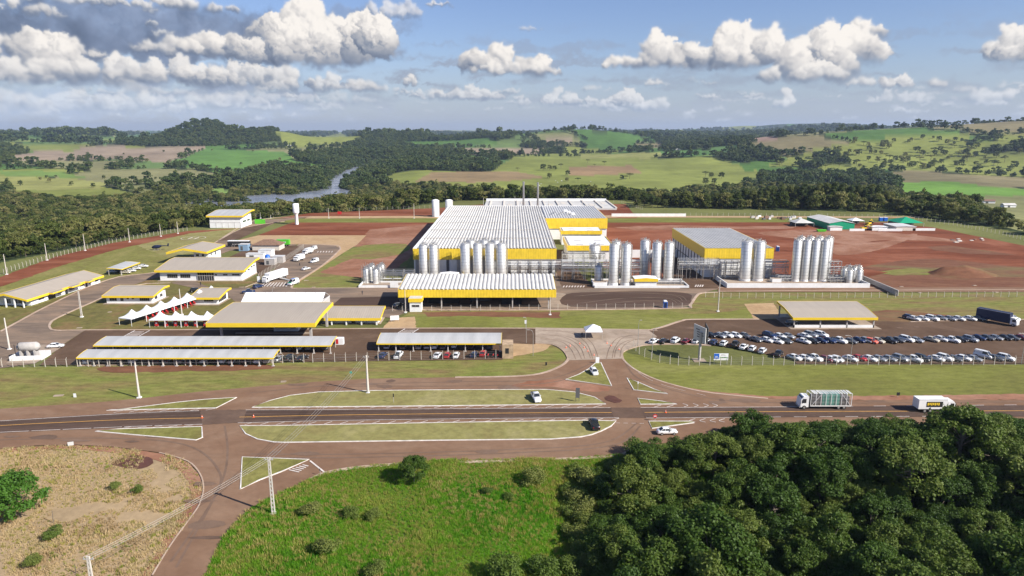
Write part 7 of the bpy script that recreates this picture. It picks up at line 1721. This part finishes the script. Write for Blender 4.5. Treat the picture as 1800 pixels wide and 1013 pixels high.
# cones
def cone(px, py, label):
    x, y = G(px, py); t = thing('traffic_cone', (x, y, .24), 0, label, 'cone', 'traffic cones'); t.scale = (.8, .8, .8); mb = MB(); mb.tube((0, 0, .04), (0, 0, .85), .2, 'orange', .04, 10); mb.build('cone', t); mb = MB(); mb.box(-.28, -.28, 0, .28, .28, .05, 'orange'); mb.build('base', t); mb = MB(); mb.tube((0, 0, .38), (0, 0, .55), .135, 'whitep', .10, 10, False); mb.build('stripe', t)
cone(355.5, 736.5, 'orange cone at the left end of the yellow line gap'); cone(446, 735, 'orange cone at the right end of the yellow line gap'); cone(1170, 727, 'orange cone on the yellow line near the stop sign')
for i, (px, py) in enumerate(((995, 613), (1019, 606), (1027, 613), (1033, 619), (1067, 605), (1074, 609), (1088, 616), (1002, 610), (1044, 626))): cone(px, py, 'small orange cone on the plaza, %s of those standing there from the left' % ordn[sorted((995, 1019, 1027, 1033, 1067, 1074, 1088, 1002, 1044)).index(px)])
# motorcycles by the stone wall
for i, px in enumerate((858, 867, 875)):
    x, y = G(px, 629); t = thing('motorcycle', (x, y, GZ), R(80), ordn[i] + ' from the left of the red motorcycles by the stone wall', 'motorcycle', 'motorcycles'); mb = MB(); loft(mb, [(-.7, [(-.1, .75), (.1, .75), (.08, .9), (-.08, .9)]), (0, [(-.16, .5), (.16, .5), (.12, .95), (-.12, .95)]), (.55, [(-.08, .7), (.08, .7), (.06, 1.0), (-.06, 1.0)])], 'redp'); mb.build('body', t)
    for u in (-.65, .65): mb = MB(); mb.tube((u, -.06, .32), (u, .06, .32), .32, 'rubber', n=14); mb.build('wheel', t)
    mb = MB(); mb.tube((.55, -.35, 1.1), (.55, .35, 1.1), .03, 'blackm', n=5); mb.build('handlebar', t)
# small pale inspection covers in the lawns
for i, (px, py, w) in enumerate(((93, 698, 2.2), (493, 673, 1.4), (134, 578, 1.6), (189, 550, 1.2), (1583, 505, 1.6), (1712, 503, 1.6), (1616, 516, 1.4), (1751, 515, 1.4), (548, 506, 1.5), (420, 506, 2), (534, 494, 2))):
    x, y = G(px, py); t = thing('inspection_cover', (x, y, .02), R(10), 'pale concrete inspection cover ' + ('on the grass bank left of the leftmost bank pole', 'on the kerb edge above the highway island', 'on the tent lawn near its lower left kerb', 'in the long lawn beside the garden road', 'on the lane verge, left one of two', 'on the lane verge, right one of two', 'just inside the lane fence, left one of two', 'just inside the lane fence, right one of two', 'on the plot lawn near the court kerb', 'in front of the large office corner', 'at the kerb beside the ambulance')[i], 'cover', 'concrete inspection covers'); mb = MB(); mb.box(0, 0, 0, w, 1.0, .16, 'concrete'); mb.build('slab', t)
# people
def make_person(m_top):
    me = bpy.data.meshes.new('person_body')
    V = [(0, 0, .95), (0, 0, 1.2), (0, 0, 1.42), (0, 0, 1.52), (0, 0, 1.68), (-.2, 0, 1.40), (-.28, .02, 1.12), (-.27, .10, .88), (.2, 0, 1.40), (.28, .02, 1.12), (.27, .1, .88), (-.1, 0, .88), (-.12, .04, .5), (-.13, 0, .06), (-.13, .14, .03), (.1, 0, .88), (.12, -.04, .5), (.13, -.06, .06), (.13, .08, .03)]
    E_ = [(0, 1), (1, 2), (2, 3), (3, 4), (2, 5), (5, 6), (6, 7), (2, 8), (8, 9), (9, 10), (0, 11), (11, 12), (12, 13), (13, 14), (0, 15), (15, 16), (16, 17), (17, 18)]
    Rr = [.15, .14, .16, .06, .105, .07, .045, .035, .07, .045, .035, .1, .065, .045, .04, .1, .065, .045, .04]
    import bmesh
    bm = bmesh.new(); sk = bm.verts.layers.skin.verify(); vv = [bm.verts.new(v) for v in V]
    for a_, b_ in E_: bm.edges.new((vv[a_], vv[b_]))
    for v_, r_ in zip(vv, Rr): v_[sk].radius = (r_, r_)
    vv[0][sk].use_root = True; bm.to_mesh(me); bm.free(); me.materials.append(M[m_top]); return me
pm = make_person('cloth_dark')
for lab, px, py in (('person in dark clothes walking across the court left of the canopy', 637, 519), ('person in dark clothes standing between the parked vans', 527, 469), ('person in dark clothes at the corner of the large office', 454, 484), ('person in dark clothes beside the entrance tent', 1023, 594), ('person in dark clothes standing under the loading canopy', 828, 536), ('person in dark clothes on the path to the large office', 353, 503)):
    x, y = G(px, py); o = bpy.data.objects.new('person', pm); COL.objects.link(o); o.location = (x, y, GZ); tag(o, lab, 'person'); o.modifiers.new('skin', 'SKIN'); s_ = o.modifiers.new('smooth', 'SUBSURF'); s_.levels = 1; s_.render_levels = 1
    hb = MB(); hb.lathe(0, 0, [(.06, 1.60), (.115, 1.68), (.1, 1.78), (.03, 1.81)], 'black', 10); hb.build('hair', o)
# ------------------------------------------------------------------ trees and plants near the camera
R6 = random.Random(77)
def proj(x, y, z):
    d = y * cT + (H - z) * sT; return 900 + FPX * x / d, 506.5 + FPX * ((H - z) * cT - y * sT) / d
TOPX = [1000, 1060, 1110, 1150, 1200, 1250, 1285, 1305, 1335, 1365, 1400, 1450, 1500, 1540, 1560, 1600, 1650, 1700, 1760, 1830, 2400]
TOPY = [905, 850, 792, 772, 772, 772, 752, 722, 722, 745, 748, 738, 752, 742, 730, 745, 735, 716, 732, 738, 735]
ftrees = []
tries = 0
while tries < 9000 and len(ftrees) < 290:
    tries += 1
    y = R6.uniform(68, 138); x = R6.uniform(12, 118)
    if x < np.interp(y, [68, 100, 115, 131, 138], [12, 15.5, 17, 29, 46]): continue
    if abs(x) > y * .95 + 6: continue
    s = R6.choice([.55, .7, .85, 1.0, 1.2, 1.45]) * R6.uniform(.92, 1.08)
    if any((x - a) ** 2 + (y - b) ** 2 < (1.95 * (s + c)) ** 2 for a, b, c in ftrees): continue
    g = hz1(x, y); px, py = proj(x, y, g + 9 * s)
    v = (float(np.interp(px, TOPX, TOPY)) - 506.5) / FPX; zmax = H - (y * sT + v * y * cT) / (cT - v * sT)
    if g + 9.6 * s > zmax: s2 = (zmax - g) / 9.6
    else: s2 = s
    if s2 < .38: continue
    ftrees.append((x, y, s if s2 > .6 else s2 * 1.2)); k = R6.choice(['broad', 'broad', 'tangled', 'tangled', 'broad'])
    plant_tree('forest_tree', k, x, y, (s * 1.02 if s2 > .6 else s2 * 1.25, s * 1.02 if s2 > .6 else s2 * 1.25, s2), 'broadleaf tree crowding the dark wood at the lower right', 'tree', 'trees of the foreground wood', r=R6)
for lab, px, py, s, k in (('big bright green tree in the straw field at the left edge', 28, 908, .98, 'brightbush'), ('small round tree on the bank in the middle', 728, 848, .62, 'broad')):
    x, y = G(px, py); plant_tree('tree', k, x, y, s, lab, 'tree', r=R6, z=-2.0 * s)
for i in range(46):
    k_ = i / 45; x = (13.5 - 3 * (1 - k_) if k_ < .6 else 17 + (k_ - .6) * 30) + R6.uniform(-1.5, 2); y = (84 + k_ * 64 if k_ < .6 else 123.5 + (k_ - .6) * 8) + R6.uniform(-2, .5)
    plant_tree('shrub', 'bush', x, y, R6.uniform(.9, 1.7) * (1 if k_ < .6 else .6), 'shrub in the ragged fringe of the foreground wood', 'shrub', 'fringe of the foreground wood', r=R6)
for lab, px, py, s in (('round bush in the meadow near the slotted pole', 548, 903, 1.3), ('low bush in the middle of the meadow, left of its twin', 618, 905, 1.0), ('low bush in the middle of the meadow, right of its twin', 655, 907, .9), ('dark bush low in the meadow near the bottom', 578, 968, 1.4), ('bush on the bank under the ramp road', 940, 845, 1.5), ('bush at the edge of the wood shadow', 955, 978, 1.7), ('tall bush at the bottom beside the wood', 885, 1008, 2.0), ('bush at the bottom edge of the meadow', 660, 1000, 1.2), ('bush at the foot of the wood by the road bend', 1118, 800, 1.6), ('small green bush low in the straw field', 92, 947, 1.0), ('tiny bush in the middle of the straw field', 240, 868, .7), ('tiny bush right of the field middle', 205, 862, .7), ('small leafy bush on the bank', 858, 862, .7), ('pale bush on the bank beside another', 895, 868, .7), ('bush on the dry slope at right', 1010, 830, 1.0), ('small bush at the bottom of the straw field', 60, 995, .9)):
    x, y = G(px, py); plant_tree('bush', 'bush', x, y, s, lab, 'bush', 'bushes of the meadow and field', r=R6)
# young plants on the near bank (banana like clump)
x, y = G(82, 872); t = thing('banana_plant', (x, y, 0), 0, 'small yellow-green banana plant beside the bright tree', 'plant'); mb = MB()
for k in range(9):
    a = k * .7; P_ = [(0, 0, .3), (.5 * math.cos(a), .5 * math.sin(a), 1.4), (1.2 * math.cos(a), 1.2 * math.sin(a), 1.5), (1.7 * math.cos(a), 1.7 * math.sin(a), 1.0)]; wv_ = (.05, .25, .22, .02)
    for i in range(3):
        n_ = (-math.sin(a), math.cos(a)); A_ = P_[i]; B_ = P_[i + 1]; mb.face([(A_[0] - n_[0] * wv_[i], A_[1] - n_[1] * wv_[i], A_[2]), (A_[0] + n_[0] * wv_[i], A_[1] + n_[1] * wv_[i], A_[2]), (B_[0] + n_[0] * wv_[i + 1], B_[1] + n_[1] * wv_[i + 1], B_[2]), (B_[0] - n_[0] * wv_[i + 1], B_[1] - n_[1] * wv_[i + 1], B_[2])], 'leaf_bright')
mb.build('leaves', t); t.scale = (.75, .75, .9); mb = MB(); mb.tube((0, 0, -.1), (0, 0, .9), .12, 'bark', .08, 8); mb.build('stem', t)
for lab, px, py, h in (('bare wooden stake in the straw field', 94, 920, 2.4), ('short dark stump post at the bottom of the straw field', 133, 1008, 1.6)):
    x, y = G(px, py); t = thing('stake', (x, y, 0), 0, lab, 'stake'); mb = MB(); mb.tube((0, 0, -.2), (.1, 0, h), .07, 'bark', .05, 6); mb.build('pole', t)
# eucalyptus belt behind the back fence
EX = [1085, 1100, 1130, 1180, 1230, 1290, 1330, 1380, 1430, 1490, 1540, 1565, 1590, 1620, 1650, 1690, 1740, 1800]
EY = [362, 345, 338, 345, 340, 335, 326, 326, 322, 318, 326, 345, 360, 352, 345, 340, 372, 385]
for row_, (Yr, stp) in enumerate(((594, 12.5), (608, 13), (624, 15))):
    px = 1118 + row_ * 3
    while px < 1660:
        base = Yr + R6.uniform(-4, 4) - max(0, px - 1560) * .9; x = (px - 900) / FPX * (base * cT + (H + 4) * sT); g = hz1(x, base)
        v = (float(np.interp(px, EX, EY)) + R6.uniform(-2, 10) - 506.5) / FPX; top = H - (base * sT + v * base * cT) / (cT - v * sT); h = top - g
        if h > 6: s = h / 22.5; w_ = min(max(s, .7), 1.25) * R6.uniform(1.05, 1.5); plant_tree('eucalyptus_tree', 'tall', x, base, (w_, w_, s), 'tall eucalyptus in the belt behind the back fence', 'tree', 'eucalyptus belt', r=R6)
        px += stp * R6.uniform(.8, 1.25)
for i, (px, py, s) in enumerate(((925, 372, 1.35), (965, 373, 1.3), (900, 372, .9), (1005, 372, .8), (1040, 372, .8), (880, 372, .9), (1052, 371, .9), (1075, 370, 1.0), (985, 372, .8))):
    x = (px - 900) / FPX * 690; y = 672 + R6.uniform(-2, 22); plant_tree('tree', 'mid', x, y, s * 1.15, ordn[i] + ' planted of the round dark trees close behind the white basins' if False else 'round dark tree close behind the white basins', 'tree', 'trees behind the basins', r=R6)
# single trees in the pastures
def ptree(px, py, s, k='past', lab='lone tree standing in the central pasture', grp='single trees in the central pasture'):
    x, y = ray(px, py); plant_tree('pasture_tree', k, x, y, s, lab, 'tree', grp, r=R6)
for px, py, s, k in ((910, 301, .9, 'past'), (955, 300, 1.7, 'pastb'), (966, 300, 1.4, 'pastb'), (975, 300, 1.3, 'pastb'), (986, 296, 1.3, 'past'), (966, 314, 1.3, 'pastb'), (998, 309, 1.3, 'pastb'), (997, 320, 1.0, 'pastb'), (1016, 321, 1.1, 'past'), (1093, 316, 1.1, 'pastb'), (1107, 315, 1.5, 'past'), (1100, 316, 1.0, 'past'), (1073, 332, 1.0, 'past'), (1062, 291, 1.2, 'past'), (1033, 287, 1.2, 'past'), (822, 338, 1.2, 'pastb'), (828, 337, 1.4, 'pastb'), (851, 334, 1.4, 'pastb'), (867, 334, 1.2, 'pastb'), (1045, 294, .8, 'past'), (1240, 312, 1.4, 'past'), (1250, 313, 1.3, 'pastb'), (1268, 314, 1.5, 'pastb'), (1255, 325, 1.3, 'pastb'), (1240, 325, 1.4, 'pastb')): ptree(px, py, s, k)
for px in (884, 889, 895, 900): ptree(px, 281, 1.2, 'tall', 'tall dark tree in the small group above the pasture', 'tall tree group')
cnt = 0
while cnt < 150:
    px = R6.uniform(1350, 1795); py = R6.uniform(245, 303); x, y = ray(px, py)
    if not inpoly(np.array([x]), np.array([y]), PAST[1])[0]: continue
    cnt += 1; ptree(px, py, R6.uniform(.8, 1.9), R6.choice(['past', 'pastb', 'pastb']), 'tree dotted over the green hill pasture at right', 'trees dotted over the right hill')
cnt = 0
while cnt < 28:
    px = R6.uniform(0, 640); py = R6.uniform(255, 335); x, y = ray(px, py); c_, w_ = cover(np.array([x]), np.array([y]))
    if w_[0] > .5 or y > 2600: continue
    cnt += 1; ptree(px, py, R6.uniform(.6, 1.3), 'pastb', 'tree standing in the fields at left', 'trees in the left fields')
for i, (x, y) in enumerate(singles[:130]):
    plant_tree('wood_tree', 'mid', x, y, R6.uniform(.45, .75), 'bushy tree in the wood edge behind the left fence', 'tree', 'wood edge behind the left fence', r=R6)
# cattle on the pasture
for i in range(16):
    px = 930 + R6.uniform(0, 120); py = R6.uniform(318, 338); x, y = ray(px, py); t = thing('cow', (x, y, hz1(x, y)), R6.uniform(0, 6.28), 'white cow grazing in the central pasture', 'cow', 'white cattle in the central pasture')
    mb = MB(); loft(mb, [(u, [(r_ * math.cos(a), z + r_ * 1.1 * math.sin(a)) for a in np.linspace(0, 2 * math.pi, 9)[:-1]]) for u, r_, z in ((-1.0, .28, 1.1), (-.6, .42, 1.05), (.3, .42, 1.05), (.8, .3, 1.1), (1.2, .16, .9), (1.6, .1, .5))], 'whitep')
    for u in (-.75, .65):
        for s in (-1, 1): mb.tube((u, s * .22, .9), (u, s * .2, 0), .1, 'whitep', .06, 6)
    mb.build('body', t)
# farm roofs in the valley
for i, (px, py, w, d, m_, lab) in enumerate(((460, 308, 26, 10, 'redp', 'long red-roofed farm shed beside the green field'), (265, 348, 14, 8, 'blue', 'blue-roofed farmhouse in the left woods'), (195, 357, 22, 7, 'roofwhite', 'long white farm roof in the left woods'), (770, 297, 20, 10, 'roofwhite', 'left pale farm building above the pasture'), (790, 299, 24, 10, 'rooflight', 'right pale farm building above the pasture'), (1765, 365, 16, 8, 'roofwhite', 'small white roof among the trees at the right edge'), (1725, 358, 18, 8, 'wood', 'brown barn among the trees at right'), (505, 258, 18, 10, 'roofwhite', 'tiny white farm building far off at left'), (1188, 264, 16, 8, 'roofwhite', 'tiny white farm building far off at centre'))):
    x, y = ray(px, py); z = hz1(x, y); t = thing('farm_building', (x, y, z), R6.uniform(-.3, .3), lab, 'farm building'); mb = MB(); mb.box(0, 0, -2, w, d, 3.2, 'white'); mb.build('wall', t); mb = MB(); mb.prism([(-.6, 3.1), (d / 2, 5.4), (d + .6, 3.1)], 'x', -.6, w + .6, m_); mb.build('roof', t); mb = MB(); mb.box(w * .3, -.06, 0, w * .5, -.01, 2.4, 'darkgrey'); mb.build('door', t)
# ------------------------------------------------------------------ grass
def tuft(name, n, h, spread, mat, seed, wid=.035):
    r = np.random.default_rng(seed); V = []; F = []
    for i in range(n):
        a = r.random() * 6.283; q = r.random() ** .5 * spread; x, y = q * math.cos(a), q * math.sin(a); b = r.random() * 6.283; l = h * r.uniform(.5, 1.1); lean = r.uniform(.1, .6) * l
        dx_, dy_ = math.cos(b) * wid, math.sin(b) * wid; c = r.random() * 6.283; tx, ty = x + lean * math.cos(c), y + lean * math.sin(c); k = len(V)
        V += [(x - dx_, y - dy_, -.05), (x + dx_, y + dy_, -.05), (x + lean * .4 * math.cos(c) + dx_ * .8, y + lean * .4 * math.sin(c) + dy_ * .8, l * .6), (x + lean * .4 * math.cos(c) - dx_ * .8, y + lean * .4 * math.sin(c) - dy_ * .8, l * .6), (tx, ty, l)]
        F += [(k, k + 1, k + 2, k + 3), (k + 3, k + 2, k + 4, k + 4)]
    me = bpy.data.meshes.new(name); me.from_pydata(V, [], [f if f[2] != f[3] else f[:3] for f in F]); me.materials.append(M[mat]); me.update(); return me
def grass_on(name, poly, box, sp, temps, s0, s1, thin=None):
    x0, x1, y0, y1 = box; X, Y = np.meshgrid(np.arange(x0, x1, sp), np.arange(y0, y1, sp)); X = X.ravel() + rng.uniform(-.5, .5, X.size) * sp; Y = Y.ravel() + rng.uniform(-.5, .5, Y.size) * sp
    k = inpoly(X, Y, poly) & (np.abs(X) < Y * .80 + 4)
    if thin is not None: k &= thin(X, Y)
    X, Y = X[k], Y[k]; s = rng.uniform(s0, s1, len(X)) * (1 + .8 * np.clip(vnoise(X, Y, 6, 5), -.5, .5)); scatter_object(name, np.stack([X, Y, hgt(X, Y)], 1), np.stack([s, s, s], 1), temps)
grass_on('meadow_grass', MEADOW, (-50, 48, 84, 127), .42, [tuft('meadow_tuft', 26, .55, .34, 'blade', 1 + q) for q in range(3)] + [tuft('meadow_tuft', 22, .7, .3, 'bladedry', 9)], .6, 1.3)
grass_on('bank_grass', MBANK, (-50, 30, 112, 129), .42, [tuft('bank_tuft', 24, .6, .34, 'bladedry', 21 + q) for q in range(2)] + [tuft('bank_tuft', 24, .6, .34, 'blade', 23)], .5, 1.1)
grass_on('straw_grass', LEFTF, (-112, -46, 84, 135), .62, [tuft('straw_tuft', 26, .5, .42, 'straw_blade', 31 + q) for q in range(3)] + [tuft('straw_tuft', 20, .5, .3, 'bladedry', 36)], .4, 1.15, lambda X, Y: vnoise(X, Y, 9, 2) + .6 * vnoise(X, Y, 3, 7) > -.32)
# ------------------------------------------------------------------ the air
mb = MB(); mb.box(-15500, -300, -60, 15500, 16500, 215, 'white')
hzo = mb.build('haze'); hzo['kind'] = 'stuff'
hm = bpy.data.materials.new('thin air haze'); hm.use_nodes = True; ht = hm.node_tree; ht.nodes.clear()
pv = ht.nodes.new('ShaderNodeVolumePrincipled'); pv.inputs['Color'].default_value = (.62, .76, 1.0, 1); pv.inputs['Density'].default_value = 4.8e-5
pv.inputs['Anisotropy'].default_value = .2
hou = ht.nodes.new('ShaderNodeOutputMaterial'); ht.links.new(pv.outputs[0], hou.inputs['Volume'])
hzo.data.materials.clear(); hzo.data.materials.append(hm)
